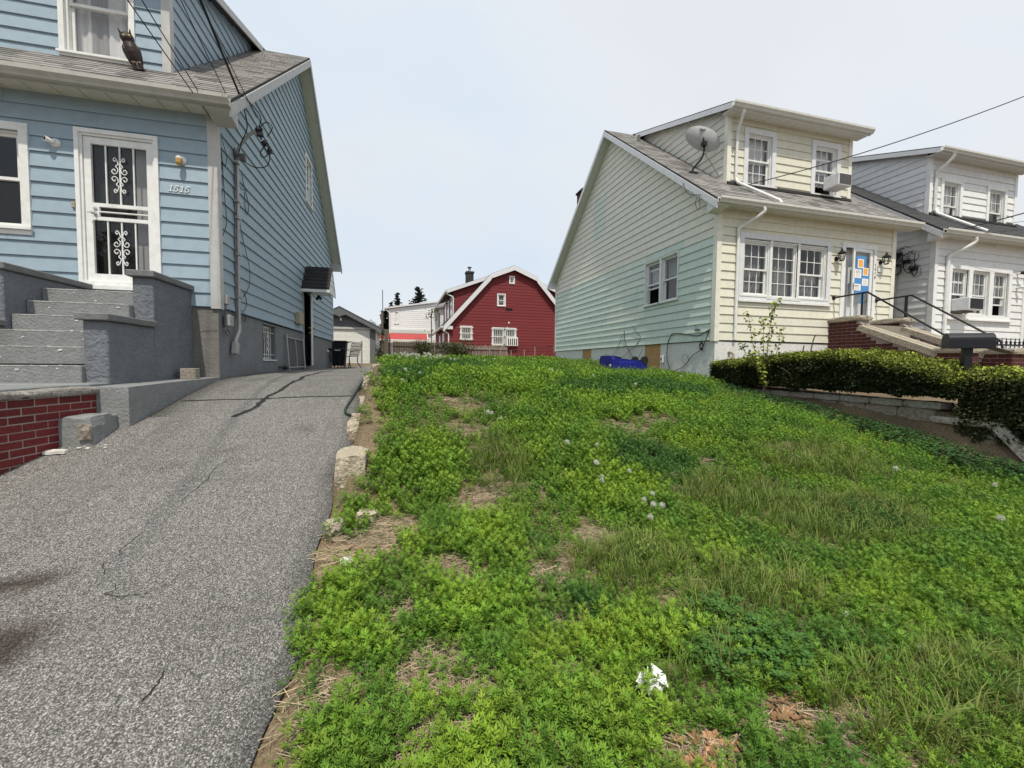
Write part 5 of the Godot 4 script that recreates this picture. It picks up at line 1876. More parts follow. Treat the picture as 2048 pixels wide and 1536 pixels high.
func beige_house_things() -> void:
	# satellite dish
	var p := RB + Vector3(0.30, roof_y(-1.35) + 0.01, -1.35)
	var dish := thing("satellite_dish", "grey oval satellite dish on a bent mast on the beige house roof", "satellite dish", p)
	var mast := catmull([Vector3(0, 0, 0), Vector3(0.02, 0.12, 0.02), Vector3(0.16, 0.34, 0.14), Vector3(0.20, 0.55, 0.18), Vector3(0.19, 0.68, 0.18)], 5)
	var g := G.new()
	g.tube(mast, 0.025, 10)
	gp("mast", g, M.black_iron, dish)
	g = G.new()
	g.box(Vector3(-0.12, -0.02, -0.06), Vector3(0.12, 0.012, 0.06))
	gp("foot", g, M.black_iron, dish)
	g = G.new()
	g.tube([Vector3(0.19, 0.5, 0.18), Vector3(0.50, -0.22, 0.42)], 0.010, 6)
	g.tube([Vector3(0.19, 0.5, 0.18), Vector3(0.06, 0.0, 0.5)], 0.004, 5)
	gp("brace", g, M.grey_cable, dish)
	var axis := Vector3(0.42, 0.42, -0.8).normalized()   # the bowl opens away from the street
	var bx := axis.cross(Vector3.UP).normalized()
	var tiltb := Basis(bx, axis.cross(bx) * -1.0, axis)
	var DTr := Transform3D(Basis(bx.rotated(axis, 0.45), bx.rotated(axis, 0.45 + PI / 2), axis), Vector3(0.15, 0.80, 0.20))
	g = G.new()
	g.at(DTr)
	var n := 28
	for s in [1.0, -1.0]:
		for i in 6:
			for k in n:
				var a0 := TAU * k / n
				var a1 := TAU * (k + 1) / n
				var r0 := i / 6.0
				var r1 := (i + 1) / 6.0
				var f := func(r: float, a: float) -> Vector3: return Vector3(cos(a) * r * 0.47, sin(a) * r * 0.26, r * r * 0.075 - (0.0 if s > 0 else 0.012))
				if s > 0:
					g.quad(f.call(r0, a0), f.call(r1, a0), f.call(r1, a1), f.call(r0, a1))
				else:
					g.quad(f.call(r0, a0), f.call(r0, a1), f.call(r1, a1), f.call(r1, a0))
	mat("dish_grey", lin(0.5, 0.51, 0.53), 0.5, M.cloud_t, 2.0)
	gp("reflector", g, M.dish_grey, dish)
	g = G.new()
	g.tube([Vector3(0.19, 0.66, 0.18), Vector3(0.10, 1.0, 0.22)], 0.024, 8)
	g.box(Vector3(0.12, 0.62, 0.16), Vector3(0.22, 0.72, 0.26))
	gp("bracket", g, M.black_iron, dish)
	g = G.new()
	g.cbox(Vector3(0.02, 0.98, 0.19), Vector3(0.17, 1.05, 0.28), 0.015)
	g.tube([Vector3(0.06, 1.02, 0.24), Vector3(0.02, 1.02, 0.10)], 0.024, 10)
	gp("feed_horn", g, M.dish_grey, dish)
	# air conditioner in the right dormer window
	var ac := thing("air_conditioner", "beige air conditioner in the right dormer window of the beige house", "air conditioner", RB + Vector3(4.16, 4.76, -0.70))
	make_ac(ac, 0.46, 0.32, 0.42, M.white_trim, M.grey_cable)
	# lanterns
	for k in 2:
		var ln := thing("lantern", ["black lantern left of the notice-covered front door", "black lantern right of the notice-covered front door"][k], "lantern", RB + Vector3([3.58, 5.1][k], [2.76, 2.78][k], 0.02))
		g = G.new()
		g.at(Transform3D(Basis().rotated(Vector3.RIGHT, PI / 2), Vector3(0, -0.02, 0)))
		g.lathe([Vector2(0, 0), Vector2(0.06, 0), Vector2(0.055, 0.02), Vector2(0.02, 0.03), Vector2(0.018, 0.09), Vector2(0, 0.09)], 14)
		gp("back_plate", g, M.black_iron, ln)
		g = G.new()
		g.at(Transform3D(Basis(), Vector3(0, -0.1, 0.14)))
		g.lathe([Vector2(0, 0), Vector2(0.05, 0), Vector2(0.055, 0.015), Vector2(0.045, 0.02)], 6)
		g.lathe([Vector2(0.09, 0.18), Vector2(0.1, 0.19), Vector2(0.06, 0.235), Vector2(0.03, 0.25), Vector2(0.03, 0.275), Vector2(0.012, 0.285), Vector2(0.016, 0.31), Vector2(0, 0.33)], 6)
		for i in 6:
			var a := TAU * i / 6.0
			var dd := Vector3(cos(a), 0, -sin(a))
			g.tube([dd * 0.047 + Vector3(0, 0.015, 0), dd * 0.088 + Vector3(0, 0.185, 0)], 0.006, 5)
		gp("cage", g, M.black_iron, ln)
		g = G.new()
		g.at(Transform3D(Basis(), Vector3(0, -0.1, 0.14)))
		g.lathe([Vector2(0.044, 0.02), Vector2(0.084, 0.18)], 6)
		gp("pane", g, M.glass, ln)
	# loose wires on the side wall
	var o := RB + Vector3(-0.03, 0.3, -2.0)
	var lw := thing("loose_cables", "dark loose cables looping along the green wall and white foundation beside the bin", "cables", o)
	var S := func(q: Array) -> Array:
		var ps := []
		for e in q:
			ps.append(RB + Vector3(-0.035 - (e[2] if e.size() > 2 else 0.0), e[1], -e[0]) - o)
		return ps
	for q in [
		[[[0.12, 0.86], [0.3, 0.80], [0.55, 0.74], [0.95, 0.80], [1.4, 0.85], [1.58, 0.82], [1.72, 0.6], [1.74, 0.2], [1.6, -0.1], [1.45, -0.34]], 0.011],
		[[[0.14, 0.86], [0.25, 0.6], [0.4, 0.4], [0.7, 0.25], [1.0, 0.0], [1.4, -0.14], [1.9, -0.2], [2.4, -0.16], [2.8, -0.05], [3.2, 0.1]], 0.009],
		[[[0.33, 0.5], [0.38, 0.58], [0.45, 0.5], [0.4, 0.38], [0.34, 0.42], [0.36, 0.56], [0.44, 0.48], [0.38, 0.4]], 0.012],
		[[[4.05, 1.12], [4.05, 0.95], [3.95, 0.7], [3.7, 0.42], [3.4, 0.15], [3.3, 0.05]], 0.009],
		[[[3.5, 1.2], [3.3, 1.0], [3.1, 0.84], [3.35, 0.6], [3.8, 0.42], [4.2, 0.22]], 0.007],
		[[[4.2, 1.0], [4.35, 0.7], [4.6, 0.45], [4.9, 0.3], [5.2, 0.36], [5.5, 0.3], [5.6, 0.1]], 0.006],
		[[[3.9, 0.4], [3.6, 0.2], [3.2, 0.22], [2.95, 0.5]], 0.006],
		[[[0.85, 0.25], [1.05, 0.28], [1.1, 0.12], [0.95, 0.05], [0.85, 0.14], [0.9, 0.24]], 0.006]]:
		tubes("cable", S.call(q[0]), q[1], M.rubber if q[1] > 0.0065 else M.grey_cable, lw, 5)
	g = G.new()
	g.box(Vector3(-0.035, 0.56, 1.38), Vector3(0.0, 0.60, 1.55))
	g.tube([Vector3(-0.03, 0.6, 1.44), Vector3(-0.04, 0.72, 1.43)], 0.008, 5)
	gp("bracket", g, M.grey_cable, lw)
	var ol := thing("outdoor_socket", "small outdoor socket with cover beside the larger plywood sheet", "socket", RB + Vector3(0.0, 0.17, -1.98))
	g = G.new()
	g.cbox(Vector3(-0.05, -0.1, -0.06), Vector3(0.018, 0.1, 0.06), 0.008)
	gp("cover", g, M.vinyl, ol)
	g = G.new()
	g.box(Vector3(-0.056, -0.03, -0.025), Vector3(-0.05, 0.04, 0.02))
	gp("socket", g, M.rubber, ol)
	# cable on the barge board
	var bc := thing("roof_cable", "black cable looping off the rake of the beige house near its front eave", "cable", RB + Vector3(-0.34, 3.9, -0.3))
	tubes("wire", [Vector3(0, 0.62, -0.55), Vector3(-0.01, 0.4, -0.45), Vector3(-0.01, 0.22, -0.25), Vector3(-0.01, 0.1, 0.06), Vector3(-0.02, 0.06, 0.14)], 0.007, M.rubber, bc, 5)
	tubes("wire", [Vector3(0, 0.08, 0.0), Vector3(-0.02, -0.05, -0.05), Vector3(-0.01, -0.2, 0.0), Vector3(-0.01, -0.24, 0.08), Vector3(-0.01, -0.15, 0.1), Vector3(-0.02, 0.06, 0.08)], 0.006, M.rubber, bc, 5)
	# front steps with brick side walls
	o = Vector3(11.4, -0.5, -7.1)
	var st := thing("brick_steps", "dark red brick front steps with tan stone copings leading to the notice-covered door", "steps", o)
	for sd in [[10.6, 10.92, -1.0], [12.02, 12.34, 1.0]]:
		var x0: float = sd[0]
		var x1: float = sd[1]
		g = G.new()
		g.at(Transform3D(Basis(Vector3.BACK, Vector3.UP, Vector3.LEFT), Vector3.ZERO - o))
		var poly := PackedVector2Array([Vector2(-8.345, -0.75), Vector2(-6.1, -0.75), Vector2(-6.1, 0.2), Vector2(-7.55, 0.88), Vector2(-7.6, 1.12), Vector2(-8.345, 1.12)])
		g.prism(poly, -x1 + 0.012, -x0 - 0.012)
		var sw := gp("side_wall", g, M.mortar, st)
		var T := Transform3D(Basis(Vector3.BACK, Vector3.UP, Vector3.LEFT), Vector3(x0 + 0.004, 0, 0) - o)
		brick_face(sw, T, -8.34, -6.1, -0.7, 1.12, 0.0815, 0.225, M.brick, func(x, y): return y + 0.08 < (1.13 if x < -7.6 else 0.84 + (x + 7.6) * -0.43))
		if sd[2] > 0:
			T = Transform3D(Basis(Vector3.BACK, Vector3.UP, Vector3.RIGHT), Vector3(x1 - 0.004, 0, 0) - o)
		g = G.new()
		wobble_box(g, Vector3(x0 - 0.05, 1.12, -8.345) - o, Vector3(x1 + 0.05, 1.235, -7.54) - o, 0.006, 4)
		gp("coping", g, M.stone_cap, st)
		g = G.new()
		g.at(Transform3D(Basis(Vector3.BACK, Vector3.UP, Vector3.LEFT), -o))
		g.prism(PackedVector2Array([Vector2(-7.62, 0.885), Vector2(-6.06, 0.21), Vector2(-6.02, 0.34), Vector2(-7.58, 1.0)]), -x1 - 0.05, -x0 + 0.05)
		gp("coping", g, M.stone_cap, st)
		# pier at the foot
		g = G.new()
		g.box(Vector3(x0 - 0.03, -0.75, -6.06) - o, Vector3(x1 + 0.05, 0.3, -5.62) - o)
		var pier := gp("pier", g, M.mortar, st)
		brick_face(pier, Transform3D(Basis(Vector3.BACK, Vector3.UP, Vector3.LEFT), Vector3(x0 - 0.038, 0, 0) - o), -6.06, -5.62, -0.7, 0.3, 0.0815, 0.225, M.brick, func(_x, _y): return true)
		brick_face(pier, Transform3D(Basis(), Vector3(0, 0, -5.612) - o), x0 - 0.03, x1 + 0.05, -0.7, 0.3, 0.0815, 0.225, M.brick, func(_x, _y): return true)
		g = G.new()
		wobble_box(g, Vector3(x0 - 0.09, 0.3, -6.11) - o, Vector3(x1 + 0.11, 0.42, -5.56) - o, 0.008, 3)
		gp("pier_cap", g, M.stone_cap, st)
	g = G.new()
	g.box(Vector3(10.92, -0.75, -8.345) - o, Vector3(12.02, 1.02, -7.6) - o)
	gp("landing", g, M.old_concrete, st)
	for i in 8:
		g = G.new()
		g.box(Vector3(10.91, -0.75, -7.6 + 0.2 * i - 0.02) - o, Vector3(12.03, 0.85 - 0.175 * i, -7.6 + 0.2 * (i + 1)) - o)
		gp("step", g, M.old_concrete, st)
	# handrails
	for k in 2:
		var x: float = [10.72, 12.18][k]
		var hr := thing("handrail", ["left black iron handrail of the brick steps, nearer the mailbox end", "right black iron handrail of the brick steps, against the white house"][k], "handrail", Vector3(x, 1.2, -7.6))
		var e := Vector3(0, 0, 0)
		g = G.new()
		g.tube([Vector3(0, 0.56, -0.74), Vector3(0, 0.58, 0.06), Vector3(0, -0.62, 1.70), Vector3(0, -0.78, 1.74)], 0.022, 8)
		gp("rail", g, M.black_iron, hr)
		g = G.new()
		g.tube([Vector3(0, 0.56, -0.757), Vector3(0, 0.56, -0.73)], 0.055, 12)
		gp("wall_flange", g, M.black_iron, hr)
		g = G.new()
		g.tube([Vector3(0, 0.02, -0.05), Vector3(0, 0.57, -0.05)], 0.022 if k == 0 else 0.034, 8)
		gp("post", g, M.black_iron, hr)
	# mailbox on a post behind the hedge
	var mb := thing("mailbox", "black curved-top mailbox with its door hanging open, on a post above the hedge", "mailbox", Vector3(7.63, 0.28, -4.02))
	mb.rotation.y = atan2(-0.22, 0.40)
	mb.rotation.y = -0.62
	g = G.new()
	var w2 := 0.095
	var prof := [Vector2(-w2, 0)]
	for i in 11:
		var a := PI - PI * i / 10.0
		prof.append(Vector2(cos(a) * w2, 0.115 + sin(a) * w2))
	prof.append(Vector2(w2, 0))
	var inner := []
	for i in range(prof.size() - 1, -1, -1):
		var q: Vector2 = prof[i]
		inner.append(Vector2(q.x * 0.93, 0.006 + q.y * 0.955))
	var ring := PackedVector2Array(prof + inner)
	g.at(Transform3D(Basis(Vector3.FORWARD, Vector3.UP, Vector3.RIGHT), Vector3(-0.24, 0, 0)))
	for i in prof.size() - 1:
		var a: Vector2 = prof[i]
		var b: Vector2 = prof[i + 1]
		g.quad(Vector3(a.x, a.y, 0), Vector3(a.x, a.y, 0.48), Vector3(b.x, b.y, 0.48), Vector3(b.x, b.y, 0))
		g.quad(Vector3(a.x * 0.95, 0.004 + a.y * 0.96, 0.0), Vector3(b.x * 0.95, 0.004 + b.y * 0.96, 0.0), Vector3(b.x * 0.95, 0.004 + b.y * 0.96, 0.478), Vector3(a.x * 0.95, 0.004 + a.y * 0.96, 0.478))
		g.quad(Vector3(a.x, a.y, 0.48), Vector3(a.x * 0.95, 0.004 + a.y * 0.96, 0.478), Vector3(b.x * 0.95, 0.004 + b.y * 0.96, 0.478), Vector3(b.x, b.y, 0.48))
	g.box(Vector3(-w2, -0.004, 0.0), Vector3(w2, 0.004, 0.48))
	g.prism(PackedVector2Array(prof), -0.006, 0.0)
	gp("body", g, M.black_plastic, mb)
	g = G.new()
	g.at(Transform3D(Basis(Vector3.FORWARD, Vector3(0.94, -0.34, 0).normalized(), Vector3(0.34, 0.94, 0).normalized()), Vector3(0.245, 0.0, 0)))
	g.prism(PackedVector2Array(prof), -0.006, 0.006)
	gp("door", g, M.black_plastic, mb)
	g = G.new()
	g.cbox(Vector3(-0.055, -0.95, -0.045), Vector3(0.035, -0.004, 0.045), 0.004)
	gp("post", g, M.black_iron, mb)
	# iron fence and gate beyond the steps
	o = Vector3(13.6, -0.4, -6.3)
	var fe := thing("iron_fence", "black iron fence with pointed finials beyond the brick steps", "fence", o)
	g = G.new()
	for y in [0.52, 0.30, 0.235]:
		g.box(Vector3(12.45, y, -6.315) - o, Vector3(16.5, y + 0.032, -6.285) - o)
	gp("rail", g, M.black_iron, fe)
	var xx := 12.6
	while xx < 16.2:
		g = G.new()
		g.tube([Vector3(xx, -0.45, -6.3) - o, Vector3(xx, 0.56, -6.3) - o], 0.009, 5)
		g.tube([Vector3(xx, 0.55, -6.3) - o, Vector3(xx, 0.62, -6.3) - o, Vector3(xx, 0.7, -6.3) - o], 0.022, 5, 0.002)
		g.tube([Vector3(xx - 0.045, 0.6, -6.3) - o, Vector3(xx + 0.045, 0.6, -6.3) - o], 0.013, 5)
		gp("picket", g, M.black_iron, fe)
		g = G.new()
		g.tube(catmull([Vector3(xx + 0.03, 0.32, -6.3) - o, Vector3(xx + 0.1, 0.36, -6.3) - o, Vector3(xx + 0.08, 0.44, -6.3) - o, Vector3(xx + 0.03, 0.4, -6.3) - o, Vector3(xx + 0.11, 0.48, -6.3) - o], 3), 0.007, 4)
		gp("scroll", g, M.black_iron, fe)
		xx += 0.15
	var ws := G.new()
	ws.box(Vector3(13.2, -0.6, -8.4), Vector3(16.8, 0.4, -6.9))
	var wst := gp("white_house_stoop", ws, M.stone_cap, self)
	tag(wst, "plain beige side of a stoop behind the black iron fence", "stoop")

func make_ac(root: Node3D, w: float, h: float, dp: float, m: Material, grille: Material) -> void:   # face towards +z, origin at the bottom back centre
	var g := G.new()
	g.cbox(Vector3(-w / 2, 0, 0), Vector3(w / 2, h, dp), 0.012)
	gp("case", g, m, root)
	g = G.new()
	g.box(Vector3(-w / 2 + 0.03, 0.03, dp + 0.001), Vector3(w / 2 - 0.03, h - 0.03, dp + 0.006))
	gp("grille", g, grille, root)
	for i in 9:
		g = G.new()
		var y := 0.05 + (h - 0.1) * i / 8.0
		g.box(Vector3(-w / 2 + 0.03, y - 0.003, dp + 0.006), Vector3(w / 2 - 0.03, y + 0.003, dp + 0.011))
		gp("slat", g, grille, root)

func white_house() -> void:
	var root := thing("white_house", "white clapboard house at the right edge beyond the beige house", "house", Vector3(14.46, 0, -8.45))
	var wl := func(_u, _v): return [M.white_siding, 0.93 + 0.06 * rng.randf()]
	var d := {
		"yb": 0.3, "trim": M.white_trim, "soffit": M.soffit_white, "corner": M.white_siding, "wall_m": M.white_siding, "gutter": M.gutter_white, "shingle": M.shingle_dark, "roof_edge": M.roof_edge,
		"front_holes": [rect(0.66, 1.55, 1.36, 2.82), rect(1.52, 1.55, 2.24, 2.82), rect(2.42, 1.55, 3.1, 2.82), rect(3.9, 0.3, 4.8, 2.9)], "side_holes": [],
		"front_look": wl, "side_look": wl, "dormer_look": wl, "dormer_side_look": wl, "dormer": [1.05, 5.0], "dormer_holes": [rect(1.62, 4.35, 2.36, 5.7), rect(3.7, 4.35, 4.44, 5.7)],
		"budget": 0, "tones": [0.8, 0.9, 1.0, 1.1, 1.2],
		"foundation": func(r: Node3D, X: Vector3):
			var g := G.new()
			g.box(X * 0.016 + Vector3(0, -1.0, -0.004), X * 5.5 + Vector3(0, 0.28, -10.3))
			gp("foundation", g, M.stucco_white, r)}
	cape(root, 1.0, 5.6, d)
	var g := G.new()
	for b in [[0.55, 2.82, 3.24, 2.97], [0.55, 1.41, 3.24, 1.55], [0.55, 1.55, 0.66, 2.82], [1.36, 1.55, 1.52, 2.82], [2.24, 1.55, 2.42, 2.82], [3.1, 1.55, 3.24, 2.82]]:
		g.box(Vector3(b[0], b[1], -0.01), Vector3(b[2], b[3], 0.05))
	gp("window_surround", g, M.white_siding, root)
	g = G.new()
	g.box(Vector3(0.5, 1.38, 0.03), Vector3(3.3, 1.42, 0.1))
	gp("sill", g, M.white_siding, root)
	var cg: Material = M.curtain_grey
	var i := 0
	for q in [[0.66, 0.70], [1.52, 0.72], [2.42, 0.68]]:
		window(root, Transform3D(Basis(), Vector3(q[0], 1.55, 0)), q[1], 1.27, {"casing": false, "proud": 0.012, "meet": 0.57, "gu": [3, 2], "open": [0.36, 0.0, 0.3][i], "room": M.room_dark if i == 2 else M.room, "curtains": [[[0.02, 0.68, 0.56, 1.25, M.dim_window_grey]], [[0.02, 0.7, 0.0, 1.25, cg]], [[0.02, 0.66, 0.56, 1.25, M.dim_window_grey]]][i]})
		i += 1
	var DT := Transform3D(Basis(), Vector3(0, 0, -0.85))
	window(root, DT * Transform3D(Basis(), Vector3(1.63, 4.36, 0)), 0.72, 1.33, {"case": 0.12, "case_m": M.white_siding, "meet": 0.64, "gu": [3, 2], "curtains": [[0.02, 0.7, 0.0, 1.3, M.curtain_white]]})
	window(root, DT * Transform3D(Basis(), Vector3(3.71, 4.36, 0)), 0.72, 1.33, {"case": 0.12, "case_m": M.white_siding, "meet": 0.64, "gu": [3, 2], "room": M.room_dark, "curtains": [[0.02, 0.7, 0.66, 1.3, M.curtain_white]]})
	g = G.new()
	g.box(Vector3(3.8, 0.3, -0.01), Vector3(3.9, 2.9, 0.04))
	g.box(Vector3(3.8, 2.9, -0.01), Vector3(4.9, 3.0, 0.04))
	g.box(Vector3(3.9, 0.3, -0.06), Vector3(4.8, 2.9, -0.04))
	var dr := gp("front_door", g, M.vinyl, root)
	g = G.new()
	g.quad(Vector3(4.0, 0.6, -0.035), Vector3(4.7, 0.6, -0.035), Vector3(4.7, 2.7, -0.035), Vector3(4.0, 2.7, -0.035))
	gp("pane", g, M.glass, dr)
	g = G.new()
	g.tube(catmull([Vector3(0.85, 3.6, 0.40), Vector3(0.85, 3.45, 0.38), Vector3(0.52, 3.2, 0.12), Vector3(0.43, 3.1, 0.065), Vector3(0.43, 2.9, 0.06)], 4), 0.045, 8)
	g.tube([Vector3(0.43, 2.92, 0.06), Vector3(0.43, 0.3, 0.06)], 0.045, 8)
	gp("downspout", g, M.vinyl, root)
	g = G.new()
	g.tube([Vector3(1.3, 6.28, -0.42), Vector3(1.3, 6.18, -0.46), Vector3(1.22, 5.9, -0.78), Vector3(1.22, 4.75, -0.78)], 0.045, 8)
	g.tube([Vector3(1.22, 4.8, -0.78), Vector3(1.22, 4.66, -0.72), Vector3(1.7, 3.9, 0.2)], 0.045, 8)
	gp("downspout", g, M.vinyl, root)
	# conduit on the side wall
	g = G.new()
	g.tube([Vector3(-0.05, 3.5, -0.9), Vector3(-0.05, -0.2, -0.9)], 0.03, 8)
	g.tube([Vector3(-0.04, 3.6, -0.82), Vector3(-0.05, -0.2, -0.97)], 0.012, 6)
	gp("conduit", g, M.galvanised, root)

func right_side_things() -> void:
	var o := Vector3(14.46, 0, -8.45)
	var ac := thing("air_conditioner", "light grey air conditioner tilting from the white house front window, dark grille outwards", "air conditioner", o + Vector3(0.98, 1.62, -0.12))
	make_ac(ac, 0.58, 0.34, 0.56, M.white_trim, M.black_iron)
	var sh := G.new()
	sh.box(Vector3(-0.28, -0.05, 0.1), Vector3(0.2, -0.01, 0.4))
	gp("bracket", sh, M.weathered_wood, ac)
	for k in 2:
		var cam2 := thing("security_camera", ["upper black and white camera on the white house front wall", "lower white dome camera on the white house front wall"][k], "camera", o + Vector3(3.5, 2.85 - 0.42 * k, 0.02))
		var g := G.new()
		g.tube([Vector3(0, 0, 0), Vector3(0, 0, 0.08)], 0.03, 8)
		gp("bracket", g, M.vinyl, cam2)
		g = G.new()
		g.tube([Vector3(0.0, 0.02, 0.08), Vector3(0.05, -0.02, 0.22)], 0.05, 10)
		gp("body", g, M.vinyl if k == 1 else M.black_plastic, cam2)
	var cl := thing("cable_tangle", "tangle of black service cables on the corner of the white house", "cables", o + Vector3(-0.1, 3.3, -0.8))
	for i in 14:
		var ps := []
		var c := Vector3(rng.randf_range(-0.1, 0.05), rng.randf_range(-0.5, 0.25), rng.randf_range(-0.3, 0.5))
		for k in 7:
			var a := k * 1.05 + rng.randf()
			var r := rng.randf_range(0.08, 0.24)
			ps.append(c + Vector3(rng.randf_range(-0.05, 0.03), sin(a) * r, cos(a) * r))
		tubes("cable", ps, rng.randf_range(0.006, 0.011), M.rubber, cl, 5, 5)
	for i in 3:
		var g := G.new()
		g.cbox(Vector3(-0.06, 0.0 - 0.25 * i, -0.1 + 0.2 * i), Vector3(0.03, 0.1 - 0.25 * i, 0.06 + 0.2 * i), 0.01)
		gp("splice_box", g, M.black_plastic, cl)

# ---- what stands behind the lot
func boards(parent: Node3D, T: Transform3D, outline: PackedVector2Array, v0: float, row: float, m: Material, holes: Array = []) -> void:
	siding(parent, T, outline, holes, v0, row, func(_u, _v): return [m, 0.93 + 0.09 * rng.randf()], [], 5.0, 0.018)

func slab(g: G, a: Vector3, b: Vector3, d: Vector3, th: float) -> void:   # a parallelogram a, a+b, a+b+d, a+d (seen from above counter-clockwise) with thickness downwards
	var n := Vector3(0, -th, 0)
	g.quad(a, a + b, a + b + d, a + d)
	g.quad(a + n, a + d + n, a + b + d + n, a + b + n)
	g.quad(a + n, a + b + n, a + b, a)
	g.quad(a + b + n, a + b + d + n, a + b + d, a + b)
	g.quad(a + b + d + n, a + d + n, a + d, a + b + d)
	g.quad(a + d + n, a + n, a, a + d)

func background() -> void:
	# grey garage at the end of the drive
	var k := 25.0 / 24.0
	var gx := -2.97 * k
	var root := thing("garage", "grey gabled garage with a white roll-up door at the end of the drive", "garage", Vector3(gx, -0.25, -25.0))
	var hw := 1.85
	var g := G.new()
	g.prism(PackedVector2Array([Vector2(-hw, 0), Vector2(-1.55, 0), Vector2(-1.55, 2.08), Vector2(1.55, 2.08), Vector2(1.55, 0), Vector2(hw, 0), Vector2(hw, 2.2), Vector2(0, 3.16), Vector2(-hw, 2.2)]), -0.15, 0.0)
	gp("front_wall", g, M.garage_grey, root)
	g = G.new()
	g.box(Vector3(hw - 0.12, 0, -5.5), Vector3(hw, 2.2, -0.151))
	g.box(Vector3(-hw, 0, -5.5), Vector3(-hw + 0.12, 2.2, -0.151))
	gp("side_wall", g, M.white_trim, root)
	for i in 8:
		g = G.new()
		g.cbox(Vector3(-1.55, 0.265 * i, -0.1), Vector3(1.55, 0.265 * (i + 1) - 0.008, -0.05), 0.012)
		gp("door_panel", g, M.garage_door, root)
	g = G.new()
	g.box(Vector3(-1.62, 2.08, 0.003), Vector3(1.62, 2.19, 0.035))
	gp("lintel", g, M.blue_trim, root)
	g = G.new()
	for s in [-1.0, 1.0]:
		var a := Vector3(0, 3.30, 0.3)
		var b := Vector3(s * (hw + 0.35), 3.30 - 0.515 * (hw + 0.35), 0.3)
		if s > 0:
			slab(g, a, b - a, Vector3(0, 0, -6.2), 0.1)
		else:
			slab(g, b, a - b, Vector3(0, 0, -6.2), 0.1)
	gp("roof", g, M.shingle_dark, root)
	for s in [-1.0, 1.0]:
		g = G.new()
		var pts := PackedVector2Array([Vector2(0, 3.2), Vector2(s * (hw + 0.35), 3.2 - 0.515 * (hw + 0.35)), Vector2(s * (hw + 0.3), 2.93 - 0.515 * (hw + 0.35)), Vector2(s * (hw + 0.08), 3.07 - 0.515 * (hw + 0.2)), Vector2(s * 0.32, 2.84), Vector2(s * 0.12, 2.78), Vector2(0, 2.7)])
		g.prism(pts, 0.305, 0.33)
		gp("barge_board", g, M.garage_grey, root)
	g = G.new()
	g.tube([Vector3(0.05, 2.62, 0.0), Vector3(0.05, 2.66, 0.12)], 0.04, 8)
	g.tube([Vector3(0.05, 2.66, 0.14), Vector3(0.05, 2.52, 0.16)], 0.05, 10)
	gp("lamp", g, M.vinyl, root)
	# red gambrel house
	k = 30.0 / 28.0
	var R := thing("red_house", "dark red gambrel-roofed house with white trim behind the lot", "house", Vector3(7.59 * k, 0, -30.0))
	var FT := Transform3D()
	var out := PackedVector2Array([Vector2(-4.85, -1.2), Vector2(4.85, -1.2), Vector2(4.85, 2.9), Vector2(1.5, 6.35), Vector2(0, 6.95), Vector2(-1.6, 6.35), Vector2(-4.85, 2.9)])
	var wins := [[-3.83, 1.70, 0.74, 0.9, 4, 2], [-1.53, 1.36, 0.80, 1.2, 4, 2], [-0.62, 1.36, 0.78, 1.2, 4, 2], [-1.16, 4.20, 0.50, 0.80, 1, 1], [-0.27, 5.86, 0.28, 0.46, 1, 1]]
	var holes := []
	for w in wins:
		holes.append(rect(w[0], w[1], w[0] + w[2], w[1] + w[3]))
	holes.append(rect(-0.6, 3.84, -0.08, 4.04))
	var fw := group_part("gable_wall", R)
	boards(fw, FT, out, -1.2, 0.215, M.red_siding, holes)
	var i := 0
	for w in wins:
		var win := window(R, Transform3D(Basis(), Vector3(w[0], w[1], 0)), w[2], w[3], {"case": 0.07, "gu": [1, 1], "gl": [1, 1], "curtains": [[0.02, w[2] - 0.02, 0.0, w[3], M.curtain_grey if i < 4 else M.curtain_white]] if i != 4 else [[0.0, 0.3, 0.0, 0.5, M.curtain_white]]})
		if i < 3:
			for b in 6:
				g = G.new()
				var x: float = w[0] + w[2] * (b + 0.5) / 6.0
				g.box(Vector3(x - 0.012, w[1] - 0.04, 0.06), Vector3(x + 0.012, w[1] + w[3] + 0.04, 0.085))
				gp("security_bar", g, M.vinyl, win)
			g = G.new()
			for y in [0.05, 0.5, 0.95]:
				g.box(Vector3(w[0] - 0.14, w[1] + w[3] * y - 0.02, 0.085), Vector3(w[0] + w[2] + 0.14, w[1] + w[3] * y + 0.02, 0.105))
			gp("security_rail", g, M.vinyl, win)
		i += 1
	g = G.new()
	g.box(Vector3(-0.62, 3.8, -0.05), Vector3(-0.06, 4.06, -0.03))
	gp("missing_board", g, M.room_dark, R)
	g = G.new()
	g.cbox(Vector3(-0.55, 1.3, 0.1), Vector3(0.3, 1.9, 0.3), 0.02)
	gp("window_cage", g, M.vinyl, R)
	for b in 5:
		g = G.new()
		g.box(Vector3(-0.45 + 0.15 * b, 1.36, 0.302), Vector3(-0.38 + 0.15 * b, 1.84, 0.31))
		gp("slot", g, M.room_dark, R)
	g = G.new()
	g.tube([Vector3(-0.35, 2.9, 0.02), Vector3(-0.35, 3.02, 0.1)], 0.06, 8)
	g.tube([Vector3(-0.45, 2.75, 0.03), Vector3(-0.45, 0.4, 0.03)], 0.012, 5)
	gp("wall_lamp", g, M.vinyl, R)
	# its roof: gambrel shell with wide bargeboards, shed dormers either side
	var prof := [[-5.1, 2.62], [-1.72, 6.42], [0.0, 7.12], [1.72, 6.42], [5.1, 2.62]]
	var depth := -9.0
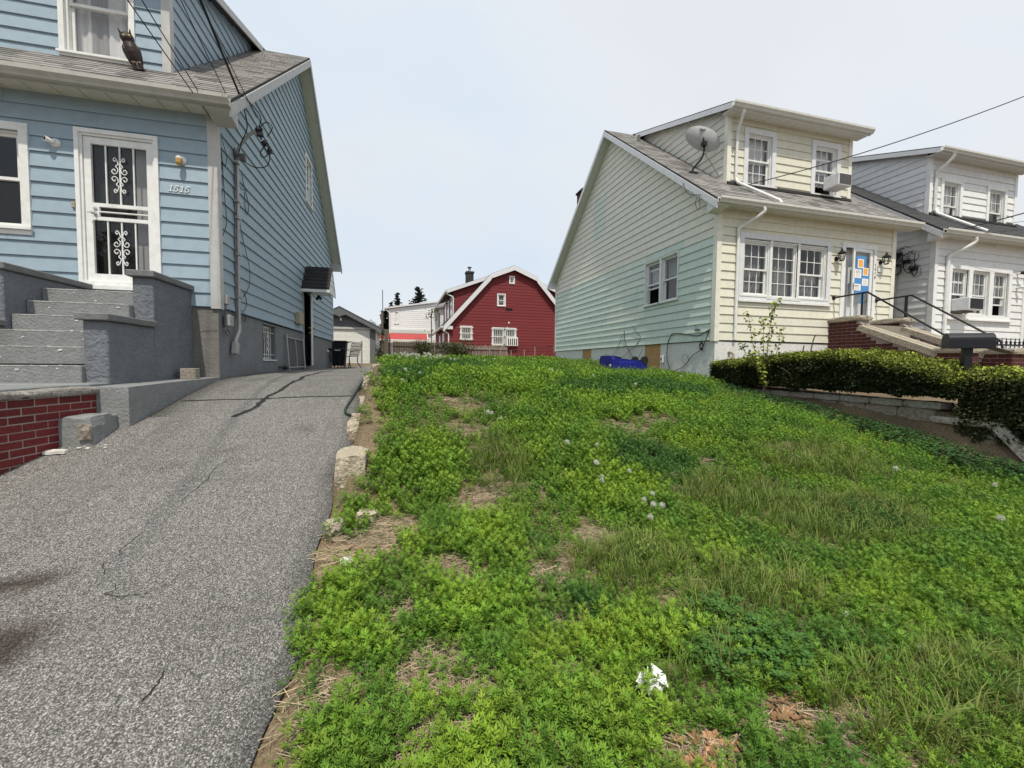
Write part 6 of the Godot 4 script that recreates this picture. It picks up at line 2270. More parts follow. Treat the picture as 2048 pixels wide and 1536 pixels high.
	for j in 4:
		g = G.new()
		var a := Vector3(prof[j][0], prof[j][1], 0.28)
		var b := Vector3(prof[j + 1][0], prof[j + 1][1], 0.28)
		slab(g, a, b - a, Vector3(0, 0, depth), 0.12)
		gp("roof_slope", g, M.shingle_dark, R)
		g = G.new()
		var nrm := Vector2(b.y - a.y, -(b.x - a.x)).normalized() * 0.3
		g.prism(PackedVector2Array([Vector2(a.x, a.y - 0.02), Vector2(b.x, b.y - 0.02), Vector2(b.x, b.y - 0.02) + Vector2(0, -0.34 if j in [1, 2] else -0.42), Vector2(a.x, a.y - 0.02) + Vector2(0, -0.34 if j in [1, 2] else -0.42)]), 0.282, 0.32)
		gp("barge_board", g, M.white_trim, R)
	for s in [-1.0, 1.0]:
		g = G.new()
		g.box(Vector3(s * 4.45, 2.38, -0.1), Vector3(s * 5.1, 2.6, 0.281))
		gp("eave_return", g, M.white_trim, R)
		# dormer set back from the gable
		var dm := group_part("shed_dormer", R)
		var zf := -0.9
		var dpoly := PackedVector2Array([Vector2(4.25 * s, 2.7), Vector2(4.25 * s, 5.2), Vector2(1.3 * s, 6.35), Vector2(1.3 * s, 2.7)])
		boards(dm, Transform3D(Basis(), Vector3(0, 0, zf)), dpoly if s > 0 else PackedVector2Array([dpoly[3], dpoly[2], dpoly[1], dpoly[0]]), 2.4, 0.215, M.red_siding)
		g = G.new()
		var e := Vector3(4.75 * s, 5.28, zf + 0.25)
		var r := Vector3(1.0 * s, 6.74, zf + 0.25)
		if s > 0:
			slab(g, r, e - r, Vector3(0, 0, -7.5), 0.1)
		else:
			slab(g, e, r - e, Vector3(0, 0, -7.5), 0.1)
		gp("dormer_roof", g, M.shingle_dark, dm)
		g = G.new()
		g.prism(PackedVector2Array([Vector2(e.x, 5.26), Vector2(r.x, 6.72), Vector2(r.x, 6.46), Vector2(e.x, 5.02)]), zf + 0.252, zf + 0.29)
		gp("barge_board", g, M.white_trim, dm)
		if s < 0:
			# the street side seen edge-on: wall, windows, gutter
			boards(dm, Transform3D(Basis(Vector3.BACK, Vector3.UP, Vector3.LEFT), Vector3(-4.25, 0, 0)), rect(-8.0, 3.0, zf, 5.1), 2.4, 0.215, M.red_siding)
			for z in [-2.3, -4.3, -6.3]:
				g = G.new()
				g.box(Vector3(-4.32, 3.5, z), Vector3(-4.26, 4.9, z + 0.95))
				var wn := gp("window", g, M.vinyl, dm)
				g = G.new()
				g.box(Vector3(-4.33, 3.6, z + 0.12), Vector3(-4.321, 4.8, z + 0.83))
				gp("pane", g, M.glass, wn)
			g = G.new()
			g.box(Vector3(-4.85, 5.12, -8.3), Vector3(-4.74, 5.26, -0.6))
			gp("gutter", g, M.gutter_white, dm)
			g = G.new()
			g.tube(catmull([Vector3(-4.8, 5.1, -0.8), Vector3(-4.7, 4.95, -0.75), Vector3(-4.32, 4.75, -0.72), Vector3(-4.3, 4.4, -0.72), Vector3(-4.3, 3.4, -0.72)], 4), 0.045, 6)
			gp("downspout", g, M.vinyl, dm)
	boards(fw, Transform3D(Basis(Vector3.BACK, Vector3.UP, Vector3.LEFT), Vector3(-4.85, 0, 0)), rect(-9.0, -1.2, -0.02, 2.75), -1.2, 0.215, M.red_siding)
	for z in [-2.2, -5.0]:
		g = G.new()
		g.box(Vector3(-4.93, 0.9, z), Vector3(-4.86, 2.2, z + 1.0))
		gp("window", g, M.vinyl, R)
	g = G.new()
	g.box(Vector3(-5.28, 2.46, -9.0), Vector3(-5.12, 2.6, 0.26))
	gp("gutter", g, M.gutter_white, R)
	g = G.new()
	g.tube(catmull([Vector3(-5.2, 2.44, 0.1), Vector3(-5.1, 2.3, 0.05), Vector3(-4.8, 2.1, 0.08), Vector3(-4.72, 1.8, 0.06), Vector3(-4.72, -0.5, 0.06)], 4), 0.05, 6)
	gp("downspout", g, M.vinyl, R)
	g = G.new()
	g.box(Vector3(-3.05, 5.2, -3.2), Vector3(-2.5, 7.0, -2.6))
	g.cbox(Vector3(-3.1, 6.95, -3.25), Vector3(-2.45, 7.1, -2.55), 0.02)
	var chm := gp("chimney", g, M.chimney_black, R)
	g = G.new()
	g.at(Transform3D(Basis(), Vector3(-2.78, 7.1, -2.9)))
	g.lathe([Vector2(0.1, 0), Vector2(0.1, 0.25), Vector2(0.14, 0.26), Vector2(0.1, 0.3), Vector2(0.2, 0.36), Vector2(0.0, 0.44)], 10)
	gp("chimney_pot", g, M.galvanised, chm)
	# far white house, its side towards us, with a red awning below
	var F := thing("far_white_house", "plain white clapboard house in the distance with a flat-pitched roof and one small window", "house", Vector3(-0.9, 0, -44.0))
	var ff := group_part("side_wall", F)
	siding(ff, Transform3D(), PackedVector2Array([Vector2(0, -1), Vector2(6.5, -1), Vector2(6.5, 6.45), Vector2(0, 5.35)]), [rect(0.58, 3.92, 0.88, 5.07)], -1.0, 0.2, func(_u, _v): return [M.white_siding, 0.97 + 0.03 * rng.randf()], [], 9.0, 0.02)
	window(F, Transform3D(Basis(), Vector3(0.58, 3.92, 0)), 0.3, 1.15, {"case": 0.1, "meet": 0.58, "curtains": [[0, 0.3, 0, 1.1, M.curtain_grey]]})
	g = G.new()
	slab(g, Vector3(-0.45, 5.45, 0.25), Vector3(7.2, 1.2, 0), Vector3(0, 0, -9), 0.14)
	gp("roof", g, M.white_trim, F)
	g = G.new()
	slab(g, Vector3(-0.46, 5.455, 0.24), Vector3(7.2, 1.2, 0), Vector3(0, 0, -9), 0.003)
	g = G.new()
	g.box(Vector3(0.02, -1, -9), Vector3(6.4, 5.2, -0.05))
	gp("inner_wall", g, M.white_trim, F)
	g = G.new()
	g.tube(catmull([Vector3(-0.35, 5.25, 0.1), Vector3(-0.1, 5.1, 0.1), Vector3(0.05, 4.9, 0.08), Vector3(0.06, 4.4, 0.08), Vector3(0.06, 0.0, 0.08)], 4), 0.06, 6)
	gp("downspout", g, M.vinyl, F)
	g = G.new()
	g.box(Vector3(0.1, 2.95, 0.03), Vector3(4.2, 3.3, 0.2))
	gp("trim_band", g, M.gutter_white, F)
	var A := thing("red_awning", "long red awning with white edging below the distant white house", "awning", Vector3(0.2, 2.2, -43.5))
	g = G.new()
	g.prism(PackedVector2Array([Vector2(0.5, 0.06), Vector2(-0.62, 0.72), Vector2(-0.62, 0.66), Vector2(0.5, 0.0)]), -2.8, 2.6)
	g.v.clear(); g.n.clear(); g.c.clear(); g.uv.clear()
	slab(g, Vector3(-2.6, 0.08, 0.9), Vector3(5.2, 0, 0), Vector3(0.0, 0.62, -0.9), 0.03)
	gp("canopy", g, M.awning_red, A)
	g = G.new()
	g.box(Vector3(-2.6, -0.06, 0.88), Vector3(2.6, 0.06, 0.93))
	gp("edge", g, M.vinyl, A)
	g = G.new()
	g.tube([Vector3(2.62, 0.05, 0.9), Vector3(2.62, 0.7, 0.0)], 0.05, 6)
	g.tube([Vector3(-2.5, 0.0, 0.88), Vector3(-2.5, -2.4, 0.88)], 0.04, 6)
	g.tube([Vector3(2.5, 0.0, 0.88), Vector3(2.5, -2.4, 0.88)], 0.04, 6)
	gp("frame", g, M.vinyl, A)
	var N := thing("pale_house", "pale house with a low eave between the red house and the far white one", "house", Vector3(4.0, 0, -42.0))
	var nn := group_part("side_wall", N)
	siding(nn, Transform3D(Basis(Vector3.FORWARD, Vector3.UP, Vector3.LEFT), Vector3.ZERO), rect(0, -1, 7, 5.5), [], -1.0, 0.25, func(_u, _v): return [M.white_siding, 0.9], [], 9.0, 0.02)
	siding(nn, Transform3D(), rect(0, -1, 5, 5.5), [], -1.0, 0.25, func(_u, _v): return [M.white_siding, 0.9], [], 9.0, 0.02)
	for z in [-1.6, -4.0]:
		g = G.new()
		g.box(Vector3(-0.06, 3.4, z), Vector3(-0.03, 5.0, z + 0.9))
		gp("window", g, M.dim_window_grey, N)
	g = G.new()
	slab(g, Vector3(-0.5, 5.5, 0.4), Vector3(6, 0.9, 0), Vector3(0, 0, -8), 0.18)
	gp("roof", g, M.shingle_grey, N)
	# trees and bushes in the distance
	conifer("conifer", "slim dark conifer top behind the far white house", Vector3(-0.1, 4.0, -60), 5.4, 0.85)
	conifer("conifer", "broad ragged dark conifer behind the far white house roof", Vector3(2.75, 4.0, -60), 6.3, 1.7)
	conifer("conifer", "tiny conifer tip at the left of the far roof", Vector3(-0.95, 4.0, -60), 4.1, 0.7)
	conifer("conifer", "dark conifer crowded against the left corner of the far white house", Vector3(-1.35, -0.2, -45.5), 5.4, 1.0)
	leafy("round_bush", "yellow-green bushy tree behind the grey garage", "tree", Vector3(-2.2, -0.2, -34), Vector3(1.25, 1.0, 1.0), 2.9, 2200, 0.09, [Color(0.15, 0.20, 0.035), Color(0.10, 0.15, 0.03), Color(0.05, 0.085, 0.02)], 5)
	leafy("dark_bush", "low dark bush between the garage and the board fence", "bush", Vector3(-0.95, -0.2, -24), Vector3(0.3, 0.7, 0.4), 0.55, 500, 0.06, [Color(0.05, 0.09, 0.02), Color(0.03, 0.05, 0.015)], 3)
	leafy("bramble", "reddish-green bramble bush in front of the board fence, left of the saplings", "bush", Vector3(1.35, 0.0, -19.6), Vector3(0.75, 0.6, 0.4), 0.55, 1400, 0.06, [Color(0.06, 0.09, 0.02), Color(0.10, 0.07, 0.03), Color(0.035, 0.06, 0.015)], 4)
	leafy("bramble", "dark green bush in front of the red house gutter pipe", "bush", Vector3(2.35, 0.0, -19.5), Vector3(0.95, 0.6, 0.5), 0.55, 2200, 0.06, [Color(0.05, 0.085, 0.02), Color(0.085, 0.08, 0.025), Color(0.03, 0.05, 0.012)], 4)
	leafy("bramble", "small bright green bush at the left end of the chain-link fence", "bush", Vector3(3.05, 0.0, -19.6), Vector3(0.35, 0.28, 0.3), 0.32, 500, 0.055, [Color(0.06, 0.13, 0.02), Color(0.04, 0.09, 0.015)], 3)
	leafy("bramble", "sparse weeds growing up the chain-link fence before the red wall", "bush", Vector3(5.75, -0.02, -19.7), Vector3(0.3, 0.35, 0.2), 0.25, 260, 0.05, [Color(0.06, 0.10, 0.02), Color(0.08, 0.08, 0.03)], 3)
	var sp := thing("sapling", "thin young tree with a tuft of leaves standing before the board fence", "tree", Vector3(1.48, -0.05, -20.0))
	tubes("trunk", [Vector3.ZERO, Vector3(0.01, 1.2, 0), Vector3(0.0, 2.0, 0.02), Vector3(0.02, 2.55, 0)], 0.022, M.bark, sp, 6)
	var lf := G.new()
	for j in 90:
		var c := [Vector3(0, 2.45, 0), Vector3(0, 2.2, 0), Vector3(0.0, 1.5, 0), Vector3(0.02, 0.95, 0)][[0, 0, 0, 1, 1, 1, 1, 2, 3, 3][rng.randi() % 10]] as Vector3
		c += Vector3(rng.randf_range(-0.32, 0.32), rng.randf_range(-0.16, 0.16), rng.randf_range(-0.3, 0.3))
		leaf_quad(lf, c, 0.085, [Color(0.06, 0.10, 0.02), Color(0.04, 0.075, 0.02)][rng.randi() % 2])
	var cr := gp("crown", lf, M.leaf, sp)
	var up := thing("utility_pole", "thin weathered pole rising behind the grey garage", "pole", Vector3(-1.19, -0.2, -34.0))
	g = G.new()
	g.tube([Vector3.ZERO, Vector3(0, 4.1, 0)], 0.11, 8, 0.085)
	gp("pole", g, M.weathered_wood, up)
	g = G.new()
	g.tube([Vector3(0.04, 3.9, 0), Vector3(0.03, 5.75, 0)], 0.035, 6)
	g.tube([Vector3(-0.05, 3.6, 0), Vector3(-0.05, 4.2, 0)], 0.05, 6)
	gp("pipe", g, M.grey_cable, up)
	fences()

func leaf_quad(g: G, c: Vector3, s: float, col: Color) -> void:
	var b := Basis.from_euler(Vector3(rng.randf_range(-1.2, 1.2), rng.randf() * TAU, rng.randf_range(-0.8, 0.8)))
	var t := rng.randf_range(0.75, 1.2)
	g.col = Color(col.r * t, col.g * t, col.b * t)
	var x := b.x * s * 0.45
	var z := b.z * s
	var n := b.y * s * 0.15
	g.tri(c - z * 0.5, c + x + n, c + z * 0.6)
	g.tri(c - z * 0.5, c + z * 0.6, c - x + n)

func leafy(called: String, label: String, cat: String, pos: Vector3, size: Vector3, mid: float, n: int, leaf: float, cols: Array, lobes: int) -> Node3D:
	var o := thing(called, label, cat, pos)
	var cs := []
	for i in lobes:
		cs.append([Vector3(rng.randf_range(-0.6, 0.6) * size.x, mid + rng.randf_range(-0.5, 0.5) * size.y, rng.randf_range(-0.5, 0.5) * size.z), rng.randf_range(0.45, 0.7)])
	var g := G.new()
	for c in cs:
		var p: Vector3 = c[0]
		g.tube(catmull([Vector3(p.x * 0.15, 0, 0), Vector3(p.x * 0.4, p.y * 0.5, p.z * 0.3), p], 4), 0.035 * maxf(size.y, 0.5), 6, 0.008)
	gp("stem", g, M.bark, o)
	g = G.new()
	for i in n:
		var c: Array = cs[rng.randi() % cs.size()]
		var d := Vector3(rng.randfn(), rng.randfn(), rng.randfn()).normalized() * pow(rng.randf(), 0.35) * float(c[1]) * rng.randf_range(0.8, 1.15)
		leaf_quad(g, c[0] + d * size, leaf * rng.randf_range(0.7, 1.3), cols[rng.randi() % cols.size()])
	gp("crown", g, M.leaf, o)
	return o

func conifer(called: String, label: String, pos: Vector3, h: float, r: float) -> void:
	var o := thing(called, label, "tree", pos)
	var g := G.new()
	g.tube([Vector3.ZERO, Vector3(0, h * 0.97, 0)], 0.12, 6, 0.02)
	gp("trunk", g, M.bark, o)
	g = G.new()
	var y := h
	while y > h * 0.1:
		var t := 1.0 - y / h
		var n := 4 + int(t * 6)
		for i in n:
			var a := rng.randf() * TAU
			var len := r * (0.3 + t * 1.25) * rng.randf_range(0.5, 1.15)
			var d := Vector3(cos(a), rng.randf_range(-0.15, 0.55), sin(a))
			var steps := 4 + int(len * 7.0)
			for s in steps:
				var c := Vector3(0, y, 0) + d * len * (float(s) + 0.5) / steps
				for q in 3:
					leaf_quad(g, c + Vector3(rng.randf_range(-0.08, 0.08), rng.randf_range(-0.07, 0.05), rng.randf_range(-0.08, 0.08)), 0.2, Color(0.018, 0.03, 0.018))
		y -= 0.17
	gp("crown", g, M.needle, o)

func fences() -> void:
	# weathered board fence and its post at the back left of the lot
	var fp := thing("fence_post", "thick weathered grey wooden post at the top of the lot", "post", Vector3(-0.5, -0.1, -19.0))
	var g := G.new()
	wobble_box(g, Vector3(-0.09, 0, -0.09), Vector3(0.09, 1.52, 0.09), 0.015, 4)
	gp("post", g, M.weathered_wood, fp)
	var o := Vector3(0.5, -0.1, -21.0)
	var bf := thing("board_fence", "weathered brown board fence with rails behind the dandelions", "fence", o)
	var x := -0.75
	while x < 2.6:
		g = G.new()
		var t := rng.randf_range(0.65, 1.2)
		g.col = Color(t, t, t)
		var h := 1.12 + rng.randf_range(-0.03, 0.03)
		g.box(Vector3(x, 0.02, -0.012), Vector3(x + 0.105, h, 0.012))
		gp("board", g, M.weathered_wood, bf)
		x += 0.115
	for y in [0.28, 0.9]:
		g = G.new()
		g.box(Vector3(-0.75, y, 0.0125), Vector3(2.6, y + 0.09, 0.05))
		gp("rail", g, M.weathered_wood, bf)
	var sf := thing("side_fence", "short run of tall dark boards turning back from the thick post", "fence", Vector3(-0.38, -0.1, -19.2))
	for i in 14:
		g = G.new()
		var t := rng.randf_range(0.5, 1.0)
		g.col = Color(t, t, t)
		g.box(Vector3(-0.012, 0, -0.13 * i - 0.12), Vector3(0.012, 1.35 - 0.016 * i + rng.randf_range(-0.04, 0.04), -0.13 * i))
		gp("board", g, M.weathered_wood, sf)
	o = Vector3(4.2, 0.0, -21.4)
	var pf := thing("paling_fence", "pale worn paling fence in front of the red house", "fence", o)
	x = -1.45
	while x < 1.25:
		g = G.new()
		var t := rng.randf_range(0.6, 1.2)
		g.col = Color(t, t, t)
		g.box(Vector3(x, 0.0, -0.01), Vector3(x + 0.085, 0.93 + rng.randf_range(-0.06, 0.03), 0.01))
		gp("paling", g, M.pale_wood, pf)
		x += 0.11
	g = G.new()
	g.box(Vector3(-1.45, 0.72, 0.011), Vector3(1.25, 0.79, 0.05))
	gp("rail", g, M.pale_wood, pf)
	# chain-link along the back
	o = Vector3(5.0, 0.0, -20.0)
	var cl := thing("back_fence", "rusty chain-link fence with thin posts along the back of the lot", "fence", o)
	mat("rust_red", lin(0.09, 0.035, 0.03), 0.8)
	for q in [[2.86, 0.62], [3.6, 0.6], [4.25, 0.74], [4.42, 0.70], [4.78, 0.66], [5.33, 0.66], [6.0, 0.72], [6.55, 0.86], [7.55, 0.95]]:
		g = G.new()
		g.tube([Vector3(q[0], -0.1, 0) - Vector3(o.x, 0, 0), Vector3(q[0], q[1], 0) - Vector3(o.x, 0, 0)], 0.022, 6)
		gp("post", g, M.galvanised if q[0] != 4.42 else M.rubber, cl)
	g = G.new()
	g.tube([Vector3(2.8 - o.x, 0.58, 0), Vector3(5.3 - o.x, 0.62, 0)], 0.014, 6)
	g.tube([Vector3(5.3 - o.x, 0.64, 0), Vector3(7.6 - o.x, 0.92, 0)], 0.016, 6)
	gp("rail", g, M.rust_red, cl)
	g = G.new()
	chain_link(g, Transform3D(Basis(), Vector3(2.8 - o.x, -0.05, 0)), 2.5, 0.62, 0.09, 0.003)
	chain_link(g, Transform3D(Basis(), Vector3(5.3 - o.x, -0.05, 0)), 2.3, 0.75, 0.09, 0.003)
	gp("mesh", g, M.rust_red, cl)

func wires() -> void:
	var mast := LW(0.30, 4.06, -0.08)
	# service drop: towards the street pole, up and behind the camera
	var list := [
		["thick black service cable running from the blue house mast up out of view", mast, Vector3(-2.35, 7.6, 2.0), 0.016, 0.25],
		["thin overhead wire from the porch corner, the lower of the close pair", LW(0.02, 3.5, -0.02), Vector3(-4.4, 6.8, 0.0), 0.007, 0.1],
		["thin overhead wire from the porch corner, the upper of the close pair", LW(0.04, 3.55, 0.02), Vector3(-3.9, 7.0, 0.2), 0.007, 0.1],
		["thin overhead wire crossing the dormer side wall to the gutter end", LW(0.28, 3.75, 0.2), Vector3(-3.0, 7.3, 1.4), 0.006, 0.1],
		["thin overhead wire crossing the dormer side wall to the weatherhead", LW(0.38, 4.0, -0.6), Vector3(-3.3, 7.6, 1.8), 0.006, 0.1]]
	for w in list:
		var a: Vector3 = w[1]
		var b: Vector3 = w[2]
		var o := thing("overhead_wire", w[0], "wire", a, 0.0, "")
		var ps := []
		for i in 15:
			var t := i / 14.0
			ps.append((b - a) * t - Vector3(0, float(w[4]) * 4.0 * t * (1.0 - t), 0))
		var g := G.new()
		g.tube(ps, w[3], 6)
		gp("wire", g, M.rubber, o)
	var list2 := [
		["long overhead cable sloping up from the beige house dormer to the right edge", Vector3(8.62, 4.62, -9.05), Vector3(17.6, 7.9, -6.2), 0.012, 0.25],
		["black overhead cable from the white house corner cables up to the right edge", Vector3(14.7, 3.75, -8.2), Vector3(22.0, 6.1, -6.8), 0.018, 0.12],
		["thin overhead wire passing the white house window, upper one", Vector3(15.2, 3.85, -8.1), Vector3(24.0, 5.6, -7.0), 0.006, 0.1],
		["thin overhead wire passing the white house window, lower one", Vector3(15.4, 3.7, -8.0), Vector3(24.0, 5.1, -7.0), 0.006, 0.1]]
	for w in list2:
		var a: Vector3 = w[1]
		var b: Vector3 = w[2]
		var o := thing("overhead_wire", w[0], "wire", a)
		var ps := []
		for i in 15:
			var t := i / 14.0
			ps.append((b - a) * t - Vector3(0, float(w[4]) * 4.0 * t * (1.0 - t), 0))
		var g := G.new()
		g.tube(ps, w[3], 6)
		gp("wire", g, M.rubber, o)

func street_trees() -> void:   # trees across the street, seen mirrored in the front windows
	for q in [[-15.0, 13.0, 3.6, "leafy street tree across the road, mirrored in the blue house windows"], [-7.0, 14.5, 3.2, "leafy street tree across the road, mirrored in the blue house door"], [31.0, 16.0, 3.4, "leafy street tree across the road, mirrored in the beige house windows"]]:
		leafy("street_tree", q[3], "tree", Vector3(q[0], -1.7, q[1]), Vector3(q[2], 2.6, 3.0), 6.0, 3000, 0.45, [Color(0.05, 0.08, 0.02), Color(0.03, 0.05, 0.015)], 6)

# ---- things on the lot
func lot_things() -> void:
	# edging stones along the drive
	var stones := [
		[-0.53, -0.27, -4.25, -3.76, -0.79, -1.12, "largest square edging stone, nearest of the row along the drive"],
		[-0.52, -0.28, -4.66, -4.27, -0.86, -1.0, "low flat edging stone just behind the largest one"],
		[-0.54, -0.29, -5.15, -4.68, -0.645, -0.85, "edging stone with a stepped top, level with the loose end of the hose"],
		[-0.53, -0.32, -5.3, -5.16, -0.60, -0.7, "small edging stone under the green hose end"],
		[-0.50, -0.24, -6.1, -5.6, -0.455, -0.68, "squarish edging stone standing inside the bend of the hose"],
		[-0.50, -0.23, -7.1, -6.6, -0.205, -0.45, "pale edging stone beside the straight part of the hose"],
		[-0.48, -0.22, -7.9, -7.35, -0.14, -0.35, "edging stone half sunk in weeds towards the top of the drive"],
		[-0.50, -0.20, -9.1, -8.4, -0.025, -0.3, "farthest edging stone, just below the wooden post"],
		[-0.50, -0.38, -3.22, -3.08, -1.12, -1.25, "half-buried pale stone at the asphalt edge in front of the row"],
		[-0.30, -0.16, -3.30, -3.18, -1.10, -1.25, "half-buried stone lying in the weeds in front of the row"]]
	for s in stones:
		var c := Vector3((s[0] + s[1]) * 0.5, s[5], (s[2] + s[3]) * 0.5)
		var g := G.new()
		wobble_box(g, Vector3(s[0], s[5], s[2]) - c, Vector3(s[1], s[4], s[3]) - c, 0.022, 6)
		var o := gp("edging_stone", g, M.old_stone, self)
		o.position = c
		o.rotation.y = rng.randf_range(-0.08, 0.08)
		tag(o, s[6], "stone", "edging stones along the drive")
	# garden hose
	var o := Vector3(-0.55, -0.5, -6.0)
	var hz := thing("garden_hose", "dark green garden hose curling out from the edging stones onto the drive", "hose", o)
	var ps := []
	for q in [[-0.57, -9.0], [-0.57, -8.0], [-0.56, -7.0], [-0.58, -6.3], [-0.61, -5.8], [-0.63, -5.5], [-0.60, -5.33], [-0.52, -5.26], [-0.42, -5.24], [-0.3, -5.22]]:
		ps.append(Vector3(q[0], drive_h(q[0], q[1]) + 0.026 + (0.05 if q[0] > -0.5 else 0.0), q[1]) - o)
	mat("hose_green", lin(0.012, 0.035, 0.025), 0.4)
	tubes("hose", ps, 0.014, M.hose_green, hz, 8)
	# rock-faced block wall below the hedge
	o = Vector3(7.3, -0.8, -5.4)
	var rw := thing("block_wall", "low rock-faced block retaining wall under the hedge, stepping down to the street", "wall", o)
	var course := 0.2
	for r in 5:
		var y1 := -0.575 - r * course
		var z := -7.3 + (0.22 if r % 2 == 1 else 0.0)
		while z < -2.9:
			var z2 := z + 0.45
			var top := -0.575 if z2 < -4.0 else (-0.76 if z2 < -3.5 else -0.76 - (z2 + 3.5) * 1.1)
			if y1 <= top + 0.01 and y1 > lot_h(7.2, (z + z2) * 0.5) - 0.12:
				var g := G.new()
				wobble_box(g, Vector3(7.25, y1 - course + 0.006, z + 0.004) - o, Vector3(7.45, y1, z2 - 0.004) - o, 0.012, 5)
				gp("block", g, M.block_wall, rw)
			z = z2
	for k in 7:
		var g := G.new()
		wobble_box(g, Vector3(7.21, -0.573, -7.3 + k * 0.466) - o, Vector3(7.5, -0.475, -7.3 + (k + 1) * 0.466 - 0.004) - o, 0.006, 4)
		gp("cap_block", g, M.block_cap, rw)
	var g := G.new()
	wobble_box(g, Vector3(7.21, -0.76, -4.18) - o, Vector3(7.5, -0.665, -3.5) - o, 0.008, 5)
	gp("cap_block", g, M.block_cap, rw)
	g = G.new()
	g.at(Transform3D(Basis(Vector3.BACK, Vector3.UP, Vector3.LEFT), -o))
	g.prism(PackedVector2Array([Vector2(-3.51, -0.78), Vector2(-2.9, -1.47), Vector2(-2.82, -1.40), Vector2(-3.44, -0.67), Vector2(-3.51, -0.665)]), -7.52, -7.2)
	gp("sloping_cap", g, M.block_cap, rw)
	# hedges
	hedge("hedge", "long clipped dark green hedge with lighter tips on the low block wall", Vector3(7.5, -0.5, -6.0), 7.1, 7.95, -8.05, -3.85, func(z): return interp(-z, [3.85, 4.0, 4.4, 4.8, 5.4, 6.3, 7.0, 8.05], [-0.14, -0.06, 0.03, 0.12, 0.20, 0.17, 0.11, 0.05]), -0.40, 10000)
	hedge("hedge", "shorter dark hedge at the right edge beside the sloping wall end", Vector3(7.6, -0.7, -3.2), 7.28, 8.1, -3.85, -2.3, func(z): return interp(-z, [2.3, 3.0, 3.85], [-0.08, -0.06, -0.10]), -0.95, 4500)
	# young shrub in front of the hedge
	var sb := thing("young_shrub", "slender young shrub with small fresh leaves standing against the hedge", "shrub", Vector3(7.0, -0.72, -6.75))
	var lf := G.new()
	for q in [[[0.0, 0.5, 0.0], [-0.25, 1.1, -0.05], [-0.36, 1.75, -0.1]], [[0.0, 0.5, 0.0], [-0.12, 1.1, 0.05], [-0.08, 1.65, 0.0]], [[0.0, 0.5, 0], [0.05, 1.2, 0], [0.12, 1.75, 0.0], [0.24, 2.02, 0.0]], [[0, 0.45, 0], [-0.4, 0.85, 0], [-0.62, 1.12, 0.05]], [[0, 0.4, 0], [0.35, 0.75, 0], [0.6, 0.95, 0.1]], [[0, 0.6, 0], [-0.3, 0.8, 0.1], [-0.38, 1.0, 0.1]], [[0, 0.5, 0], [0.16, 1.0, 0.1], [0.2, 1.45, 0.12]]]:
		var pts := [Vector3(0, 0, 0)]
		for e in q:
			pts.append(Vector3(e[0], e[1], e[2]))
		var cv := catmull(pts, 7)
		g = G.new()
		g.tube(cv, 0.011, 6, 0.003)
		gp("stem", g, M.twig, sb)
		for i in range(6, cv.size()):
			for s in 5:
				var d := Vector3(rng.randf_range(-0.075, 0.075), rng.randf_range(-0.03, 0.04), rng.randf_range(-0.07, 0.07))
				leaf_quad(lf, cv[i] + d, 0.062, [Color(0.34, 0.38, 0.07), Color(0.24, 0.29, 0.05), Color(0.15, 0.19, 0.04)][rng.randi() % 3])
	gp("leaves", lf, M.leaf, sb)
	var bt := thing("bare_branch", "bare dark twigs sticking up from the hedge right of the young shrub", "branch", Vector3(7.3, -0.45, -6.3))
	for q in [[[0.0, 0.0, 0], [0.2, 0.42, 0], [0.34, 0.95, 0], [0.40, 1.06, 0]], [[0, 0, 0], [0.05, 0.5, 0], [0.12, 0.85, 0]], [[0.2, 0.42, 0], [0.45, 0.3, 0.05], [0.6, 0.24, 0.1]], [[0.0, 0.0, 0], [-0.3, 0.3, 0.1], [-0.5, 0.42, 0.1]]]:
		var pts := []
		for e in q:
			pts.append(Vector3(e[0], e[1], e[2]))
		tubes("twig", pts, 0.011, M.bark, bt, 5)
	# blue wheeled bin on its side
	var bn := thing("blue_bin", "blue wheeled bin lying on its side in the grass by the green wall", "bin", Vector3(5.42, -0.22, -9.35), 0.10)
	g = G.new()
	var a := 0.26
	var b := 0.20
	g.hexa(Vector3(-0.5, 0.02, -a), Vector3(0.5, 0.06, -b), Vector3(0.5, 0.06, b), Vector3(-0.5, 0.02, a), Vector3(-0.5, 0.40, -a), Vector3(0.5, 0.30, -b), Vector3(0.5, 0.30, b), Vector3(-0.5, 0.40, a))
	gp("body", g, M.bin_blue, bn)
	g = G.new()
	g.cbox(Vector3(-0.36, 0.06, b + 0.03), Vector3(0.1, 0.3, a + 0.01), 0.02)
	gp("rib_panel", g, M.bin_blue, bn)
	g = G.new()
	g.at(Transform3D(Basis(Vector3.BACK, Vector3.UP, Vector3.LEFT), Vector3(-0.5, 0.21, 0)))
	g.prism(PackedVector2Array([Vector2(-0.28, -0.2), Vector2(0.28, -0.2), Vector2(0.28, 0.14), Vector2(0.22, 0.23), Vector2(-0.22, 0.23), Vector2(-0.28, 0.14)]), 0.0, 0.07)
	gp("lid", g, M.bin_blue, bn)
	g = G.new()
	g.tube([Vector3(-0.44, 0.42, -0.2), Vector3(-0.2, 0.43, -0.2), Vector3(0.0, 0.40, -0.2)], 0.02, 8)
	gp("handle", g, M.black_plastic, bn)
	for s in [-1.0, 1.0]:
		g = G.new()
		g.tube([Vector3(0.42, 0.34, 0.19 * s - 0.025), Vector3(0.42, 0.34, 0.19 * s + 0.025)], 0.10, 14)
		gp("wheel", g, M.rubber, bn)
	g = G.new()
	g.box(Vector3(0.25, 0.325, -0.2), Vector3(0.72, 0.355, -0.12))
	gp("axle_bar", g, M.black_plastic, bn)
	g = G.new()
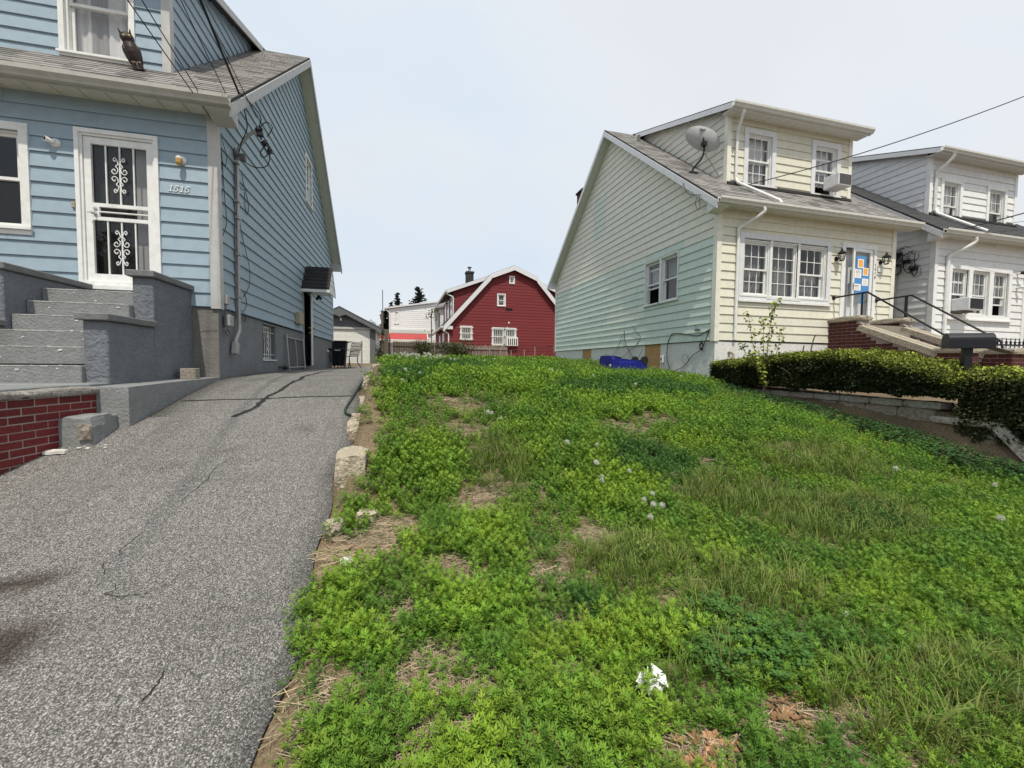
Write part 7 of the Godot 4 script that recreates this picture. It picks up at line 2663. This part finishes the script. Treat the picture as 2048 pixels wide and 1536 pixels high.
	g.quad(Vector3(-0.3, 0.388, -0.1), Vector3(-0.3, 0.388, 0.02), Vector3(-0.24, 0.382, 0.02), Vector3(-0.24, 0.382, -0.1))
	gp("sticker", g, M.paper, bn)
	# litter
	var lit := [[1.08, -1.58, 0.055, "crumpled white paper among the weeds at the bottom of the lot"], [-0.31, -2.72, 0.03, "white scrap by the asphalt edge below the edging stones"], [2.61, -1.48, 0.022, "torn white scrap in the grass at the lower right"], [2.45, -1.75, 0.03, "clear plastic scrap flattened in the grass at the right"], [1.15, -4.75, 0.03, "white scrap on thin grass near the middle of the lot"]]
	for l in lit:
		g = G.new()
		var r: float = l[2]
		for i in 26:
			var p := Vector3(rng.randf_range(-1, 1), rng.randf_range(0.0, 0.8), rng.randf_range(-0.7, 0.7)) * r
			var bs := Basis.from_euler(Vector3(rng.randf_range(-0.8, 0.8), rng.randf() * TAU, rng.randf_range(-0.8, 0.8)))
			g.tri(p + bs * Vector3(-r * 0.6, 0, 0), p + bs * Vector3(r * 0.3, 0, r * 0.6), p + bs * Vector3(r * 0.5, 0, -r * 0.4))
		var pp := gp("paper_scrap", g, M.paper, self)
		pp.position = Vector3(l[0], lot_h(l[0], l[1]) + 0.025, l[1])
		tag(pp, l[3], "litter")
	var tw := G.new()
	tw.tube(catmull([Vector3(-0.12, 0, 0.03), Vector3(-0.03, 0.012, 0), Vector3(0.06, 0.01, -0.02), Vector3(0.13, 0.014, -0.06)], 4), 0.006, 6, 0.004)
	var tg := gp("fallen_twig", tw, M.pale_wood, self)
	tg.position = Vector3(-1.93, drive_h(0, -2.1) + 0.014, -2.12)
	tag(tg, "pale twig on the oil-stained asphalt at the left edge", "twig")
	dandelions()

func hedge(called: String, label: String, o: Vector3, x0: float, x1: float, z0: float, z1: float, top: Callable, bottom: float, n: int) -> void:
	var h := thing(called, label, "hedge", o, 0.0, "clipped hedges along the property line")
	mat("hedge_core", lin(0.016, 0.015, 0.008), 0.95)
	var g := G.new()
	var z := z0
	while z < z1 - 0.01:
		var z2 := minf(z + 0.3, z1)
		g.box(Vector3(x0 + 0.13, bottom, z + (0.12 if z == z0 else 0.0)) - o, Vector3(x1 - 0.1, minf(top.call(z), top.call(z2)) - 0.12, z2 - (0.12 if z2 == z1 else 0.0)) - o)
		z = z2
	gp("dark_core", g, M.hedge_core, h)  # solid boxes for the inner twigs, interior shade put into their colour
	# a spray of small leaves
	var s := G.new()
	for i in 22:
		var p := Vector3(rng.randf_range(-0.05, 0.05), rng.randf_range(-0.02, 0.075), rng.randf_range(-0.05, 0.05))
		leaf_quad(s, p, rng.randf_range(0.022, 0.034), Color(1, 1, 1))
	var mm := MultiMesh.new()
	mm.transform_format = MultiMesh.TRANSFORM_3D
	mm.use_colors = true
	mm.mesh = s.mesh()
	mm.instance_count = n
	var f := FastNoiseLite.new()
	f.seed = 19
	f.frequency = 1.6
	var area_top := (x1 - x0)
	var area_side := 0.75
	for i in n:
		var zz := lerpf(z0, z1, rng.randf())
		var t: float = top.call(zz)
		var p: Vector3
		var c: Color
		var out: Vector3
		var k := rng.randf() * (area_top + area_side * 1.3)
		var endk := rng.randf()
		if endk < 0.10:
			var ze := z0 if rng.randf() < 0.55 else z1
			t = top.call(ze)
			p = Vector3(lerpf(x0, x1, rng.randf()), lerpf(bottom, t, rng.randf()), ze + (-1.0 if ze == z0 else 1.0) * rng.randf_range(-0.12, 0.04))
			out = Vector3(0, 0.3, 1)
		elif k < area_top:
			p = Vector3(lerpf(x0, x1, rng.randf()), t + rng.randf_range(-0.12, 0.03), zz)
			out = Vector3.UP
		else:
			p = Vector3(x0 - (0.2 * smoothstep(-7.1, -7.5, zz)) + rng.randf_range(-0.05, 0.13), lerpf(bottom + 0.03, t, rng.randf()), zz)
			out = Vector3(-1, 0.4, 0)
		p += Vector3(1, 0.8, 0) * 0.07 * f.get_noise_3dv(p)
		var sunlit_growth := smoothstep(t - 0.14, t + 0.01, p.y) * rng.randf_range(0.25, 1.0)  # young shoots near the top, with sunlight put into the tint
		c = Color(0.030, 0.042, 0.012).lerp(Color(0.36, 0.42, 0.06), sunlit_growth)
		if f.get_noise_3dv(p * 0.7) > 0.3 and sunlit_growth < 0.6:
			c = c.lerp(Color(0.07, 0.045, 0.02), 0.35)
		var q := rng.randf_range(0.7, 1.3)
		var b := Basis.from_euler(Vector3(rng.randf_range(-0.5, 0.5), rng.randf() * TAU, rng.randf_range(-0.5, 0.5)))
		if out != Vector3.UP:
			b = Basis(Vector3.BACK, 0.9 if out.x < 0 else 0.0) * b
		mm.set_instance_transform(i, Transform3D(b.scaled(Vector3.ONE * rng.randf_range(0.8, 1.3)), p - o))
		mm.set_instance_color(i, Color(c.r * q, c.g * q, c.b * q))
	var mi := MultiMeshInstance3D.new()
	mi.name = "foliage"
	mi.multimesh = mm
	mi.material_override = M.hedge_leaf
	mi.set_meta("kind", "stuff")
	h.add_child(mi, true)

func dandelions() -> void:
	var head := G.new()
	for i in 110:
		var d := Vector3(rng.randfn(), rng.randfn(), rng.randfn()).normalized()
		var x := d.cross(Vector3(0.3, 0.8, 0.5)).normalized() * 0.0032
		var y := d.cross(x).normalized() * 0.0032
		head.tri(d * 0.004 + x * 0.15, d * 0.004 - x * 0.15, d * 0.021)
		head.tri(d * 0.021 - x, d * 0.022 + x, d * 0.020 + y)
		head.tri(d * 0.021 - y, d * 0.022 + y, d * 0.020 - x)
	head.col = Color(0.25, 0.22, 0.15)
	head.tube([Vector3(0, -0.006, 0), Vector3(0, 0.004, 0)], 0.005, 6)
	var hm := head.mesh()
	var stem := G.new()
	stem.tube(catmull([Vector3.ZERO, Vector3(0.006, 0.07, 0.0), Vector3(0.0, 0.14, 0.004)], 3), 0.0022, 5)
	var sm := stem.mesh()
	var spots := []
	var nth := ["nearest", "second nearest", "third nearest", "fourth nearest", "fifth nearest", "sixth nearest", "seventh nearest", "eighth nearest", "ninth nearest", "tenth nearest", "eleventh nearest", "farthest"]
	var mid := [[1.79, -2.69], [1.98, -2.81], [1.915, -2.83], [1.91, -2.96], [2.04, -3.03], [1.69, -3.27], [1.73, -3.33], [2.03, -3.39], [1.755, -3.49], [1.77, -3.55], [1.92, -3.83], [1.61, -3.84]]
	for i in mid.size():
		spots.append([mid[i][0], mid[i][1], "%s dandelion clock of the cluster in the middle of the lot" % nth[i]])
	for q in [[4.86, -3.07, "dandelion clock in dark weeds below the step in the block wall"], [5.6, -2.69, "dandelion clock nearest the sloping end of the block wall"], [4.61, -2.17, "dandelion clock low in the grass at the right edge"], [1.01, -4.58, "upper of two dandelion clocks on thin grass above the middle cluster"], [0.94, -4.5, "lower of two dandelion clocks on thin grass above the middle cluster"],
		[0.1, -6.2, "upper left of three dandelion clocks near the squarish edging stone"], [0.3, -6.0, "right one of three dandelion clocks near the squarish edging stone"], [0.05, -5.6, "lowest of three dandelion clocks near the squarish edging stone"]]:
		spots.append(q)
	for i in 52:
		spots.append([rng.randf_range(-0.25, 1.35) * rng.randf_range(0.6, 1.0), rng.randf_range(-7.2, -10.8), "white dandelion clock in the dense patch by the board fence and post"])
	var ord := ["first", "second", "third", "fourth", "fifth", "sixth", "seventh", "eighth"]
	for i in 8:
		spots.append([1.5 + i * 0.55 + rng.randf_range(-0.15, 0.15), rng.randf_range(-5.8, -8.8), "lone dandelion clock on the upper slope, %s from the left" % ord[i]])
	for s in spots:
		var far: bool = s[1] < -7.0
		var o := thing("dandelion", s[2], "dandelion", Vector3(s[0], lot_h(s[0], s[1]) + (0.05 if far else 0.0), s[1]), rng.randf() * TAU, "dandelion clocks in the crest patch" if "dense patch" in s[2] else "dandelion clocks scattered over the lot")
		o.scale = Vector3.ONE * rng.randf_range(0.95, 1.25)
		part("stem", sm, M.leaf_solid, o)
		var h := part("seed_head", hm, M.dandelion_white, o)
		h.position = Vector3(0, 0.155, 0.004)

# ---- weeds
func kite(g: G, p: Vector3, d: Vector3, side: Vector3, l: float, w: float, n: Vector3) -> void:
	var m := p + d * l * 0.55
	var q := n * l * 0.07
	g.tri(p, m + side * w + q, p + d * l)
	g.tri(p, p + d * l, m - side * w + q)

func lobed(g: G, p: Vector3, d: Vector3, n: Vector3, l: float) -> void:   # a cut leaf: five pointed lobes along a midrib
	var s := d.cross(n).normalized()
	var n2 := s.cross(d).normalized()
	kite(g, p + d * l * 0.35, (d - n2 * 0.15).normalized(), s, l * 0.70, l * 0.105, n2)
	for k in [-1.0, 1.0]:
		kite(g, p + d * l * 0.42, (d * 0.72 + s * k * 0.7).normalized(), s.cross(n2) * 0.0 + (s * 0.7 - d * 0.7 * k).normalized(), l * 0.50, l * 0.08, n2)
		kite(g, p + d * l * 0.22, (d * 0.5 + s * k * 0.86).normalized(), (s * 0.5 - d * 0.86 * k).normalized(), l * 0.38, l * 0.065, n2)
	g.tri(p - s * l * 0.02, p + s * l * 0.02, p + d * l * 0.45)

func shoot(g: G, o: Vector3, lean: Vector3, h: float, leaf: float, n: int) -> void:
	var a0 := rng.randf() * TAU
	for i in n:
		var t := (i + 0.4) / n
		var p := o + (Vector3.UP + lean * t) * h * t
		var a := a0 + i * 2.4
		var out := Vector3(cos(a), 0, sin(a))
		var rise := lerpf(0.2, 2.2, t * t) + rng.randf_range(-0.15, 0.2)
		var d := (out + Vector3.UP * rise).normalized()
		var nn := (Vector3.UP - out * rise * 0.8).normalized()
		var l := leaf * lerpf(1.1, 0.75, t) * rng.randf_range(0.85, 1.15)
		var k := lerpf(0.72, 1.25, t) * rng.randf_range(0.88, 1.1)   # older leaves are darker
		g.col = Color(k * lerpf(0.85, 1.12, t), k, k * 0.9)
		lobed(g, p, d, nn, l)

func blade(g: G, o: Vector3, d: Vector3, h: float, w: float) -> void:
	var s := d.cross(Vector3.UP).normalized() * w * 0.5
	var p0 := o
	var p1 := o + Vector3.UP * h * 0.45 + d * h * 0.12
	var p2 := o + Vector3.UP * h * 0.8 + d * h * 0.32
	var p3 := o + Vector3.UP * h * 0.93 + d * h * 0.62
	g.quad(p0 - s, p0 + s, p1 + s * 0.9, p1 - s * 0.9)
	g.quad(p1 - s * 0.9, p1 + s * 0.9, p2 + s * 0.6, p2 - s * 0.6)
	g.tri(p2 - s * 0.6, p2 + s * 0.6, p3)

func in_spots(x: float, z: float, spots: Array) -> float:
	var m := 0.0
	for s in spots:
		var d := Vector2((x - s[0]) / s[2], (z - s[1]) / s[3]).length()
		m = maxf(m, 1.0 - smoothstep(0.55, 1.25, d))
	return m

const BARE := [[-0.12, -1.78, 0.13, 0.09], [0.15, -2.0, 0.18, 0.1], [0.2, -1.62, 0.15, 0.06], [0.42, -2.45, 0.14, 0.07], [-0.15, -2.95, 0.24, 0.2], [0.09, -1.92, 0.15, 0.16], [0.27, -1.78, 0.17, 0.09], [-0.03, -3.08, 0.22, 0.2], [-0.35, -2.85, 0.17, 0.3], [-0.22, -1.84, 0.12, 0.1], [1.17, -1.30, 0.2, 0.09], [0.47, -1.49, 0.11, 0.07], [0.30, -2.63, 0.2, 0.14], [1.56, -1.36, 0.15, 0.08], [2.55, -4.5, 0.45, 0.28], [3.34, -4.85, 0.4, 0.3], [1.36, -2.75, 0.2, 0.16], [0.95, -2.48, 0.24, 0.16], [0.02, -2.26, 0.16, 0.1], [0.08, -1.58, 0.13, 0.09], [-0.42, -1.62, 0.08, 0.25], [-0.42, -2.05, 0.07, 0.15], [0.7, -4.4, 0.25, 0.18], [0.6, -5.2, 0.4, 0.25], [4.4, -3.9, 0.45, 0.22], [0.62, -3.3, 0.22, 0.2], [1.75, -1.28, 0.3, 0.05], [0.75, -1.28, 0.12, 0.05]]
const LUSH := [[0.60, -2.75, 0.34, 0.26], [0.25, -3.9, 0.38, 0.45], [0.75, -1.5, 0.32, 0.17], [-0.28, -2.5, 0.14, 0.16], [-0.2, -2.12, 0.24, 0.12], [-0.27, -1.68, 0.17, 0.12], [3.0, -5.3, 1.1, 0.5], [1.9, -6.4, 1.1, 0.7], [0.35, -1.33, 0.2, 0.1], [1.15, -1.85, 0.35, 0.18], [0.4, -2.2, 0.3, 0.12], [1.9, -3.5, 0.45, 0.5]]
const DARK := [[1.0, -2.15, 0.14, 0.11], [2.5, -3.75, 0.5, 0.35], [2.9, -5.95, 0.7, 0.45], [0.1, -6.5, 0.4, 0.5], [0.95, -7.6, 0.7, 0.6], [4.5, -6.6, 1.2, 0.7], [3.8, -2.6, 0.5, 0.25]]
const GRASSY := [[1.5, -2.45, 0.55, 0.3], [2.1, -2.05, 0.55, 0.3], [3.6, -2.6, 0.9, 0.45], [2.3, -1.25, 0.7, 0.25], [0.95, -3.85, 0.35, 0.5], [5.5, -9.6, 1.8, 1.0], [2.9, -3.1, 0.7, 0.4], [4.5, -3.6, 0.9, 0.5], [1.4, -1.62, 0.25, 0.1], [6.2, -11.5, 1.0, 1.5], [1.75, -1.95, 0.3, 0.18]]

func scatter(called: String, label: String, cat: String, meshes: Array, m: Material, list: Array) -> void:   # list of [position, yaw, scale, colour, tilt]
	var root := thing(called, label, cat)
	root.set_meta("kind", "stuff")
	for k in meshes.size():
		var mine := []
		for i in list.size():
			if i % meshes.size() == k:
				mine.append(list[i])
		if mine.is_empty():
			continue
		var mm := MultiMesh.new()
		mm.transform_format = MultiMesh.TRANSFORM_3D
		mm.use_colors = true
		mm.mesh = meshes[k]
		mm.instance_count = mine.size()
		for i in mine.size():
			var q: Array = mine[i]
			var b := Basis.from_euler(Vector3(q[4].x, q[1], q[4].y)).scaled(Vector3.ONE * q[2])
			mm.set_instance_transform(i, Transform3D(b, q[0]))
			mm.set_instance_color(i, q[3])
		var mi := MultiMeshInstance3D.new()
		mi.name = "clump"
		mi.multimesh = mm
		mi.material_override = m
		root.add_child(mi, true)

func weeds() -> void:
	var f := FastNoiseLite.new()
	f.seed = 41
	f.frequency = 0.55
	f.fractal_octaves = 4
	var f2 := FastNoiseLite.new()
	f2.seed = 55
	f2.frequency = 1.7
	f2.fractal_octaves = 3
	var mug := []
	for k in 4:
		var g := G.new()
		for s in 4:
			var a := rng.randf() * TAU
			var r := rng.randf_range(0.0, 0.05)
			shoot(g, Vector3(cos(a) * r, 0, sin(a) * r), Vector3(cos(a), 0, sin(a)) * rng.randf_range(0.1, 0.5), rng.randf_range(0.06, 0.10), rng.randf_range(0.036, 0.05), 11)
		mug.append(g.mesh())
	var low := []
	for k in 2:   # low rosettes of small leaves
		var g := G.new()
		for i in 26:
			var a := rng.randf() * TAU
			var r := sqrt(rng.randf()) * 0.085
			var d := Vector3(cos(a), rng.randf_range(0.1, 0.7), sin(a)).normalized()
			var t := rng.randf_range(0.8, 1.2)
			g.col = Color(t, t, t)
			lobed(g, Vector3(cos(a) * r, rng.randf_range(0.004, 0.025), sin(a) * r), d, Vector3.UP, rng.randf_range(0.018, 0.03))
		low.append(g.mesh())
	var grs := []
	for k in 3:
		var g := G.new()
		for i in 22:
			var a := rng.randf() * TAU
			var r := rng.randf() * 0.04
			var t := rng.randf_range(0.7, 1.25)
			g.col = Color(t * rng.randf_range(0.9, 1.25), t, t * 0.9)
			blade(g, Vector3(cos(a) * r, 0, sin(a) * r), Vector3(cos(a + rng.randf_range(-1, 1)), 0, sin(a + rng.randf_range(-1, 1))), rng.randf_range(0.06, 0.15), rng.randf_range(0.0025, 0.0045))
		grs.append(g.mesh())
	var clv := []
	var g := G.new()
	for i in 24:
		var a := rng.randf() * TAU
		var r := sqrt(rng.randf()) * 0.09
		var c := Vector3(cos(a) * r, rng.randf_range(0.05, 0.11), sin(a) * r)
		var t := rng.randf_range(0.75, 1.2)
		for k in 3:
			var b := a + k * TAU / 3.0
			var d := Vector3(cos(b), 0.18, sin(b)).normalized()
			var s := d.cross(Vector3.UP).normalized()
			g.col = Color(t, t, t)
			var p := c + d * 0.002
			var l := 0.019
			g.quad(p, p + d * l * 0.45 + s * l * 0.45, p + d * l * 0.95 + s * l * 0.4 + Vector3.UP * 0.002, p + d * l * 0.85)
			g.quad(p, p + d * l * 0.85, p + d * l * 0.95 - s * l * 0.4 + Vector3.UP * 0.002, p + d * l * 0.45 - s * l * 0.45)
		g.col = Color(0.8, 0.9, 0.8)
		g.tube([Vector3(c.x * 0.7, 0, c.z * 0.7), c], 0.001, 3, -1.0, false)
	clv.append(g.mesh())
	var brd := []
	g = G.new()
	for i in 16:   # broad dark leaves
		var a := rng.randf() * TAU
		var r := sqrt(rng.randf()) * 0.1
		var p := Vector3(cos(a) * r, rng.randf_range(0.04, 0.16), sin(a) * r)
		var d := Vector3(cos(a), rng.randf_range(-0.2, 0.45), sin(a)).normalized()
		var s := d.cross(Vector3.UP).normalized()
		var t := rng.randf_range(0.7, 1.25)
		g.col = Color(t, t, t)
		var l := rng.randf_range(0.04, 0.07)
		g.quad(p, p + d * l * 0.35 + s * l * 0.36 + Vector3.UP * 0.006, p + d * l * 0.75 + s * l * 0.22 + Vector3.UP * 0.004, p + d * l)
		g.quad(p, p + d * l, p + d * l * 0.75 - s * l * 0.22 + Vector3.UP * 0.004, p + d * l * 0.35 - s * l * 0.36 + Vector3.UP * 0.006)
	brd.append(g.mesh())
	var str_ := []
	for k in 2:
		g = G.new()
		for i in 34:
			var p := Vector3(rng.randf_range(-0.1, 0.1), rng.randf_range(0.003, 0.016), rng.randf_range(-0.1, 0.1))
			var a := rng.randf() * TAU
			var d := Vector3(cos(a), rng.randf_range(-0.12, 0.12), sin(a)) * rng.randf_range(0.02, 0.06)
			var s := d.cross(Vector3.UP).normalized() * rng.randf_range(0.0008, 0.0016)
			var t := rng.randf_range(0.6, 1.3)
			g.col = Color(t, t, t * 0.95)
			g.quad(p - d - s, p - d + s, p + d + s, p + d - s)
			g.quad(p - d + Vector3(0, 0.002, 0), p - d - Vector3(0, 0.001, 0), p + d - Vector3(0, 0.001, 0), p + d + Vector3(0, 0.002, 0))
		str_.append(g.mesh())
	var L_mug := []
	var L_low := []
	var L_gr := []
	var L_clv := []
	var L_brd := []
	var L_str := []
	var zone := func(x: float, z: float) -> Array:
		var b := in_spots(x, z, BARE)
		var l := in_spots(x, z, LUSH)
		var dk := in_spots(x, z, DARK)
		var gr := in_spots(x, z, GRASSY)
		return [b, l, dk, gr]
	var z := -0.7
	while z > -19.0:
		var near := smoothstep(-9.0, -2.5, z)
		var step := lerpf(0.115, 0.062, near)
		var x := -0.62
		while x < 7.2:
			var px := x + rng.randf_range(-0.5, 0.5) * step
			var pz := z + rng.randf_range(-0.5, 0.5) * step
			x += step
			if pz < -3.5 and px < -0.19 and px > -0.6 and rng.randf() < 0.93:
				continue
			var edge := -0.46 + 0.05 * sin(pz * 3.0) + 0.05 * f2.get_noise_2d(px * 3.0, pz * 3.0)
			if px < edge:
				continue
			var q: Array = zone.call(px, pz)
			var n := f.get_noise_2d(px, pz)
			var n2 := f2.get_noise_2d(px, pz)
			var y := lot_h(px, pz)
			var pos := Vector3(px, y - 0.006, pz)
			var lush: float = clampf(0.72 + n * 0.7 + q[1] * 0.7 + q[2] * 0.3 - q[3] * 0.35, 0.0, 1.15)
			var bare: float = clampf(q[0] * (1.0 if pz > -3.4 else 0.72) * (0.8 + 0.7 * n2 + 0.25) + maxf(0.0, -n2 - 0.30) * 1.3 * near, 0.0, 1.0)
			var keep := clampf(0.25 + lush, 0.0, 1.0) * (1.0 - bare)
			var tone := clampf(0.5 + n2 * 0.9 + q[1] * 0.35 - q[2] * 0.9, 0.0, 1.0)
			var c := Color(0.085, 0.19, 0.032).lerp(Color(0.20, 0.335, 0.035), tone)
			if q[2] > 0.3:
				c = c.lerp(Color(0.055, 0.135, 0.03), q[2] * 0.75)
			var v := rng.randf_range(0.82, 1.18)
			c = Color(c.r * v * rng.randf_range(0.9, 1.15), c.g * v, c.b * v)
			var tilt := Vector2(rng.randf_range(-0.2, 0.2), rng.randf_range(-0.2, 0.2))
			if px > 7.16 and pz > -7.4:
				continue
			if px > 6.0 and pz > -7.5 and rng.randf() < smoothstep(5.9, 6.5, px + n2 * 0.4):
				if rng.randf() < 0.95:
					var d := rng.randf_range(0.7, 1.25)
					L_brd.append([pos, rng.randf() * TAU, rng.randf_range(0.65, 0.95) * lerpf(1.0, 0.45, smoothstep(6.7, 7.1, px)), Color(0.045 * d, 0.11 * d, 0.03 * d), tilt])
				continue
			if rng.randf() < keep:
				var sc := (0.55 + 0.65 * lush) * rng.randf_range(0.8, 1.2) * lerpf(1.5, 1.0, near)
				L_mug.append([pos, rng.randf() * TAU, sc, c, tilt])
			elif rng.randf() < 0.75 * (1.0 - bare * 0.7):
				L_low.append([pos, rng.randf() * TAU, rng.randf_range(0.7, 1.2) * lerpf(1.4, 1.0, near), Color(c.r * 0.8, c.g * 0.72, c.b * 0.9), tilt])
			if rng.randf() < (0.10 + q[3] * 0.85 + (0.35 if pz < -8.0 else 0.0) * smoothstep(3.0, 6.0, px)) * (1.0 - bare * 0.7):
				var gt := rng.randf_range(0.75, 1.3)
				var gc := Color(0.13, 0.21, 0.04).lerp(Color(0.22, 0.24, 0.08), clampf(rng.randf() * 0.7 + n * 0.4, 0, 1))
				L_gr.append([pos, rng.randf() * TAU, rng.randf_range(0.7, 1.3) * (0.7 + 0.5 * q[3]) * lerpf(1.35, 1.0, near), Color(gc.r * gt, gc.g * gt, gc.b * gt), tilt])
			var dc := Vector2((px - 1.76) / 0.30, (pz + 1.70) / 0.2).length()
			if dc < 1.0 + n2 * 0.9 and rng.randf() < 0.65:
				L_clv.append([pos, rng.randf() * TAU, rng.randf_range(0.85, 1.25), Color(0.07, 0.165, 0.03), tilt])
			if z > -6.0 and px > -0.4 and rng.randf() < 0.08 + bare * 0.8:
				var st := rng.randf_range(0.75, 1.2)
				L_str.append([pos + Vector3(0, 0.006, 0), rng.randf() * TAU, rng.randf_range(0.7, 1.2), Color(0.56 * st, 0.47 * st, 0.35 * st), Vector2.ZERO])
		z -= step
	scatter("mugwort_weeds", "dense bright green lobed-leaf weeds covering most of the lot", "weeds", mug, M.leaf, L_mug)
	scatter("creeping_weeds", "low small-leaved creeping weeds between the taller clumps", "weeds", low, M.leaf, L_low)
	scatter("grass", "loose tufts of thin grass between the weeds and along the beige house", "grass", grs, M.grass_blade, L_gr)
	scatter("clover", "patch of round-leaved dark clover at the lower middle of the lot", "clover", clv, M.leaf, L_clv)
	scatter("broadleaf_weeds", "dark broad-leaved weeds along the foot of the block wall", "weeds", brd, M.leaf, L_brd)
	scatter("straw", "dry straw lying over the bare patches of the lot", "straw", str_, M.straw, L_str)
	# dead leaves
	var dl := G.new()
	for k in 5:
		var a := k * TAU / 5.0
		var d := Vector3(cos(a), rng.randf_range(0.1, 0.5), sin(a))
		kite(dl, Vector3(0, 0.004, 0), d.normalized(), d.cross(Vector3.UP).normalized(), 0.035, 0.012, Vector3.UP)
	var L_dl := []
	for q in [[0.46, -1.47, 0.08, 26], [1.13, -1.28, 0.13, 40], [1.6, -1.36, 0.1, 22], [0.9, -1.25, 0.12, 14], [-0.3, -2.8, 0.15, 10], [2.0, -1.3, 0.4, 12]]:
		for i in int(q[3]):
			var p := Vector3(q[0] + rng.randfn() * q[2] * 0.6, 0, q[1] + rng.randfn() * q[2] * 0.45)
			p.y = lot_h(p.x, p.z) + 0.012
			var t := rng.randf_range(0.6, 1.3)
			L_dl.append([p, rng.randf() * TAU, rng.randf_range(0.5, 1.15), Color(0.34 * t, 0.19 * t, 0.095 * t), Vector2(rng.randf_range(-0.6, 0.6), rng.randf_range(-0.6, 0.6))])
	scatter("dead_leaves", "brown dead leaves caught in the bare patches at the bottom of the lot", "leaves", [dl.mesh()], M.straw, L_dl)
	# a few plants that stand on their own
	var pl := thing("tall_weed", "taller pale green weed stem rising from the grass in the middle of the lot", "weed", Vector3(1.55, lot_h(1.55, -2.35), -2.35))
	g = G.new()
	for s in 3:
		for i in 12:
			var t := (i + 1) / 12.0
			var a := i * 2.4 + s
			var o := Vector3(0.04 * (s - 1) + 0.03 * t * (s - 1), 0.24 * t * (1.0 - 0.2 * absf(s - 1.0)), 0.015 * (s % 2))
			var d := Vector3(cos(a), 0.5, sin(a)).normalized()
			g.col = Color(0.16, 0.24, 0.05)
			kite(g, o, d, d.cross(Vector3.UP).normalized(), 0.05 * (1.1 - 0.5 * t), 0.008, Vector3.UP)
	gp("leaves", g, M.leaf, pl)
	var dk := thing("wall_weed", "single dark weed growing from the asphalt below the barred basement window", "weed", Vector3(-2.5, drive_h(0, -10.5) + 0.01, -10.6))
	g = G.new()
	for i in 14:
		var a := i * 2.4
		var d := Vector3(cos(a), rng.randf_range(0.3, 1.2), sin(a)).normalized()
		g.col = Color(0.025, 0.045, 0.015)
		kite(g, Vector3(0, 0.01, 0), d, d.cross(Vector3.UP).normalized(), rng.randf_range(0.1, 0.19), 0.02, Vector3.UP)
	gp("leaves", g, M.leaf, dk)
